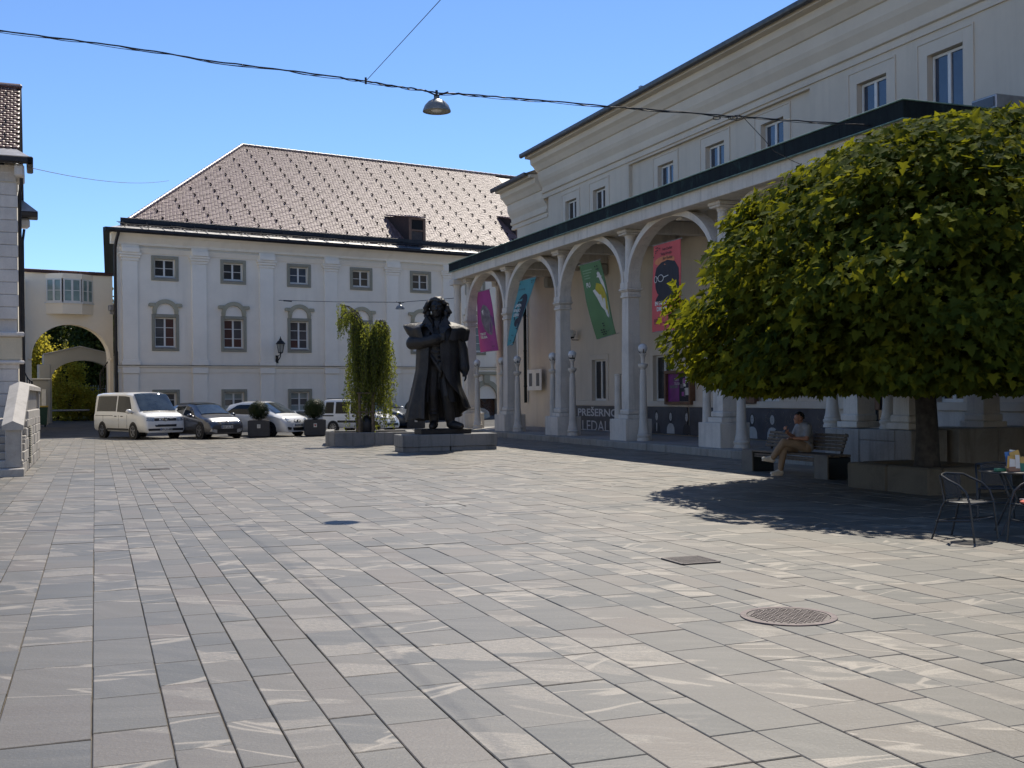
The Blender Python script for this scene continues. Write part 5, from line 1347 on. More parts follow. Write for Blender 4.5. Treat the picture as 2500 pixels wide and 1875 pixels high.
# raised rim of the arch
an = np.linspace(math.pi, 0, 25)
rm = MB(); 
for p_, q_ in zip(an[:-1], an[1:]):
    rm.prism([(cx_+hw*math.cos(p_), zsp+(zap-zsp)*math.sin(p_)), (cx_+(hw+.07)*math.cos(p_), zsp+(zap-zsp+.07)*math.sin(p_)), (cx_+(hw+.07)*math.cos(q_), zsp+(zap-zsp+.07)*math.sin(q_)), (cx_+hw*math.cos(q_), zsp+(zap-zsp)*math.sin(q_))], -.05, .02, lambda u, v, k: (u, k, v))
rm.build('arch_rim', M['cream_wall'], GB)
for (x, s) in ((xa, -1), (xb, 1)): MB().bbox(x-(.14 if s < 0 else -.0), x+(.14 if s > 0 else 0), -.12, .4, zsp-.12, zsp, .03).build('impost', M['cream_wall'], GB)
ed = MB()
for k in range(5): ed.bbox(BL*k/5+.004, BL*(k+1)/5-.004, -.14, .7, zt_-.02, zt_+.14, .02)
ed.build('roof_edge', M['copper_roof'], GB)
# bay: three faces
x0_, x3 = bp(110, 712)[0], bp(229, 712)[0]; x1_, x2_ = x0_ + (x3-x0_)*.30, x0_ + (x3-x0_)*.70
zb0, zb1 = bp(170, 768)[1], bp(170, 680)[1]; zw0, zw1 = bp(170, 740)[1], bp(170, 685)[1]; dq = .48
faces = [((x0_, 0), (x1_, -dq)), ((x1_, -dq), (x2_, -dq)), ((x2_, -dq), (x3, 0))]
bay = MB()
poly = [(x0_, .02), (x1_, -dq), (x2_, -dq), (x3, .02)]
bay.prism(poly, zb0, zw0-.05, lambda u, v, w: (u, v, w)); bay.build('bay_base', M['cream_wall'], GB); MB().prism(poly, zw1+.05, zt_-.03, lambda u, v, w: (u, v, w)).build('bay_head', M['cream_wall'], GB)
sl_ = MB(); sl_.prism([(x0_-.06, .02), (x1_-.03, -dq-.06), (x2_+.03, -dq-.06), (x3+.06, .02)], zw0-.05, zw0+.01, lambda u, v, w: (u, v, w)); sl_.build('bay_sill', M['white_paint'], GB)
for (p, q) in faces:
    d = Vector((q[0]-p[0], q[1]-p[1])); L = d.length; d /= L; nn = Vector((-d.y, d.x))
    fn = lambda dd, u, z, p=p, d=d, nn=nn: (p[0] + d.x*u + nn.x*dd, p[1] + d.y*u + nn.y*dd, z)
    window_unit(GB, .05, L-.05, zw0+.012, zw1+.048, 0, ['curtain_pale','curtain_pale'], 'white_paint', bars=1, fn=fn, fw=.06)
MB().bbox(x0_+.1, x3-.1, .2, .3, zw0, zw1, .01).build('room_back', M['curtain_pale'], GB)
# flood lamp on the house corner
fl_ = thing('flood_lamp', 'small grey flood lamp on the side of the white house above the gateway', 'lamp', at(270, 752, 54.2), BA)
MB().bbox(-.10, .10, -.2, .1, -.14, .14, .03).bbox(-.04, .2, -.05, .05, -.30, -.15, .02).build('housing', M['zinc'], fl_)

# second, lower arch wall behind
a0 = at(108, 950, 58.5); a1 = at(284, 950, 60.5)
CA_ = math.atan2(a1.y-a0.y, a1.x-a0.x); CF = Frame(a0.x, a0.y, CA_); CLn = math.hypot(a1.x-a0.x, a1.y-a0.y)
GW = thing('garden_arch', 'grey plastered arch wall with shallow gable top behind the gateway', 'wall', (a0.x, a0.y, 0), CA_)
cp_ = lambda px, py: CF.on_y(px, py, 0)
ze_, za_ = cp_(112, 866)[1], cp_(195, 847)[1]; xg = cp_(195, 850)[0]; iz, iax = cp_(195, 880)[1], cp_(119, 930)
arch_wall('wall', M['grey_wall'], GW, 0, CLn, lambda x: ze_ + (za_-ze_)*max(0, 1-abs(x-xg)/max(xg, .1)) , iax[0]+.15, CLn-.05, cp_(195, 925)[1], iz, 0, .5)
MB().tube([(-.05,-.06,ze_+.02), (xg,-.06,za_+.02), (CLn,-.06,ze_+(za_-ze_)*max(0,1-abs(CLn-xg)/xg)+.02)], .04, 6).build('cap_strip', M['grey_wall'], GW)
MB().bbox(-.25, .30, -.05, .5, -.1, cp_(110, 890)[1], .02).build('pier', M['grey_wall'], GW)
# low grey cabinet wall and sign by the gate
x_, z_ = cp_(95, 942)
cb = thing('gate_pier', 'low grey gate pier with a notice board beside the wheeled bin', 'wall', at(96, 1035, 57.0), BA)
MB().bbox(-.35, .40, -.2, .3, -.2, 2.2, .02).bbox(-.45, .55, -.28, .38, 2.2, 2.3, .02).build('pier', M['grey_wall'], cb)
MB().bbox(-.30, -.02, -.24, -.205, 1.35, 1.95, .005).build('notice_board', M['frame_stone'], cb); MB().box(-.25, -.07, -.25, -.243, 1.6, 1.85).build('red_sign', M['red_ink'], cb)
MB().bbox(.08, .28, -.24, -.205, .9, 1.75, .005).build('paper', M['card_white'], cb)
# wheeled bin
wb = thing('wheeled_bin', 'dark green wheeled bin with a yellow lid beside the gateway', 'bin', at(102, 1036, 55.0) , BA)
wb.location.z = .28
MB().prism([(-.22,-.26),(.22,-.26),(.22,.26),(-.22,.26)], 0, 1, lambda u, v, w: (u*(.85+.2*w), v*(.8+.25*w), .10+.85*w)).build('body', M['bin_green'], wb)
MB().bbox(-.26, .26, -.30, .32, .955, 1.03, .03).build('lid', M['bin_yellow'], wb)
for s in (-1, 1): MB().lathe([(.1,-.03),(.1,.03)], 0, 0, 0, 12, Matrix.Translation((s*.2, .2, .1)) @ Matrix.Rotation(R(90), 4, 'Y')).build('wheel', M['tyre'], wb)
MB().tube([(-.2,.33,.9),(-.2,.4,.93),(.2,.4,.93),(.2,.33,.9)], .02, 6).build('handle', M['bin_green'], wb)
# iron gate leaves, fence, barrier rail
def gate(o, ang, w, h0, h1, n, label, group):
    g_ = thing('iron_gate', label, 'gate', o, ang, group)
    for i in range(n+1):
        f = i/n; top = h0 + (h1-h0)*math.sin(f*math.pi/2)
        MB().tube([(w*f, 0, .05), (w*f, 0, top)], .022 if 0 < i < n else .045, 6).build('bar', M['black_metal'], g_)
    MB().tube([(w*f, 0, h0 + (h1-h0)*math.sin(f*math.pi/2)) for f in np.linspace(0, 1, 12)], .03, 6).build('top_rail', M['black_metal'], g_)
    for z in (.25, h0*.55): MB().tube([(0,0,z), (w,0,z)], .025, 6).build('rail', M['black_metal'], g_)
gl = at(50, 1010, 51.5); gl.z = .1
gate(gl, R(15), .50, 3.35, 2.35, 5, 'black iron gate leaf with curved top rail left of the gateway', 'iron gate leaves of the gateway')
gr_ = at(246, 1010, 55.5); gr_.z = .3
gate(gr_, R(12), 1.1, 2.6, 3.7, 8, 'black iron gate leaf standing open beside the rear of the white van', 'iron gate leaves of the gateway')
fn_ = thing('iron_fence', 'thin iron railing in front of the dark ivy beyond the gateway', 'fence', at(205, 1010, 64.5), BA)
fn_.location.z = .4
for i in range(26): MB().tube([(-1.0+i*.14, 0, 0), (-1.0+i*.14, 0, 2.0)], .014, 5).build('bar', M['zinc'], fn_)
for z in (.2, 1.8): MB().tube([(-1.0,0,z), (2.6,0,z)], .018, 5).build('rail', M['zinc'], fn_)
br_ = thing('barrier_rail', 'grey horizontal barrier rail across the driveway beyond the gateway', 'barrier', at(112, 1003, 59.0), BA)
MB().tube([(0,0,0), (2.2,0,0)], .05, 8).build('rail', M['zinc'], br_); MB().tube([(.05,0,-.75), (.05,0,.05)], .05, 8).build('post', M['zinc'], br_)

# ------------------------------------------------------------------ greenery beyond the gateway
def leaf_quads(name, pos, size, mat, parent, droop=.3, seed=1, shape=None):
    r = np.random.default_rng(seed); n = len(pos)
    a = r.normal(size=(n,3)); a[:,2] = np.abs(a[:,2])*.8 + .35; a /= np.linalg.norm(a, axis=1)[:,None]
    b = np.cross(a, r.normal(size=(n,3))); b /= np.linalg.norm(b, axis=1)[:,None]; c = np.cross(a, b)
    rot = np.stack([b, c, a], axis=2)
    tvv = shape if shape is not None else np.array([(0,-.6,0),(.34,-.1,.06),(.28,.3,.05),(0,.6,-.02),(-.28,.3,.05),(-.34,-.1,.06)])
    tff = [tuple(range(len(tvv)))]
    return scatter_mesh(name, tvv, tff, pos, rot, size*r.uniform(.7, 1.3, n), mat, parent)
def clumpy(n, centre, rad, r, clumps=30, tight=.32, shell=.6):
    cc = r.normal(size=(clumps,3)); cc /= np.linalg.norm(cc, axis=1)[:,None]; cc *= (r.uniform(shell, 1, clumps)**.6)[:,None]
    k = r.integers(0, clumps, n); p = cc[k] + r.normal(size=(n,3))*tight*.5
    return p*np.array(rad) + np.array(centre)
def bg_tree(name, label, px, Yd, zbase, h, rad, mat, n, seed, leaf, cat='tree', group=None, trunk=True, shape='round'):
    u, _ = ray(px, 960); loc = Vector((u*Yd, Yd, zbase))
    t = thing(name, label, cat, loc, 0, group)
    r = np.random.default_rng(seed)
    if shape == 'cone':
        f = r.uniform(0, 1, n)**.7; an = r.uniform(0, 6.283, n); rr = (1-f)*rad*(.55+.45*r.uniform(0,1,n))*(1+.25*np.sin(f*40+an*2)) + .1
        p = np.stack([rr*np.cos(an), rr*np.sin(an), h*.08 + f*h*.92 - rr*.25], 1)
    else: p = clumpy(n, (0,0,h*.55), (rad, rad, h*.46), r, 40)
    leaf_quads('crown' if trunk else 'foliage', p, leaf, mat, t, seed=seed)
    tr = MB(); tr.tube([(0,0,-.3), (.05,0,h*.3), (0,.05,h*.7)], [.05*h*.5, .03*h*.5, .01*h], 8)
    for k in range(5):
        a = k*1.3; tr.tube([(0,0,h*(.2+.08*k)), (rad*.6*math.cos(a), rad*.6*math.sin(a), h*(.3+.1*k))], [.05, .015], 5)
    tr.build('trunk' if trunk else 'stem', M['bark'], t)
    return t
GT = 'dark trees beyond the gateway'
bg_tree('conifer_tree', 'tall dark conifer seen through the left half of the gateway arch', 110, 84, .8, 8.6, 2.8, M['conifer_leaf'], 9000, 21, .26, group=GT, shape='cone')
bg_tree('conifer_tree', 'tall dark conifer seen through the middle of the gateway arch', 165, 92, .8, 9.2, 3.2, M['conifer_leaf'], 9000, 22, .28, group=GT, shape='cone')
bg_tree('conifer_tree', 'dark feathery conifer seen through the right half of the gateway arch', 222, 80, .8, 8.4, 2.8, M['conifer_leaf'], 9000, 23, .26, group=GT, shape='cone')
bg_tree('broadleaf_tree', 'dark ivy covered tree behind the low arch and railing', 215, 75, .6, 8.0, 2.6, M['ivy_leaf'], 12000, 24, .20, group=GT)
bg_tree('broadleaf_tree', 'dark broad tree at the far left inside the gateway arch', 60, 78, .6, 7.6, 3.0, M['ivy_leaf'], 9000, 25, .24, group=GT)
bg_tree('broadleaf_tree', 'dark broad tree at the far right inside the gateway arch', 285, 76, .6, 7.0, 3.0, M['ivy_leaf'], 9000, 26, .24, group=GT)
BG = 'sunlit shrubs beyond the gateway'
bg_tree('shrub', 'large yellow green sunlit shrub behind the garden arch pier', 140, 62.4, .42, 4.0, 1.35, M['bush_leaf'], 6000, 31, .13, 'shrub', BG, False)
bg_tree('shrub', 'low yellow green sunlit shrub right of the large one', 178, 61.6, .42, 2.1, 1.15, M['bush_leaf'], 4000, 32, .12, 'shrub', BG, False)
bg_tree('shrub', 'small flowering sunlit shrub beside the rear of the white van', 215, 61.8, .42, 1.2, 1.0, M['bush_leaf'], 2600, 33, .11, 'shrub', BG, False)
bg_tree('shrub', 'tall pale green shrub left of the garden arch pier', 92, 62.5, .45, 4.6, 1.0, M['bush_leaf'], 4000, 34, .14, 'shrub', BG, False)

# ------------------------------------------------------------------ houses added behind the viewer for warm bounce light (sunlit fronts, seen in the window panes)
def fill_house(x, y, w, d, h, mat, label, rz=0):
    t = thing('fill_house', label, 'building', (x, y, 0), rz, 'houses added behind the viewer for bounce light')
    hs = []
    nb = int(w/3.2)
    for i in range(nb):
        c = -w/2 + (i+.5)*w/nb
        for z in (1.2, 4.6, 7.8):
            if z+1.8 < h: hs.append((c-.55, c+.55, z, z+1.75))
    wall_with_holes('wall', mat, t, -w/2, w/2, -.1, h, hs, 0, -.2, fn=lambda d_, xx, z: (xx, d_, z))
    for (a, b, z0, z1) in hs: window_unit(t, a+.01, b-.01, z0, z1, 0, 'glass_dark', 'white_paint', bars=1, fn=lambda d_, xx, z: (xx, -.12-d_, z))
    MB().quad((-w/2,0,-.1),(-w/2,-d,-.1),(-w/2,-d,h),(-w/2,0,h)).quad((w/2,0,-.1),(w/2,-d,-.1),(w/2,-d,h),(w/2,0,h)).quad((-w/2,-d,-.1),(w/2,-d,-.1),(w/2,-d,h),(-w/2,-d,h)).build('side_wall', mat, t)
    MB().bbox(-w/2-.2, w/2+.2, -.2, .45, h, h+.3, .05).build('cornice', M['white_pilaster'], t)
    MB().add([(-w/2-.2,.5,h+.3),(w/2+.2,.5,h+.3),(w/2+.2,-d/2,h+4),(-w/2-.2,-d/2,h+4),(-w/2-.2,-d-.5,h+.3),(w/2+.2,-d-.5,h+.3)], [(0,1,2,3),(3,2,5,4),(0,3,4),(1,5,2)]).build('roof', M['old_tile'], t)
fill_house(-22, -14, 17, 10, 11, M['cream_wall'], 'cream town house with three window rows, added behind the viewer for bounce light', R(-8))
fill_house(-4, -12, 16, 10, 12, M['white_pilaster'], 'white town house with three window rows, added behind the viewer for bounce light')
fill_house(13, -13, 16, 10, 11, M['cream_wall'], 'cream town house facing the theatre corner, added behind the viewer for bounce light', R(10))
# ------------------------------------------------------------------ vehicles (local: x forward, y left, z up, origin on the road between the wheels)
def interp(tab, x):
    xs = [t[0] for t in tab]
    for a, b in zip(tab[:-1], tab[1:]):
        if x <= b[0]:
            f = (x-a[0])/(b[0]-a[0]); return [p + (q-p)*f for p, q in zip(a[1:], b[1:])]
    return list(tab[-1][1:])
def car(name, label, cat, loc, rz, paint, tab, wheels, wr, ww, side_glass, screen, headlamps, grille, plate, extras, rim_mat='rim', group='cars parked by the white house', rim_n=5, roof_mat=None):
    """tab rows from rear to front: x, z bottom, z shoulder, z top, half width, half width at top"""
    t = thing(name, label, cat, loc, rz, group)
    xs = sorted(set([r[0] for r in tab] + list(np.linspace(tab[0][0], tab[-1][0], 26))))
    def sect(x):
        zb, zs, zt, wb, wt = interp(tab, x); dz = zt - zs
        r = [(wb*.90, zb), (wb*.985, zb+.10), (wb, zb+(zs-zb)*.45), (wb*.995, zs-.08), (wb*.965, zs)]
        r += [(wb*.965+(wt-wb*.965)*.5, zs+dz*.48), (wt, zt-min(.10, dz*.28)), (wt*.90, zt-min(.03, dz*.08)), (wt*.5, zt), (0, zt+.008)]
        return r
    rows = []
    for x in xs:
        s = sect(x); rows.append([(x, y, z) for y, z in s] + [(x, -y, z) for y, z in s[-2::-1]])
    b = MB().grid(rows); n = len(rows[0]); m = len(rows)
    b.f += [tuple(range(n)), tuple(range((m-1)*n, m*n))[::-1]]
    b.grid([[rows[i][0] for i in range(m)], [rows[i][-1] for i in range(m)]])
    b.build('body', M[paint], t, smooth=38)
    def side(x, f, s, e=.006):         # point on the side glass band, f 0 shoulder .. 1 roof edge
        q = sect(x); a, c, d = q[4], q[5], q[6]
        if f < .5: k = f*2; y = a[0]+(c[0]-a[0])*k; z = a[1]+(c[1]-a[1])*k
        else: k = f*2-1; y = c[0]+(d[0]-c[0])*k; z = c[1]+(d[1]-c[1])*k
        return (x, s*(y+e), z)
    for (pts) in side_glass:           # polygon in (x, f)
        for s in (-1, 1):
            bm = bmesh.new(); f_ = bm.faces.new([bm.verts.new((p[0], p[1], 0)) for p in pts])
            bmesh.ops.triangulate(bm, faces=bm.faces)
            for _ in range(3): bmesh.ops.subdivide_edges(bm, edges=[e for e in bm.edges if e.calc_length() > .25], cuts=1); bmesh.ops.triangulate(bm, faces=bm.faces)
            for v in bm.verts: v.co = side(v.co.x, v.co.y, s)
            me = bpy.data.meshes.new('side_window'); bm.to_mesh(me); bm.free(); link('side_window', me, M['car_glass'], t)
    def top(x, w, e=.008):             # w -1..1 across
        q = sect(x); half = q[6][0]; ya = abs(w)*half; pr = [q[9], q[8], q[7], q[6]]; z = pr[-1][1]
        for (y0, z0), (y1, z1) in zip(pr[:-1], pr[1:]):
            if ya <= y1 + 1e-6: z = z0 + (z1-z0)*(ya-y0)/max(1e-6, y1-y0); break
        return (x + e*.6, w*half, z + e)
    for nm, (xa, xb, wa, wb) in screen.items():
        rows_ = [[top(xa+(xb-xa)*i/24, (wa+(wb-wa)*i/24)*(j/8-1), .026) for j in range(17)] for i in range(25)]
        MB().grid(rows_).build(nm, M['car_screen'] if nm == 'windscreen' else M['car_glass'], t, smooth=60)
    for (wx) in wheels:
        for s in (-1, 1):
            q = sect(wx); wy = q[2][0]
            MB().lathe([(wr+.055,-.06),(wr+.055,.004),(.02,.004)], 0, 0, 0, 22, Matrix.Translation((wx, s*(wy), wr)) @ Matrix.Rotation(R(-90*s), 4, 'X')).build('wheel_arch', M['car_trim'], t)
            w = MB(); w.lathe([(wr*.64,-ww+.0),(wr*.96,-ww),(wr,-ww+.04),(wr,-.035),(wr*.96,.0),(wr*.70,.012),(wr*.66,-.02)], 0, 0, 0, 24, Matrix.Translation((wx, s*(wy+.012), wr)) @ Matrix.Rotation(R(-90*s), 4, 'X'), cap=False)
            wo = w.build('wheel', M['tyre'], t, smooth=40)
            T_ = Matrix.Translation((wx, s*(wy+.012), wr)) @ Matrix.Rotation(R(-90*s), 4, 'X')
            MB().lathe([(wr*.68,-.02),(wr*.64,-.06),(.02,-.06)], 0, 0, 0, 20, T_).build('rim_well', M['rim_dark'], wo)
            rm = MB(); rm.lathe([(wr*.70,-.005),(wr*.68,.008),(wr*.62,.004),(wr*.62,-.02)], 0, 0, 0, 22, T_, cap=False).lathe([(wr*.17,-.05),(wr*.17,-.008),(.01,-.004)], 0, 0, 0, 12, T_)
            for k in range(rim_n):
                a = 2*math.pi*k/rim_n + .3; d = wr*.06*(7/rim_n)**.5
                c_, s_ = math.cos(a), math.sin(a)
                P = [(wr*.12, -d), (wr*.65, -d*1.25), (wr*.65, d*1.25), (wr*.12, d)]
                rm.prism([(p*c_-q_*s_, p*s_+q_*c_) for p, q_ in P], -.04, -.004, lambda u, v, z: T_ @ Vector((u, v, z)))
            rm.build('rim', M[rim_mat], wo, smooth=40)
    xf = tab[-1][0]
    def front(y, z, e=.012):           # point on the nose: march back until inside
        lo = xf
        for i in range(60):
            x = xf - i*.02; q = sect(x)
            zb, zs, zt, wb, wt = interp(tab, x)
            if z <= zt + .0 and z >= zb-.02 and abs(y) <= (wb if z < zs else wt): return (x + e, y, z)
        return (xf-1.0, y, z)
    def patch(nm, mat, pts, parent=t, e=.012, n=5):
        bm = bmesh.new(); bm.faces.new([bm.verts.new((p[0], p[1], 0)) for p in pts]); bmesh.ops.triangulate(bm, faces=bm.faces)
        for _ in range(3): bmesh.ops.subdivide_edges(bm, edges=[ed for ed in bm.edges if ed.calc_length() > .16], cuts=1); bmesh.ops.triangulate(bm, faces=bm.faces)
        for v in bm.verts: v.co = front(v.co.x, v.co.y, e)
        me = bpy.data.meshes.new(nm); bm.to_mesh(me); bm.free(); return link(nm, me, M[mat], parent)
    for pts in headlamps:
        for s in (-1, 1): patch('headlamp', 'headlamp', [(s*p[0], p[1]) for p in pts], e=.02)
    for (nm, mat, pts, e) in grille: patch(nm, mat, pts, e=e)
    if plate:
        pz, txt = plate; px = front(0, pz)[0] + .02
        MB().box(px, px+.012, -.26, .26, pz-.058, pz+.058).build('number_plate', M['plate_white'], t)
        pl = t.children[-1] if False else None
        MB().box(px+.012, px+.0135, -.255, -.215, pz-.052, pz+.052).build('plate_band', M['plate_blue'], t)
        mapped_text(txt, .105, lambda u, v: Vector((px+.0145, -.205+u, pz-.037+v)), 'lettering', M['plate_ink'], t, bold=.004)
    extras(t, sect, side, front, patch, top)
    return t
def heading(fx, fy): return math.atan2(fy, fx)
def mirrors(t, x, y, z, paint, s_=1.0):
    for s in (-1, 1): MB().ball((x, s*(y+.11*s_), z), .10*s_, .12*s_, .085*s_, 12, 8).tube([(x+.03, s*(y-.05), z-.05), (x, s*(y+.06), z-.02)], .03, 6).build('mirror', M[paint], t, smooth=60)
def ring(t, nm, c, r, rt, mat, n=16, sx=1, sz=1, x=0):
    MB().tube([(c[0]+x, c[1]+r*sx*math.cos(a), c[2]+r*sz*math.sin(a)) for a in np.linspace(0, 2*math.pi, n)], rt, 6).build(nm, M[mat], t)
# --- white van
VT = [(-2.40,.42,1.05,1.80,.86,.70),(-2.36,.32,1.06,1.93,.94,.80),(-1.9,.30,1.07,1.965,.955,.82),(0.6,.30,1.07,1.965,.955,.82),(1.02,.30,1.06,1.92,.955,.80),(1.15,.30,1.05,1.86,.955,.79),(1.86,.30,1.04,1.18,.955,.82),(1.95,.30,1.03,1.14,.95,.83),(2.25,.30,.96,1.05,.93,.83),(2.43,.28,.84,.93,.88,.80),(2.50,.27,.60,.72,.83,.76),(2.52,.30,.50,.60,.80,.72)]
def van_x(t, sect, side, front, patch, top):
    mirrors(t, 1.42, .96, 1.16, 'car_white', 1.15)
    e = front(0, .82, .03)
    ring(t, 'emblem', e, .085, .014, 'chrome'); MB().tube([(e[0], -.05, e[2]+.05), (e[0], 0, e[2]-.0), (e[0], .05, e[2]+.05)], .010, 5).tube([(e[0], -.065, e[2]+.02), (e[0], -.03, e[2]-.06), (e[0], 0, e[2]-.01), (e[0], .03, e[2]-.06), (e[0], .065, e[2]+.02)], .010, 5).build('emblem', M['chrome'], t)
    for s in (-1, 1):
        y = sect(0)[2][0]
        MB().box(-1.05, 1.05, s*y-.004, s*y+.012, .36, .44).build('side_strip', M['car_trim'], t)
        for x in (-.18, .42): MB().bbox(x-.10, x+.10, s*(y-.02)-.03, s*(y-.02)+.03, .93, .97, .01).build('door_handle', M['car_trim'], t)
        for x in (-1.42, .12, .92): MB().box(x-.004, x+.004, s*y-.003, s*y+.004, .45, 1.0).build('door_gap', M['car_trim'], t)
        MB().box(-2.2, -.45, s*y*.997-.004, s*y*.997+.006, .965, .985).build('slide_rail', M['car_trim'], t)
    f0 = front(-.30, 1.0)
    patch('windscreen_cowl', 'car_trim', [(-.72,1.13),(.72,1.13),(.72,1.165),(-.72,1.165)], e=.03)
VAN = dict(tab=VT)
def place(px1, py1, px0, py0):         # near front wheel and near rear wheel on the ground (photo points)
    a, b = gnd(px1, py1), gnd(px0, py0); return a, b
def car_loc(px, Y, fx, fy, back=0, z=0):
    u, _ = ray(px, 1000); f = Vector((fx, fy, 0)).normalized(); p = Vector((u*Y, Y, 0)) - f*back; p.z = z; return p, math.atan2(fy, fx)
l, r_ = car_loc(406, 44.6, .69, -.724, 2.45); 
car('parked_van', 'white passenger van with dark rear glass parked nearest the gateway', 'van', l, r_, 'car_white', VT, (-1.50, 1.50), .335, .22,
    [[(-2.15,.10),(-.22,.10),(-.22,.93),(-2.10,.93)], [(-.10,.08),(1.42,.02),(1.30,.16),(.92,.90),(-.10,.93)]],
    {'windscreen': (1.86, 1.08, .97, .92), 'rear_window': (-2.41, -2.40, .8, .8)},
    [[(.48,.90),(.80,.93),(.83,.76),(.52,.74)]],
    [('grille','car_trim',[(-.48,.88),(.48,.88),(.50,.76),(-.50,.76)],.016), ('air_intake','car_trim',[(-.48,.62),(.48,.62),(.46,.52),(-.46,.52)],.016), ('bumper_strip','car_trim',[(-.78,.45),(.78,.45),(.76,.36),(-.76,.36)],.014)],
    (.41, 'KR JG-085'), van_x, rim_n=5).scale = (.955,)*3
# --- dark grey hatchback
GT_ = [(-2.08,.45,.92,1.05,.70,.55),(-2.02,.30,.95,1.20,.82,.60),(-1.75,.22,.97,1.40,.875,.62),(-1.2,.20,.97,1.50,.89,.62),(-.3,.20,.95,1.515,.89,.60),(.25,.20,.93,1.46,.89,.59),(.45,.20,.93,1.40,.89,.60),(1.15,.20,.92,1.03,.89,.70),(1.25,.20,.90,1.00,.885,.72),(1.75,.20,.80,.88,.86,.70),(2.0,.20,.66,.74,.78,.64),(2.10,.22,.50,.60,.68,.58)]
def grey_x(t, sect, side, front, patch, top):
    mirrors(t, .72, .89, .99, 'car_grey', .95)
    e = front(0, .66, .03)
    MB().tube([(e[0], 0, e[2]+.09), (e[0], .055, e[2]), (e[0], 0, e[2]-.09), (e[0], -.055, e[2]), (e[0], 0, e[2]+.09)], .014, 5).build('emblem', M['car_trim'], t)
    for s in (-1, 1):
        for x in (.05, -.75): MB().bbox(x-.09, x+.09, s*.885-.02, s*.885+.012, .80, .83, .008).build('door_handle', M['car_grey'], t)
        MB().box(-1.1, 1.0, s*.875-.02, s*.90, .20, .30).build('sill_trim', M['car_trim'], t)
l, r_ = car_loc(556, 44.2, .66, -.75, 2.05)
car('parked_car', 'dark grey hatchback with black roof parked beside the white van', 'car', l, r_, 'car_grey', GT_, (-1.32, 1.35), .345, .21,
    [[(-1.55,.12),(-.35,.08),(-.35,.90),(-1.15,.86)], [(-.25,.08),(.92,.04),(.55,.55),(.1,.90),(-.25,.92)]],
    {'windscreen': (1.12, .36, .95, .92), 'roof_panel': (.30, -1.5, .93, .93)},
    [[(.40,.73),(.72,.78),(.78,.70),(.42,.68)]],
    [('grille','car_trim',[(-.40,.72),(.40,.72),(.36,.60),(-.36,.60)],.014), ('air_intake','car_trim',[(-.66,.42),(.66,.42),(.60,.27),(-.60,.27)],.014), ('bumper_strip','car_silver',[(-.75,.32),(-.45,.26),(-.45,.40),(-.70,.44)],.02), ('bumper_strip','car_silver',[(.75,.32),(.45,.26),(.45,.40),(.70,.44)],.02)],
    (.50, 'KR UA-301'), grey_x, rim_n=5).scale = (.94,)*3
# --- white hatchback behind the planter boxes
WT_ = [(-2.12,.45,.98,1.10,.70,.55),(-2.08,.30,1.0,1.25,.82,.58),(-1.8,.22,1.02,1.48,.87,.60),(-1.0,.20,1.0,1.60,.885,.60),(0,.20,.98,1.60,.885,.58),(.35,.20,.97,1.54,.885,.58),(1.40,.20,.94,1.06,.885,.68),(1.5,.20,.92,1.02,.88,.70),(1.9,.20,.82,.90,.85,.68),(2.08,.20,.66,.74,.78,.62),(2.16,.22,.48,.58,.68,.56)]
def white_x(t, sect, side, front, patch, top):
    mirrors(t, .90, .88, 1.04, 'car_white', .95)
    patch('grille', 'car_trim', ell(0, .71, .22, .085, 16), e=.02)
    e = front(0, .715, .04); MB().box(e[0]-.01, e[0]+.006, -.05, .05, e[2]-.045, e[2]+.045).build('emblem', M['chrome'], t)
    for s in (-1, 1):
        for x in (.1, -.7): MB().bbox(x-.09, x+.09, s*.88-.02, s*.88+.012, .82, .85, .008).build('door_handle', M['car_white'], t)
l, r_ = car_loc(728, 46.2, .82, -.57, 1.95)
car('parked_car', 'white rounded hatchback parked between the two planter boxes', 'car', l, r_, 'car_white', WT_, (-1.32, 1.27), .32, .20,
    [[(-1.75,.20),(-1.55,.06),(.0,.04),(.0,.92),(-1.2,.90)], [(.08,.04),(1.18,.02),(.72,.55),(.3,.90),(.08,.92)]],
    {'windscreen': (1.38, .38, .94, .90)},
    [[(.34,.74),(.62,.86),(.72,.80),(.60,.70),(.40,.67)]],
    [('air_intake','car_trim',[(-.34,.42),(.34,.42),(.30,.28),(-.30,.28)],.014), ('fog_intake','car_trim',[(.40,.42),(.68,.46),(.62,.32),(.44,.30)],.014), ('fog_intake','car_trim',[(-.40,.42),(-.68,.46),(-.62,.32),(-.44,.30)],.014)],
    (.52, 'KR EC-205'), white_x, rim_n=7).scale = (.90,)*3
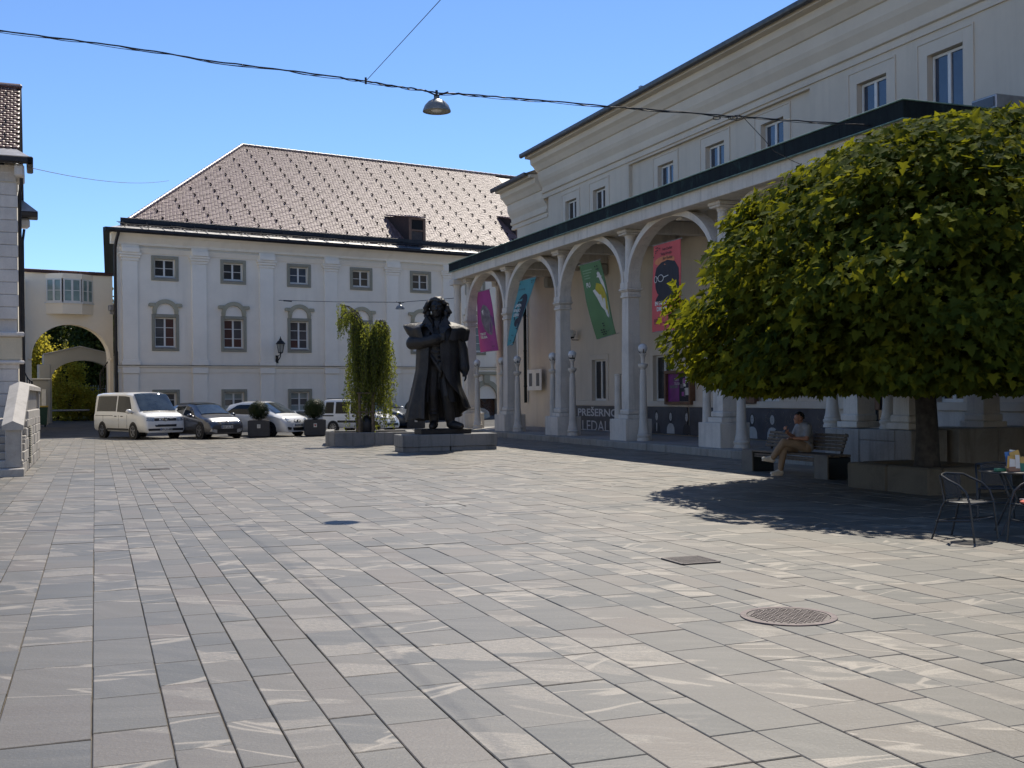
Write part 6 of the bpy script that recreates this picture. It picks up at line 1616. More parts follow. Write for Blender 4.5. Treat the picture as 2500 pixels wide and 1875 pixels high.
# --- small white family van seen from the side behind the birch
KT_ = [(-1.98,.40,.98,1.75,.78,.66),(-1.95,.28,1.0,1.80,.82,.68),(-1.7,.26,1.0,1.82,.83,.69),(.2,.26,1.0,1.82,.83,.69),(.5,.26,.99,1.76,.83,.68),(1.05,.26,.98,1.12,.83,.70),(1.2,.26,.96,1.06,.82,.70),(1.75,.26,.82,.92,.80,.68),(1.95,.26,.62,.72,.74,.64),(2.0,.28,.46,.56,.68,.58)]
def fam_x(t, sect, side, front, patch, top):
    mirrors(t, .85, .83, 1.06, 'car_trim', .9)
    for s in (-1, 1):
        MB().box(-1.0, .95, s*.83-.004, s*.83+.014, .56, .68).build('side_strip', M['car_trim'], t)
        MB().box(-1.95, -1.25, s*.828-.004, s*.828+.012, .90, .97).build('side_strip', M['car_trim'], t)
        for x in (-.42, .0): MB().lathe([(.055,-.005),(.055,.016)], 0, 0, 0, 10, Matrix.Translation((x, s*.832, .92)) @ Matrix.Rotation(R(-90*s), 4, 'X')).build('door_handle', M['car_trim'], t)
        MB().tube([(-1.8, s*.6, 1.87), (.2, s*.6, 1.87)], .018, 6).build('roof_rail', M['car_trim'], t)
        MB().box(-.22, -.212, s*.833-.003, s*.833+.004, .35, 1.0).build('door_gap', M['car_trim'], t)
l, r_ = car_loc(957, 49.6, .90, -.43, 1.60)
car('parked_car', 'white boxy family van with grey side strips behind the weeping birch', 'car', l, r_, 'car_white', KT_, (-1.28, 1.30), .31, .19,
    [[(-1.85,.08),(-1.28,.08),(-1.28,.92),(-1.80,.92)], [(-1.15,.06),(-.28,.06),(-.28,.93),(-1.15,.93)], [(-.18,.06),(.98,.03),(.70,.5),(.40,.90),(-.18,.93)]],
    {'windscreen': (1.03, .52, .94, .92)},
    [[(.42,.82),(.68,.84),(.70,.70),(.45,.68)]],
    [('grille','car_trim',[(-.35,.80),(.35,.80),(.33,.72),(-.33,.72)],.016), ('air_intake','car_trim',[(-.6,.52),(.6,.52),(.55,.38),(-.55,.38)],.014)],
    (.60, 'KR 76-18J'), fam_x, rim_n=8).scale = (.82,)*3
# --- dark cars further right
l, r_ = car_loc(1006, 53.5, .90, -.43, 2.05)
car('parked_car', 'dark blue saloon car half hidden between the birch and the statue', 'car', l, r_, 'car_blue', GT_, (-1.32, 1.35), .33, .2,
    [[(-1.55,.12),(-.35,.08),(-.35,.90),(-1.15,.86)], [(-.25,.08),(.92,.04),(.55,.55),(.1,.90),(-.25,.92)]],
    {'windscreen': (1.12, .36, .95, .92)}, [[(.40,.73),(.72,.78),(.78,.70),(.42,.68)]], [('grille','car_trim',[(-.40,.72),(.40,.72),(.36,.60),(-.36,.60)],.014)], (.50, 'KR LM-417'), white_x, rim_n=5)
l, r_ = car_loc(1180, 58.5, .96, -.28, 2.0)
car('parked_car', 'dark car behind the arcade pedestal by the wooden arched door', 'car', l, r_, 'car_black', WT_, (-1.32, 1.27), .32, .2,
    [[(-1.75,.20),(-1.55,.06),(.0,.04),(.0,.92),(-1.2,.90)], [(.08,.04),(1.18,.02),(.72,.55),(.3,.90),(.08,.92)]],
    {'windscreen': (1.38, .38, .94, .90)}, [[(.34,.74),(.62,.86),(.72,.80),(.60,.70),(.40,.67)]], [], None, lambda *a: None, rim_n=5)
# ------------------------------------------------------------------ plinth and bronze statue
f0 = gnd(983, 1103.5)
PLF = Frame(f0.x, f0.y, TA)
PL = thing('statue_plinth', 'long low grey stone plinth with dark streaks under the bronze statue', 'plinth', (f0.x, f0.y, 0), TA)
PW, PD, PH = 2.94, .95, .485
for (a, b) in ((0, 1.47), (1.474, PW)):
    MB().bbox(a, b, 0, PD, .125, PH, .012).build('stone_block', M['plinth_stone'], PL)
    MB().bbox(a+.02, b-.02, .025, PD-.02, -.03, .12, .008).build('base_course', M['plinth_stone'], PL)
sx, sy = PLF.w(1.40, .48).x, PLF.w(1.40, .48).y
SO = PLF.w(1.27, .50)
SA_ = thing('bronze_statue', 'dark bronze statue of a man in a caped overcoat holding his lapel', 'statue', (SO.x, SO.y, PH), 0)
rz = Matrix.Rotation(TA, 4, 'Z')
bs = MB(); bs.bbox(-.66, .90, -.36, .40, 0, .155, .02, rz); bs.build('base_slab', M['bronze'], SA_)
Z0 = .15
body = MB()
def C(*pts): body.chain([((x, y, z+Z0), r) for (x, y, z, r) in pts], 10)
C((-.16,.05,1.95,.26), (-.20,-.08,1.02,.20), (-.15,.02,.28,.155)); C((-.15,.02,.13,.13), (-.17,-.16,.11,.13), (-.19,-.34,.08,.10))
C((.19,.02,1.95,.26), (.27,-.14,1.02,.20), (.33,-.02,.28,.155)); C((.34,.0,.13,.13), (.48,-.12,.11,.13), (.66,-.24,.08,.10))
C((.02,.02,1.95,.33), (.0,.0,2.45,.36), (-.01,.02,2.80,.37), (-.01,.04,2.98,.30)); C((-.45,.04,2.92,.19), (.45,.04,2.92,.19))
C((-.02,.02,3.02,.17), (-.03,-.04,3.34,.15))
# trouser folds and waistcoat
for k in range(5):
    z = .45 + k*.11; body.ball((-.16-.01*k, -.13, z+Z0), .15, .08, .035); body.ball((.30, -.13-.01*k, z+Z0+.03), .15, .08, .035)
C((-.24,-.28,2.32,.05), (.20,-.30,2.18,.05)); C((-.22,-.30,2.18,.05), (.10,-.32,1.70,.06)); C((.10,-.32,1.95,.05), (.06,-.28,1.55,.05))
for k in range(5): body.ball((.02, -.36, 2.0+k*.13+Z0), .03)
# arm across the chest, hand closed on the lapel
C((-.50,.02,2.90,.21), (-.76,-.14,2.55,.20), (-.45,-.36,2.57,.185), (-.12,-.46,2.63,.165), (-.06,-.47,2.65,.15)); C((-.10,-.47,2.64,.17), (-.02,-.48,2.66,.17))
C((.0,-.49,2.67,.11), (.12,-.50,2.70,.105))
for k in range(4):                        # four fingers curled over the cloth edge
    z = 2.615 + k*.052; C((.12,-.54,z,.036), (.20,-.575,z+.012,.034), (.245,-.53,z+.015,.031), (.225,-.475,z+.01,.029))
C((.07,-.53,2.76,.038), (.15,-.575,2.815,.035), (.215,-.565,2.835,.03))
# hanging arm and hand
C((.50,.04,2.90,.21), (.70,.06,2.35,.185), (.76,-.02,1.92,.165), (.77,-.05,1.80,.17)); C((.775,-.06,1.78,.10), (.79,-.09,1.66,.10))
for k in range(4):
    y = -.17 + k*.052; C((.80,y,1.62,.034), (.815,y-.02,1.53,.032), (.80,y-.045,1.45+.012*abs(k-1.5),.028), (.775,y-.05,1.41+.012*abs(k-1.5),.025))
C((.755,-.16,1.70,.036), (.735,-.22,1.62,.033), (.74,-.24,1.55,.028))
# head with features
hx, hy, hz = -.03, -.06, 3.60+Z0
body.ball((hx, hy+.02, hz+.03), .19, .22, .26, 14, 12).ball((hx, hy-.04, hz-.14), .15, .15, .15).ball((hx, hy-.15, hz-.225), .075, .06, .06)
body.capsule((hx, hy-.20, hz+.04), (hx, hy-.265, hz-.055), .022, .042, 8).ball((hx, hy-.24, hz-.07), .055, .035, .028)
for s in (-1, 1):
    body.capsule((hx+s*.045, hy-.205, hz+.075), (hx+s*.135, hy-.165, hz+.07), .032, .03, 8)      # brow
    body.ball((hx+s*.075, hy-.185, hz+.02), .032, .025, .02)                                        # eye
    body.ball((hx+s*.095, hy-.155, hz-.05), .055, .05, .045)                                        # cheek
    body.ball((hx+s*.19, hy+.03, hz-.01), .03, .05, .07)
body.capsule((hx-.05, hy-.205, hz-.125), (hx+.05, hy-.205, hz-.125), .022, .022, 8).capsule((hx-.04, hy-.20, hz-.16), (hx+.04, hy-.20, hz-.16), .022, .022, 8)
remeshed(body, 'figure', .022, M['bronze'], SA_, 2)
# hair in heavy locks
hr = MB(); hrn = random.Random(4)
for k in range(120):
    th = hrn.uniform(0, 2*math.pi); ph = hrn.uniform(-.75, 1.45)
    d = Vector((math.cos(th)*math.cos(ph), math.sin(th)*math.cos(ph), math.sin(ph)))
    if d.y < -.35 and ph < .85: continue
    if d.y < -.80: continue
    wide = .31 if ph < .6 else .25
    c = Vector((hx, hy+.05, hz+.02)) + Vector((d.x*wide, d.y*.27, d.z*.27))
    e = c + Vector((d.x*.06+hrn.uniform(-.05,.05), d.y*.05, -.12 if ph < .6 else -.03))
    hr.capsule(c, e, hrn.uniform(.055,.085), hrn.uniform(.035,.06), 6)
remeshed(hr, 'hair', .020, M['bronze'], SA_, 1)
# garments as lofted shells with folds
def shell(name, rows_fn, na, nz, th=.045):
    """rows_fn(f_height 0..1, f_around 0..1) -> Vector on the outer face"""
    P = [[rows_fn(j/nz, i/na) for i in range(na+1)] for j in range(nz+1)]
    Q = []
    for j in range(nz+1):
        r = []
        for i in range(na+1):
            a = P[j][min(i+1, na)] - P[j][max(i-1, 0)]; b = P[min(j+1, nz)][i] - P[max(j-1, 0)][i]
            n = a.cross(b); n = n.normalized() if n.length > 1e-9 else Vector((0,-1,0))
            c = Vector((P[j][i].x, P[j][i].y, 0))
            if n.dot(c) < 0: n = -n
            r.append(P[j][i] - n*th)
        Q.append(r)
    mb = MB(); mb.grid(P); mb.grid([q[::-1] for q in Q])
    mb.grid([P[0], Q[0]]); mb.grid([Q[-1], P[-1]]); mb.grid([[p[0] for p in P], [q[0] for q in Q]]); mb.grid([[q[-1] for q in Q], [p[-1] for p in P]])
    bm = bmesh.new(); me = mb.mesh(name); bm.from_mesh(me); bmesh.ops.remove_doubles(bm, verts=bm.verts, dist=.0008); bmesh.ops.recalc_face_normals(bm, faces=bm.faces); bm.to_mesh(me); bm.free()
    me.polygons.foreach_set('use_smooth', [True]*len(me.polygons)); me.set_sharp_from_angle(angle=R(50))
    return link(name, me, M['bronze'], SA_)
def lerp_tab(tab, f):
    for a, b in zip(tab[:-1], tab[1:]):
        if f <= b[0]: k = (f-a[0])/(b[0]-a[0]); return [p+(q-p)*k for p, q in zip(a[1:], b[1:])]
    return list(tab[-1][1:])
#        f    z    rxL  rxR  ry   left edge  right edge (angles, front is -90)
COAT = [(0.0, 3.02, .50, .52, .36, 247, -86), (.12, 2.80, .66, .62, .44, 246, -84), (.3, 2.30, .69, .62, .46, 246, -84), (.5, 1.75, .72, .60, .48, 245, -80), (.68, 1.22, .84, .64, .52, 242, -60), (.85, .72, .97, .80, .58, 245, -34), (1.0, .28, 1.06, .90, .62, 247, -22)]
def coat_fn(f, a):
    z, rl, rr, ry, el, er = lerp_tab(COAT, f)
    th = R(el + (er-el)*a)
    c, s = math.cos(th), math.sin(th)
    fold = 1 + f*f*(.050*math.sin(th*7+1.0) + .032*math.sin(th*13+f*3)) + .012*math.sin(th*17)*f
    rx = rl if c < 0 else rr
    lift = f**3*(.42*max(0, a-.62)/.38 + .05*math.sin(th*5))
    return Vector((rx*c*fold + .02, ry*s*fold + .02 - f*.04*(1 if s < 0 else 0), z + Z0 + lift))
shell('overcoat', coat_fn, 84, 30)
FR = [(0, 2.60, .46, .44, .36, 246, -76), (.5, 1.75, .52, .46, .42, 240, -70), (1, .80, .66, .58, .50, 244, -50)]
def frock_fn(f, a):
    z, rl, rr, ry, el, er = lerp_tab(FR, f); th = R(el + (er-el)*a); c, s = math.cos(th), math.sin(th)
    fold = 1 + f*.05*math.sin(th*9+.5)
    return Vector(((rl if c < 0 else rr)*c*fold, ry*s*fold, z + Z0))
shell('frock_coat', frock_fn, 48, 14, .035)
CAPE = [(0, 3.22, .26, .28, .24, 236, -56), (.30, 3.16, .52, .50, .36, 238, -58), (.62, 3.06, .84, .76, .50, 240, -60), (.80, 2.96, 1.04, .92, .56, 243, -62), (1, 2.64, .90, .84, .56, 245, -66)]
def cape_fn(f, a):
    z, rl, rr, ry, el, er = lerp_tab(CAPE, f); th = R(el + (er-el)*a); c, s = math.cos(th), math.sin(th)
    fold = 1 + f*f*(.05*math.sin(th*6+.8) + .03*math.sin(th*11))
    tip = f*f*.22*max(0, -c)**8 - f*f*.02*max(0, c)**3
    return Vector(((rl if c < 0 else rr)*c*fold, ry*s*fold+.04, z + Z0 + tip + f*.03*math.sin(th*8)))
shell('cape', cape_fn, 72, 18)
COL_ = [(0, 3.04, .34, .34, .28, 250, -70), (.5, 3.22, .32, .31, .27, 248, -66), (1, 3.42, .40, .37, .30, 238, -56)]
def collar_fn(f, a):
    z, rl, rr, ry, el, er = lerp_tab(COL_, f); th = R(el + (er-el)*a); c, s = math.cos(th), math.sin(th)
    return Vector(((rl if c < 0 else rr)*c - .02, ry*s - .02, z + Z0 - .12*f*max(0, -s)))
shell('collar', collar_fn, 40, 8, .05)
def lapel(pts, nm='lapel'):
    mb = MB(); n = len(pts); v = [Vector(p) + Vector((0,0,Z0)) for p in pts]
    mb.add(v + [p + Vector((0,.05,0)) for p in v], [tuple(range(n)), tuple(range(n, 2*n))[::-1]] + [(i, (i+1) % n, (i+1) % n + n, i+n) for i in range(n)])
    return mb.build(nm, M['bronze'], SA_)
lapel([(-.34,-.24,3.36),(-.50,-.32,3.06),(-.30,-.42,3.02),(-.10,-.47,2.74),(-.16,-.34,3.10)])
lapel([(.24,-.24,3.34),(.46,-.34,3.02),(.30,-.43,2.96),(.12,-.50,2.72),(.04,-.36,3.06)])
lapel([(-.10,-.30,3.20),(.06,-.30,3.20),(.02,-.36,2.98),(-.04,-.36,2.98)], 'cravat')

# ------------------------------------------------------------------ planter boxes with clipped ball shrubs
PG = 'square dark planter boxes with clipped balls'
def box_leaf_positions(n, r, seed):
    q = np.random.default_rng(seed); d = q.normal(size=(n,3)); d /= np.linalg.norm(d, axis=1)[:,None]
    rad = r*(.70 + .30*q.uniform(0,1,n)**.5)*(1 + .06*np.sin(d[:,0]*9+seed)*np.sin(d[:,2]*8) + .05*q.normal(size=n)*(q.uniform(0,1,n) < .15))
    return d*rad[:,None]*np.array([1,1,.95])
def planter_box(px, py, w, h, br, plate, label, seed, rot):
    p = gnd(px, py); t = thing('planter_box', label, 'planter', p, rot, PG)
    b = MB(); b.bbox(-w/2, w/2, 0, w, .04, h, .012); b.build('box', M['planter_steel'], t)
    MB().bbox(-w/2+.05, w/2-.05, .05, w-.05, -.02, .045, .004).build('foot', M['car_trim'], t)
    MB().box(-w/2+.04, w/2-.04, .04, w-.04, h, h+.006).build('soil', M['soil'], t)
    lab = MB().bbox(-.065, .065, -.012, -.001, h*.56, h*.56+.15, .004).build('label_plate', M['card_white'], t)
    if plate:
        MB().add([(-.04,-.014,h*.56+.115),(.04,-.014,h*.56+.115),(.04,-.014,h*.56+.07),(0,-.014,h*.56+.025),(-.04,-.014,h*.56+.07)], [(0,1,2,3,4)]).build('crest', M['red_ink'], lab)
        MB().tube([(-.03,-.016,h*.56+.10),(0,-.016,h*.56+.07),(.03,-.016,h*.56+.10)], .008, 4).build('eagle', M['ink_black'], lab)
    else:
        for k in range(3): MB().box(-.045, .045, -.0145, -.0125, h*.56+.03+k*.035, h*.56+.042+k*.035).build('text_line', M['frame_stone'], lab)
    s = thing('ball_shrub', label.replace('planter box', 'shrub in the planter box'), 'shrub', p + Vector((-math.sin(rot)*w/2, math.cos(rot)*w/2, h)), 0, 'clipped ball shrubs in the planter boxes')
    pos = box_leaf_positions(5200, br, seed) + np.array([0,0,br*.92])
    leaf_quads('foliage', pos, .035, M['box_leaf'], s, seed=seed)
    MB().ball((0,0,br*.92), br*.66).build('inner_foliage', M['box_leaf'], s)
    MB().tube([(0,0,-.02), (0,0,br*.5)], .03, 6).build('stem', M['bark'], s)
planter_box(632, 1068.5, .86, .68, .43, False, 'dark planter box with clipped ball in front of the white hatchback', 41, R(12))
planter_box(770, 1065.5, .86, .68, .47, True, 'dark planter box with red crest plate left of the birch planter', 42, R(12))
planter_box(1016, 1050, .86, .68, .40, False, 'dark planter box mostly hidden behind the legs of the bronze statue', 43, R(12))

# ------------------------------------------------------------------ stone planter with the weeping birch
g0 = gnd(799, 1089.5)
BPF = Frame(g0.x, g0.y, R(8))
BP = thing('stone_planter', 'low grey stone planter with chamfered corner around the weeping birch', 'planter', (g0.x, g0.y, 0), R(8))
PWx, PDy, PHz = 2.9, 2.6, .43
pw = MB()
MB().bbox(.24, 1.55, 0, .26, -.02, PHz, .012).build('stone', M['plinth_stone'], BP); MB().bbox(1.556, PWx, 0, .26, -.02, PHz, .012).build('stone', M['plinth_stone'], BP)
MB().prism([(.236, 0), (.236, .26), (.06, .46), (-.06, .30)], -.02, PHz+.03, lambda u, v, w: (u, v, w)).build('stone', M['plinth_stone'], BP)
MB().bbox(-.07, .20, .465, PDy, -.02, PHz+.05, .012).build('stone', M['plinth_stone'], BP); MB().bbox(PWx-.26, PWx, .262, PDy, -.02, PHz, .012).build('stone', M['plinth_stone'], BP); MB().bbox(.202, PWx-.262, PDy-.26, PDy, -.02, PHz, .012).build('stone', M['plinth_stone'], BP)
MB().box(.2, PWx-.26, .26, PDy-.26, -.02, PHz-.06).build('soil', M['soil'], BP)
by = g0.y + 1.3
bc = at(898, 1050, by); bc.z = PHz-.06
BT = thing('weeping_birch', 'small weeping birch with long hanging branches in the low stone planter', 'tree', bc, 0)
brn = random.Random(9)
sc2 = lambda px, py, dy=0: at(px, py, by+dy) - bc
tr = MB(); tpts = [sc2(897,1058), sc2(897,985), sc2(899,930), sc2(900,870), sc2(896,820), sc2(890,800)]
tr.tube(tpts, [.085,.075,.07,.06,.05,.03], 10); tr.build('trunk', M['birch_bark'], BT, smooth=60)
limbs = MB(); strands = []
def strand(p, L, sway):
    pts = [p]; q = Vector(p); v = Vector((brn.uniform(-1,1)*.2, brn.uniform(-1,1)*.2, -1)).normalized()
    n = max(3, int(L/.15))
    for i in range(n):
        v = (v + Vector((brn.uniform(-.12,.12)+sway*.03, brn.uniform(-.12,.12), -.35))).normalized(); q = q + v*(L/n); pts.append(Vector(q))
    strands.append(pts)
# main arms: up left plume, right arch, centre
arms = [([(898,850),(890,800),(872,765),(850,748),(828,745)], 'plume'), ([(898,845),(915,800),(930,782),(942,790),(950,815)], 'arch'), ([(898,850),(905,810),(922,785),(934,785),(945,800)], 'arch'), ([(897,850),(885,815),(868,800),(855,815)], 'in'), ([(898,860),(903,830),(915,815),(930,825)], 'in'), ([(896,840),(880,790),(860,762),(842,765),(825,785)], 'plume')]
for path, kind in arms:
    for rep in range(4):
        dy = brn.uniform(-.55, .55)
        pts = [sc2(px+brn.uniform(-4,4), py+brn.uniform(-4,4), dy*i/len(path)) for i, (px, py) in enumerate(path)]
        limbs.tube(pts, [.03, .022, .016, .012, .006][:len(pts)], 5)
        for i in range(len(pts)-1):
            for k in range(4 if kind != 'plume' else 5):
                p = pts[i].lerp(pts[i+1], brn.random()) + Vector((brn.uniform(-.1,.1), brn.uniform(-.2,.2), 0))
                zr0 = p.z
                if kind == 'plume': L = brn.uniform(.25, .7) if i > 1 else brn.uniform(.6, 2.2)
                elif kind == 'arch': L = brn.uniform(.8, 2.9)
                else: L = brn.uniform(1.0, 3.0)
                strand(p, min(L, zr0-.02), 0)
for k in range(34):                       # curtain on the left and right edges
    px = brn.choice([brn.uniform(842,882), brn.uniform(842,882), brn.uniform(928,962)]); p = sc2(px, brn.uniform(840,885) if px < 890 else brn.uniform(830,870), brn.uniform(-.5,.5)); strand(p, min(brn.uniform(1.3, 2.6), p.z-.05), 0)
for k in range(110):
    p = sc2(brn.choice([brn.uniform(862,948), brn.uniform(878,922)]), brn.uniform(782,850), brn.uniform(-.6,.6)); strand(p, min(brn.uniform(.8, 2.7), p.z-.05), 0)
for k in range(16):
    p = sc2(brn.uniform(922,950), brn.uniform(940,975), brn.uniform(-.3,.3)); strand(p, min(brn.uniform(.8,1.3), p.z-.03), 0)
limbs.build('branches', M['bark'], BT)
tw_ = MB()
for s in strands: tw_.tube(s, .0035, 3, cap=False)
stuff(tw_.build('twigs', M['bark'], BT))
pos = []
for s in strands:
    for a, b in zip(s[:-1], s[1:]):
        for k in range(5): pos.append(tuple(a.lerp(b, brn.random()) + Vector((brn.gauss(0,.030), brn.gauss(0,.030), brn.gauss(0,.03)))))
def hang_leaves(name, pos, size, mat, parent, seed):
    r = np.random.default_rng(seed); n = len(pos)
    d = np.stack([r.normal(0,.45,n), r.normal(0,.45,n), -np.ones(n)], 1); d /= np.linalg.norm(d, axis=1)[:,None]
    a = np.cross(d, r.normal(size=(n,3))); a /= np.linalg.norm(a, axis=1)[:,None]; c = np.cross(a, d)
    rot = np.stack([a, -d, c], axis=2)
    return scatter_mesh(name, np.array([(0,.1,0),(.30,-.15,.03),(.22,-.5,.02),(0,-.95,-.02),(-.22,-.5,.02),(-.30,-.15,.03)]), [(0,1,2,3,4,5)], np.array(pos), rot, size*r.uniform(.7,1.3,n), mat, parent)
stuff(hang_leaves('leaves', pos, .062, M['birch_leaf'], BT, 5))
print('birch leaves', len(pos))
# stakes and rails of the tree guard, black watering bag
TGd = thing('tree_guard', 'wooden tree guard of stakes and cross rails around the birch trunk', 'tree guard', bc, R(10))
for (px, dy) in ((879, -.25), (911, -.25), (873, .25), (907, .25)):
    a = sc2(px, 1058, dy); a.z = -.02; a2 = Matrix.Rotation(R(-10), 3, 'Z') @ a
    MB().tube([a2, a2 + Vector((0,0,1.42))], .052, 8).build('stake', M['stake_wood'], TGd)
for z in (.72, 1.36):
    q = [Matrix.Rotation(R(-10), 3, 'Z') @ (sc2(px, 1058, dy)*Vector((1,1,0)).x if False else Vector((sc2(px, 1058, dy).x, sc2(px, 1058, dy).y, z))) for px, dy in ((875,-.30), (915,-.30), (911,.30), (869,.30), (875,-.30))]
    for a, b in zip(q[:-1], q[1:]): MB().tube([a, b], .034, 6).build('rail', M['stake_wood'], TGd)
wg = thing('watering_bag', 'black watering bag wrapped round the foot of the birch trunk', 'watering bag', bc, 0)
MB().lathe([(.20,0),(.24,.1),(.25,.35),(.20,.52),(.10,.60)], 0, 0, 0, 16).build('bag', M['car_trim'], wg, smooth=60)
MB().tube([(-.1,-.2,.5),(0,-.24,.62),(.1,-.2,.5)], .015, 5).build('strap', M['black_metal'], wg)
# ------------------------------------------------------------------ maple tree in its stone block
kb0 = gnd(2267, 1210.5)                      # near corner of the block
TBF = Frame(kb0.x, kb0.y, TA)
TB = thing('tree_block', 'square rough stone block frame round the foot of the maple trunk', 'planter', (kb0.x, kb0.y, 0), TA)
TBW = 1.55
for (a, b, c, d) in ((0, .30, 0, .98), (0, .30, .985, 2.0), (.305, 1.6, 0, .30), (1.3, 1.6, .305, 2.0), (.305, 1.295, 1.7, 2.0)):
    MB().bbox(a, b, c, d, -.03, .42 + random.uniform(-.006,.006), .03).build('stone', M['tree_block'], TB)
MB().box(.3, 1.3, .3, 1.7, -.02, .34).build('soil', M['soil'], TB)
tu, _ = ray(2263, 1100); TY = 18.8; TC = Vector((tu*TY, TY, .32))
MT = thing('maple_tree', 'broad maple with dense low dark crown and sunlit yellow green top', 'tree', TC, 0)
trk = MB(); rt = random.Random(2)
trk.tube([(0,0,-.05), (0,0,.12), (.01,.0,.6), (-.01,.01,1.2), (.0,.0,1.8), (.03,.02,2.6), (.06,.03,3.6), (.1,.05,4.8)], [.245,.205,.178,.168,.172,.15,.10,.04], 16)
trk.build('trunk', M['bark'], MT, smooth=60)
CX, CY = 7.42 - TC.x, 19.0 - TC.y
RP = [(1.60,3.45),(1.85,4.00),(2.3,4.38),(2.9,4.52),(3.4,4.40),(3.9,4.08),(4.3,3.70),(4.7,3.22),(5.1,2.65),(5.5,1.98),(5.8,1.35),(6.0,.75),(6.12,.0)]
RB = [(1.60,3.45),(1.85,4.0),(2.3,4.4),(2.9,4.55),(3.6,4.5),(4.3,4.35),(4.9,4.0),(5.4,3.3),(5.8,2.3),(6.05,1.2),(6.2,.0)]
def rads(z, a):                      # the crown leans: slanting on its far left, boxy towards the theatre and the viewer
    w = .5 + .5*np.cos(np.asarray(a) - R(-41))
    return (1-w)*np.interp(z, [r[0] for r in RP], [r[1] for r in RP]) + w*np.interp(z, [r[0] for r in RB], [r[1] for r in RB])
def rad_at(z, a=0.0): return float(rads(z, a))
lim = MB()
for k in range(16):
    a = k*2.4 + rt.uniform(-.3,.3); z0 = 1.5 + k*.19; z1 = min(5.6, z0 + rt.uniform(.5,1.6)); r1 = rad_at(z1, a)*.84
    p0 = Vector((.02,.01,z0-.32)); p1 = Vector((CX + r1*math.cos(a), CY + r1*math.sin(a), z1-.32)); mid = p0.lerp(p1, .5) + Vector((0,0,.25))
    lim.tube([p0, mid, p1], [.075-.003*k, .045, .012], 7)
    for j in range(4):
        q = mid.lerp(p1, j*.25); b = a + rt.uniform(-1,1); lim.tube([q, q + Vector((.7*math.cos(b), .7*math.sin(b), rt.uniform(-.1,.5)))], [.022,.006], 5)
lim.build('branches', M['bark'], MT)
# leaves in drooping sprays on a lumpy hull
mr = np.random.default_rng(17)
# cumulative area of the hull by height
zz_ = np.linspace(1.62, 6.18, 200); rr_ = np.array([rad_at(z) for z in zz_])
slope_ = np.sqrt(1 + np.gradient(rr_, zz_)**2); dA = rr_*slope_; cdf = np.cumsum(dA); cdf /= cdf[-1]
NS_ = 3000
zc_ = np.interp(mr.uniform(0,1,NS_), cdf, zz_); ac_ = mr.uniform(0, 2*np.pi, NS_)
depth_ = mr.uniform(0,1,NS_)**2.2*.42
lump = .965 + .065*np.sin(ac_*5 + zc_*2.1) + .06*np.sin(ac_*9 - zc_*3.4 + 1) + .05*np.sin(ac_*14 + zc_*5.0 + 2)
rc_ = rads(zc_, ac_)*lump*(1-depth_*.55)
sc_c = np.stack([rc_*np.cos(ac_), rc_*np.sin(ac_), zc_ - depth_*.5], 1)
# underside sprays
nu_ = 620; ru = 4.1*np.sqrt(mr.uniform(.05,1,nu_)); au = mr.uniform(0, 2*np.pi, nu_)
sc_c = np.concatenate([sc_c, np.stack([ru*np.cos(au), ru*np.sin(au), 1.92 + mr.uniform(0,.4,nu_) + .25*(1-(ru/4.1)**2)], 1)])
outs = sc_c.copy(); outs[:,2] = (sc_c[:,2]-3.0)*.9; outs /= np.linalg.norm(outs, axis=1)[:,None]
nl = 18
base = np.repeat(sc_c, nl, 0); o_ = np.repeat(outs, nl, 0)
n_ = len(base)
side_ = np.cross(o_, np.array([0,0,1.])); side_ /= np.linalg.norm(side_, axis=1)[:,None]+1e-9
tang = np.cross(side_, o_)                     # up along the hull
spr_w = np.repeat(mr.uniform(.18,.34,len(sc_c)), nl)
off = side_*(mr.normal(size=n_)*spr_w)[:,None] + tang*(mr.normal(size=n_)*.13 - .05)[:,None] + o_*(mr.normal(size=n_)*.09)[:,None]
lp = base + off
# the outline stays: pull back leaves that stick out too far, keep some tips
hor = np.hypot(lp[:,0], lp[:,1]); mx_ = rads(lp[:,2], np.arctan2(lp[:,1], lp[:,0]))*1.09 + .05
f_ = np.where(hor > mx_, mx_/np.maximum(hor, 1e-6), 1.0); lp[:,0] *= f_; lp[:,1] *= f_
lp[:,2] = np.maximum(lp[:,2], 1.62 + mr.uniform(0,.16,n_))
rad_h = o_.copy(); rad_h[:,2] = 0; rad_h /= np.linalg.norm(rad_h, axis=1)[:,None]+1e-9
tipd = rad_h*.75 + np.array([0,0,-1.])*mr.uniform(.25,1.0,n_)[:,None] + mr.normal(size=(n_,3))*.38; tipd /= np.linalg.norm(tipd, axis=1)[:,None]
up_ = np.array([0,0,1.])*.42 + o_*1.0 + mr.normal(size=(n_,3))*.30
nz_ = up_ - tipd*np.sum(up_*tipd, 1)[:,None]; nz_ /= np.linalg.norm(nz_, axis=1)[:,None]
xx_ = np.cross(tipd, nz_)
Rm = np.stack([xx_, tipd, nz_], axis=2)
half = [(0,-.02,0),(.20,-.10,.02),(.46,-.06,.05),(.30,.12,.035),(.56,.34,.06),(.26,.40,.03),(.22,.56,.02),(0,.92,-.06)]
lv = half + [(-x, y, z) for x, y, z in half[1:-1]]
lf = [tuple(range(8)), (0,) + (7,) + tuple(range(13, 7, -1))]
lsz = .152*mr.uniform(.55, 1.35, n_)
lp += np.array([CX, CY, -.32])
wpos = lp + np.array(TC)
dcam = np.linalg.norm(wpos - np.array([0,0,1.65]), axis=1)
facing = np.abs(np.einsum('ni,ni->n', Rm[:,:,2], (np.array([0,0,1.65])-wpos)/dcam[:,None]))
outer = np.einsum('ni,ni->n', o_, (np.array([0,0,1.65])-wpos)/dcam[:,None])
vis = (wpos[:,0]/wpos[:,1] < .445) & (outer > .1)
score = np.where(vis, lsz*facing/dcam, 0)
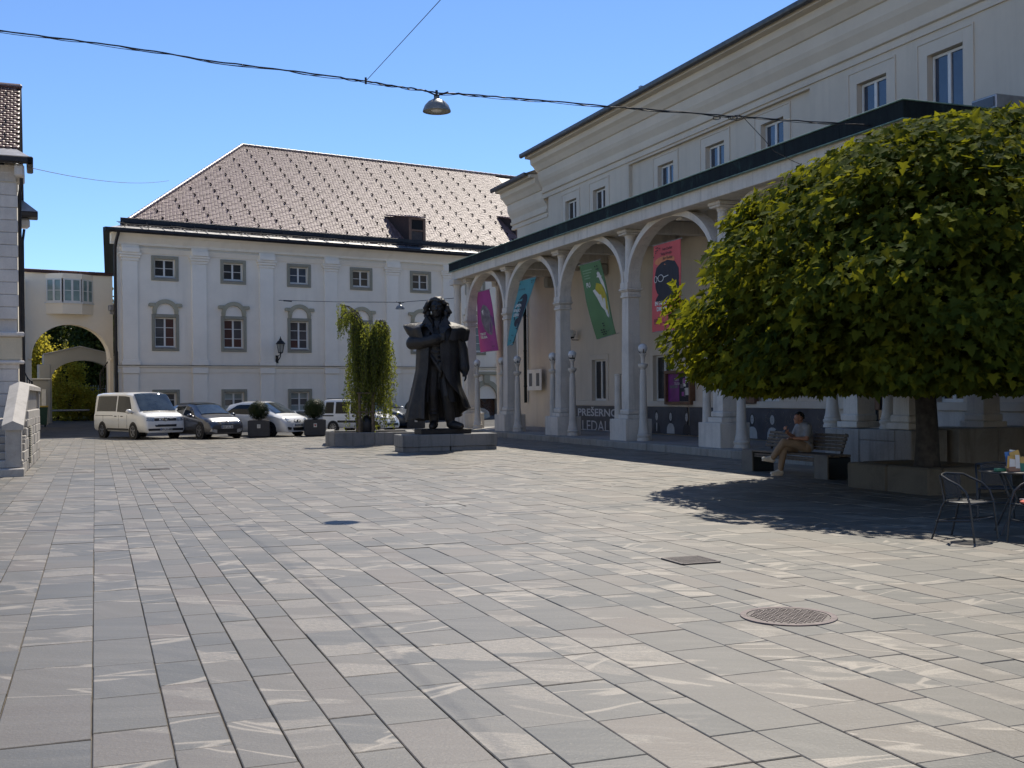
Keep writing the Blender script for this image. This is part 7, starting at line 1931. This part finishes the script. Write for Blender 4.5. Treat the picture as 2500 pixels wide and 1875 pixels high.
top300 = set(np.argsort(-score)[:300].tolist())
lme = bpy.data.meshes.new('leaf'); lme.from_pydata(lv, [], lf); lme.materials.append(M['maple_leaf'])
for i in top300:
    o = bpy.data.objects.new('leaf', lme); COL.objects.link(o); o.parent = MT
    m4 = Matrix(Rm[i].tolist()).to_4x4(); m4.translation = Vector(lp[i]); o.matrix_local = m4 @ Matrix.Scale(float(lsz[i]), 4)
keep = np.array([i not in top300 for i in range(n_)])
stuff(scatter_mesh('leaves', lv, lf, lp[keep], Rm[keep], lsz[keep], M['maple_leaf'], MT))
# larger, coarser leaves added inside the crown to block light
ni = 2600; ri = mr.uniform(0,1,ni)**.5*.80; ai = mr.uniform(0,2*np.pi,ni); zi = mr.uniform(1.95, 5.7, ni)
rI = rads(zi, ai)*ri
stuff(leaf_quads('filler_leaves', np.stack([CX + rI*np.cos(ai), CY + rI*np.sin(ai), zi-.32], 1), .42, M['maple_leaf'], MT, seed=77))

# ------------------------------------------------------------------ bench with the seated man
b0_ = gnd(2035, 1168); b1_ = gnd(1852, 1148)
BA_ = math.atan2(-(b1_.x-b0_.x), b1_.y-b0_.y)
BL_ = math.hypot(b1_.x-b0_.x, b1_.y-b0_.y)
BE = thing('park_bench', 'wooden slatted bench on dark end blocks in front of the arcade base', 'bench', (b0_.x, b0_.y, 0), BA_)
for y in (0, BL_):
    MB().bbox(-.25, .25, y-.20, y+.20, -.005, .40, .012).build('end_block', M['bench_steel'], BE)
    MB().bbox(-.285, -.254, y-.21, y+.21, -.005, .43, .008).build('side_panel', M['bench_block'], BE)  # outer panel; its paler grey also paints the lit left face
for k in range(5): MB().bbox(-.27 + k*.108, -.27+k*.108+.098, -.19, BL_+.19, .405, .45, .008).build('seat_slat', M['bench_wood'], BE)
for z in (.30, .345): MB().bbox(-.24, -.20, .21, BL_-.21, z, z+.038, .006).build('apron_rail', M['bench_wood'], BE)
for k in range(5):
    z = .50 + k*.066; x = .20 + k*.028
    MB().bbox(x, x+.03, -.02, BL_+.05, z, z+.058, .008).build('back_slat', M['bench_wood'], BE)
for y in (.1, BL_*.5, BL_-.1): MB().tube([(.25,y,.42), (.275,y,.52), (.375,y,.83)], .025, 6).build('back_post', M['bench_steel'], BE)
pw = Frame(b0_.x, b0_.y, BA_).w(.06, 1.02, 0)
PE = thing('person', 'man in grey t-shirt and tan trousers sitting cross legged on the bench with a phone', 'person', pw, BA_ + math.pi)
# local: x forward, y to his left (towards the viewer), z up
sk = MB()
def K(mb, *pts, g=0.0): mb.chain([((x, y, z), r+g) for (x, y, z, r) in pts], 10)
def torso(mb, g=0.0):
    K(mb, (.00,.0,.55,.145), (-.03,.0,.70,.148), (.0,.0,.86,.150), (.03,.0,.94,.11), g=g)
    K(mb, (-.01,-.085,.55,.12), (-.01,.085,.55,.12), g=g); K(mb, (.0,-.09,.80,.115), (.0,.09,.80,.115), g=g)
    K(mb, (.02,-.155,.945,.068), (.03,0,.975,.075), (.02,.155,.945,.068), g=g)
def legs(mb, g=0.0):
    # left leg crossed over the right knee; right foot on the ground
    K(mb, (.02,.085,.545,.098), (.25,.06,.63,.088), (.465,.0,.655,.066), (.565,-.06,.50,.056), (.655,-.10,.36,.046), g=g)
    K(mb, (.02,-.085,.54,.098), (.24,-.08,.55,.085), (.43,-.05,.52,.066), (.49,-.03,.32,.054), (.535,-.02,.13,.045), g=g)
torso(sk); legs(sk, -.006)
K(sk, (.05,.0,.97,.055), (.085,.0,1.04,.052))
hd = Vector((.115, -.01, 1.115))
sk.ball(hd + Vector((-.012,0,.022)), .098, .076, .094, 14, 12).ball(hd + Vector((.03,0,-.035)), .062, .056, .07).ball(hd + Vector((.068,0,-.085)), .028, .03, .025)
sk.capsule(hd + Vector((.083,0,.015)), hd + Vector((.103,0,-.022)), .011, .016, 8); sk.capsule(hd + Vector((.085,-.02,-.055)), hd + Vector((.085,.02,-.055)), .010, .010, 6)
for s in (-1, 1):
    sk.ball(hd + Vector((-.008, s*.077, -.005)), .022, .010, .032); sk.capsule(hd + Vector((.076,s*.012,.032)), hd + Vector((.066,s*.045,.03)), .010, .010, 6); sk.ball(hd + Vector((.072, s*.028, .012)), .010)
def hand(mb, c, fwd, dn, s, curl=.5):
    """palm at c; fwd finger direction, dn palm normal; five separate fingers"""
    fwd = Vector(fwd).normalized(); dn = Vector(dn); dn = (dn - fwd*dn.dot(fwd)).normalized(); lat = fwd.cross(dn)*s; c = Vector(c)
    for k in range(3): mb.capsule(c + lat*(-.026+.026*k) - fwd*.02, c + lat*(-.026+.026*k) + fwd*.045, .017, .015, 7)
    for k, L in enumerate((.062, .072, .068, .054)):
        p = c + lat*(-.033+.022*k) + fwd*.05; d1 = (fwd + dn*curl*.6).normalized(); d2 = (fwd*(1-curl) + dn*curl*1.3).normalized()
        q = p + d1*L*.5; mb.capsule(p, q, .0095, .009, 6); mb.capsule(q, q + d2*L*.5, .009, .0075, 6)
    p = c - lat*.04 - fwd*.01; q = p - lat*.022 + fwd*.035 + dn*.012; mb.capsule(c - lat*.02 - fwd*.02, p, .014, .012, 6); mb.capsule(p, q, .012, .010, 6); mb.capsule(q, q + fwd*.026 + dn*.012, .010, .008, 6)
# left arm: down, forearm resting on the thigh ; right arm: bent up holding the phone
LAP = [(.02,.175,.925,.056), (.10,.225,.72,.046)]; LAF = [(.10,.225,.72,.044), (.30,.12,.735,.032)]
RAP = [(.02,-.175,.925,.056), (.12,-.20,.74,.046)]; RAF = [(.12,-.20,.74,.044), (.33,-.09,.845,.032)]
for ch in (LAP, LAF, RAP, RAF): K(sk, *ch)
hand(sk, (.345,.095,.742), (.9,-.35,-.05), (0,.0,-1), 1, .45)
hand(sk, (.365,-.07,.87), (.55,.25,.75), (-.7,-.1,.55), 1, .75)
remeshed(sk, 'body', .0085, M['skin'], PE, 1)
sh = MB(); torso(sh, .013)
for ch in (LAP, RAP): a, b = ch; m_ = [a[i] + (b[i]-a[i])*.62 for i in range(4)]; K(sh, a, tuple(m_), g=.018)
for k in range(5): sh.capsule((-.10+.02*k, .14, .60+.05*k), (.09, .10, .57+.045*k), .02, .018, 6)
remeshed(sh, 'shirt', .011, M['shirt'], PE, 2)
tr_ = MB(); legs(tr_, .014); K(tr_, (.0,-.09,.545,.128), (.0,.09,.545,.128)); K(tr_, (-.02,0,.545,.135), (.03,0,.57,.14))
for k in range(4): tr_.capsule((.40+.012*k, .06, .60+.02*k), (.47, -.03, .60+.015*k), .012, .012, 6)
remeshed(tr_, 'trousers', .010, M['trousers'], PE, 2)
def shoe(mid, toe, up):
    mid, toe, up = Vector(mid), Vector(toe), Vector(up).normalized(); f = (toe-mid).normalized(); up = (up - f*up.dot(f)).normalized(); s_ = f.cross(up)
    sh_ = MB(); sh_.capsule(mid - f*.055, mid + f*.10, .043, .042, 10).capsule(mid + f*.08, mid + f*.165, .042, .033, 10).capsule(mid - f*.04, mid - f*.03 + up*.07, .044, .046, 10).capsule(mid + up*.045, mid + f*.08 + up*.02, .036, .03, 8)
    o = remeshed(sh_, 'shoe', .009, M['shoe_white'], PE, 1)
    sl__ = MB(); 
    pts = [mid + f*(.055+.135*math.cos(a)) + s_*(.046*math.sin(a)) for a in np.linspace(0, 2*math.pi, 16, endpoint=False)]
    sl__.add([p - up*.052 for p in pts] + [p - up*.028 for p in pts], [tuple(range(16))[::-1], tuple(range(16,32))] + [(i, (i+1)%16, (i+1)%16+16, i+16) for i in range(16)]); sl__.build('sole', M['sole'], o)
    for k in range(3):
        st = MB(); p = mid + f*(.0+.035*k)
        st.tube([p + s_*.046 - up*.015, p + f*.03 + s_*.040 + up*.032], .008, 4); st.build('stripe', M['shoe_dark'], o)
shoe((.69,-.115,.315), (.86,-.13,.345), (.35,0,1)); shoe((.565,-.02,.056), (.75,-.03,.056), (0,0,1))
ha = MB(); hq = random.Random(8)
for k in range(150):
    th = hq.uniform(0, 2*math.pi); ph = hq.uniform(-.5, 1.5); d = Vector((math.cos(th)*math.cos(ph), math.sin(th)*math.cos(ph), math.sin(ph)))
    if d.x > .30 and d.z < .55: continue
    if d.x > -.15 and d.z < .12: continue
    if d.z < -.25 and d.x > -.5: continue
    ha.ball(hd + Vector((-.014,0,.024)) + Vector((d.x*.098, d.y*.077, d.z*.097)), .019, nu=6, nv=4)
remeshed(ha, 'hair', .0075, M['hair_black'], PE, 1)
ph = thing('phone', 'dark mobile phone in the hand of the seated man', 'phone', Frame(pw.x, pw.y, BA_+math.pi).w(.392, -.062, .905), BA_ + math.pi)
MB().bbox(-.005, .005, -.037, .037, -.075, .075, .004, Matrix.Rotation(R(-28), 4, 'Y')).build('case', M['car_trim'], ph)

# ------------------------------------------------------------------ cafe table, chairs, card holder
CG = 'metal mesh cafe chairs'
def chair(loc, rz, label, cushion=False):
    c = thing('cafe_chair', label, 'chair', loc, rz, CG)      # faces +x
    w = .245
    def arc(n=9, z=.715, x=-.235): return [(x - .0 + .07*(1-math.cos((i/(n-1)-.5)*math.pi))**1 - .07, w*math.cos(math.pi*i/(n-1))*1.0, z) for i in range(n)]
    top = [(-.22+.09*abs(math.cos(math.pi*i/12))**2, w*math.cos(math.pi*i/12), .72-.02*abs(math.cos(math.pi*i/12))) for i in range(13)]
    for s in (1, -1):
        MB().tube([(.24, s*(w+.03), .0), (.215, s*(w+.03), .22), (.19, s*(w+.03), .42), (.15, s*(w+.03), .54), (.07, s*(w+.025), .61), (-.05, s*(w+.015), .66), (-.13, s*w, .70)], .0125, 8).build('arm', M['chair_metal'], c, smooth=60)
        MB().tube([(-.20, s*.17, .71), (-.165, s*.17, .52), (-.14, s*.18, .42), (-.17, s*.195, .36), (-.27, s*.225, .0)], .0115, 8).build('leg', M['chair_metal'], c, smooth=60)
    MB().tube(top, .0125, 8).build('top_rail', M['chair_metal'], c, smooth=60)
    rg = [(.02 + .215*math.cos(a)*(.95), .215*math.sin(a), .415) for a in np.linspace(0, 2*math.pi, 25)]
    MB().tube(rg, .011, 8).tube([(.19,-.27,.41),(.19,.27,.41)], .011, 8).build('seat_rim', M['chair_metal'], c, smooth=60)
    MB().add([(p[0], p[1], .418) for p in rg[:-1]], [tuple(range(24))]).build('seat_mesh', M['chair_mesh'], c)
    rows = [[Vector((-.20 - .02*math.sin(math.pi*(i/8)) + .035*(1-k/4) + .05*abs(i/4-1)**2, .20*(i/4-1)*(.86+.14*k/4), .44 + .27*k/4)) for i in range(9)] for k in range(5)]
    MB().grid(rows).build('back_mesh', M['chair_mesh'], c, smooth=60)
    for z, x in ((.24, .21), (.20, -.21)): MB().tube([(x, -.25, z), (x, .25, z)], .010, 6).build('stretcher', M['chair_metal'], c)
    for s in (1, -1): MB().tube([(.21, s*.26, .24), (-.21, s*.21, .20)], .010, 6).build('stretcher', M['chair_metal'], c)
    if cushion:
        q = thing('seat_cushion', 'round orange red cushion with pale lines on the nearest chair at the right edge', 'cushion', Vector(loc) + Vector((math.cos(rz)*.02, math.sin(rz)*.02, .422)), rz)
        MB().lathe([(.02,.0),(.17,.0),(.205,.015),(.205,.03),(.17,.045),(.02,.05)], 0, 0, 0, 24).build('pad', M['cushion'], q, smooth=60)
        ln_ = MB()
        for k in range(-2, 3): ln_.tube([(-.15, k*.06-.03, .048), (.0, k*.06+.03, .053), (.15, k*.06-.03, .048)], .005, 4)
        ln_.build('stripes', M['card_white'], q)
    return c
chair((4.98, 12.42, 0), R(-48), 'empty black metal chair with mesh back nearest the tree shadow edge')
chair((5.62, 11.95, 0), R(190), 'black metal chair carrying an orange red cushion at the right edge', True)
chair((6.10, 14.15, 0), R(-105), 'black metal chair behind the cafe table with its mesh seat empty')
TBc = Vector((5.80, 12.85, 0))
tb = thing('cafe_table', 'round dark cafe table with thin top and splayed metal legs', 'table', TBc, 0)
MB().lathe([(.02,.700),(.44,.700),(.455,.708),(.455,.722),(.44,.728),(.02,.728)], 0, 0, 0, 36).build('table_top', M['table_top'], tb, smooth=40)
for k in range(4):
    a = k*math.pi/2 + .5; MB().tube([(.30*math.cos(a), .30*math.sin(a), .70), (.13*math.cos(a+.3), .13*math.sin(a+.3), .40), (.36*math.cos(a), .36*math.sin(a), .0)], .014, 8).build('leg', M['chair_metal'], tb, smooth=60)
MB().tube([(.13*math.cos(a), .13*math.sin(a), .40) for a in np.linspace(0, 2*math.pi, 17)], .010, 6).build('ring', M['chair_metal'], tb)
hp = Vector((5.62, 12.62, .728))
ch_ = thing('card_holder', 'wooden card holder filled with yellow, blue and white leaflets on the cafe table', 'card holder', hp, R(14))
MB().bbox(-.09, .06, -.03, .05, 0, .055, .005).build('box', M['card_brown'], ch_)
for k, (x, z, w_, h_, a, m_, y) in enumerate(((-.06,.03,.11,.14,12,'card_yellow',-.02), (-.01,.05,.13,.17,-4,'card_blue',.03), (.07,.05,.13,.18,-14,'card_yellow',.02), (-.04,.04,.09,.10,8,'card_white',-.026), (.02,.035,.055,.15,3,'card_white',-.034), (.12,.03,.10,.13,-20,'card_yellow',-.01), (.10,.0,.10,.09,5,'card_green',-.02), (.0,.06,.08,.18,10,'card_white',.04))):
    MB().bbox(-w_/2, w_/2, -.0015, .0015, 0, h_, .001, Matrix.Translation((x, y, z)) @ Matrix.Rotation(R(-8), 4, 'X') @ Matrix.Rotation(R(a), 4, 'Y')).build('leaflet', M[m_], ch_)
bk_ = thing('notebook', 'dark closed notebook lying left of the leaflets on the cafe table', 'book', hp + Vector((-.15, .02, .0)), R(20))
MB().bbox(-.06, .06, -.04, .04, 0, .035, .006).build('cover', M['card_green'], bk_)
# ------------------------------------------------------------------ overhead cables and hanging lamps
def cabY(px): return 19.0 if px <= 1066 else 19.0 + (px-1066)/(2125-1066)*4.2
mp = [(-700,-20),(-250,47),(0,75),(180,98),(350,121),(515,149),(700,172),(820,188),(893,198),(970,211),(1010,216),(1066,227),(1130,229),(1250,240),(1380,250),(1514,262),(1640,271),(1774,283),(1860,288),(1990,298),(2136,306),(2200,312)]
mpts = [at(x, y, cabY(x)) for x, y in mp]
fine = []
for a, b in zip(mpts[:-1], mpts[1:]):
    for k in range(6): fine.append(a.lerp(b, k/6))
fine.append(mpts[-1])
CB = thing('overhead_cable', 'thick twisted overhead cable crossing the sky and carrying the large lamp', 'cable', fine[0], 0)
o0 = fine[0]; cr_ = random.Random(6)
MB().tube([p - o0 + Vector((0,0,cr_.uniform(-.008,.008))) for p in fine], .0125, 6).build('main_wire', M['cable'], CB)
MB().tube([p - o0 + Vector((0, .012*math.sin(i*.9), .020*math.cos(i*.9)-.012)) for i, p in enumerate(fine)], .007, 5).build('twisted_wire', M['cable'], CB)
MB().tube([p - o0 + Vector((0, 0, -.035*abs(math.sin(i*.35)))) for i, p in enumerate(fine)], .006, 5).build('slack_wire', M['cable'], CB)
lp_ = at(1774, 284, cabY(1774)) - o0
lo_ = MB()
for k in range(5):
    c = lp_ + Vector((cr_.uniform(-.22,.25), 0, -.03)); r_0 = cr_.uniform(.05,.09)
    lo_.tube([c + Vector((r_0*1.3*math.cos(a), .02*math.sin(a*2), r_0*.6*math.sin(a))) for a in np.linspace(0, 6, 12)], .006, 4)
lo_.build('wire_coil', M['cable'], CB)
dr_ = [at(x, y, Y) - o0 for x, y, Y in ((1818,290,22.0),(1867,342,22.3),(1890,370,22.6),(1940,395,23.0),(1990,417,23.6))]
MB().tube(dr_, .007, 5).build('drop_wire', M['cable'], CB)
# branch wire to the front
sw_ = [at(893,198,19.0), at(985,98,17.0), at(1075,0,15.3)]; ex = sw_[2] + (sw_[2]-sw_[1])*3.2; ex.z = sw_[2].z + .3
bw = thing('guy_wire', 'thin guy wire rising from the thick cable to the top of the sky', 'cable', sw_[0], 0)
MB().tube([p - sw_[0] for p in sw_ + [ex]], .0055, 5).build('wire', M['cable'], bw)
MB().tube([(0,0,-.05), (0,0,.06)], .02, 6).build('clamp', M['cable'], bw)
def pendant(p, d, label, cat='lamp', k=1.0):
    t = thing('street_lamp', label, cat, p, 0, 'lamps hanging from overhead cables')
    r = d/2
    MB().lathe([(.045*k,.0),(.05*k,-.03*k),(r*.30,-.045*k),(r*.62,-.085*k),(r*.86,-.15*k),(r,-.235*k),(r,-.25*k),(r*.965,-.25*k),(r*.82,-.15*k),(r*.3,-.07*k)], 0, 0, 0, 32, cap=False).build('shade', M['lamp_enamel'], t, smooth=40)
    MB().lathe([(.001,-.232*k),(r*.93,-.232*k),(r*.95,-.225*k),(.001,-.22*k)], 0, 0, 0, 28, cap=False).build('cover_glass', M['lamp_glass'], t)
    MB().ball((0,0,-.226*k), r*.42, r*.42, .03*k, 14, 6).build('bulb_glass', M['globe_glass'], t)
    MB().tube([(-.20*k,0,.115*k), (0,0,.02*k), (.20*k,0,.08*k)], .014*k, 6).tube([(0,0,-.01), (0,0,.11*k)], .022*k, 8).bbox(-.045*k, .045*k, -.03*k, .03*k, -.03*k, .035*k, .008).build('hanger', M['dark_gutter'], t)
    return t
pendant(at(1066, 236.5, 19.0), .475, 'large enamel street lamp hanging from the thick cable against the sky')
# far lamp line in front of the white house
q0_ = FF.w(fp(681, 733)[0], 0, fp(681, 733)[1]); q2_ = at(1108, 728, 50.0); q1_ = at(977, 738, 52.0)
lc = thing('lamp_cable', 'thin cable from the white house front to the arcade holding a small lamp', 'cable', q0_, FA*0)
MB().tube([(0,0,0), at(820, 737, 54.0) - q0_, q1_ - q0_, q2_ - q0_], .014, 5).build('wire', M['cable'], lc)
MB().tube([at(693, 734, 56.2) - q0_, at(712, 735.5, 55.8) - q0_], .035, 5).build('strainer', M['cable'], lc)
pendant(at(977, 742, 52.0), .44, 'small street lamp hanging in front of the white house left of the statue head', k=.95)
w0 = LF.w(.3, -.4, le-.1)
w1 = at(412, 441, 58.0)
hw_ = thing('house_wire', 'faint thin wire from the banded house to the brown hip roof', 'cable', w0, 0)
MB().tube([w0.lerp(w1, k/12) - w0 + Vector((0,0,-1.0*(k/12)*(1-k/12))) for k in range(13)], .009, 4).build('wire', M['cable'], hw_)
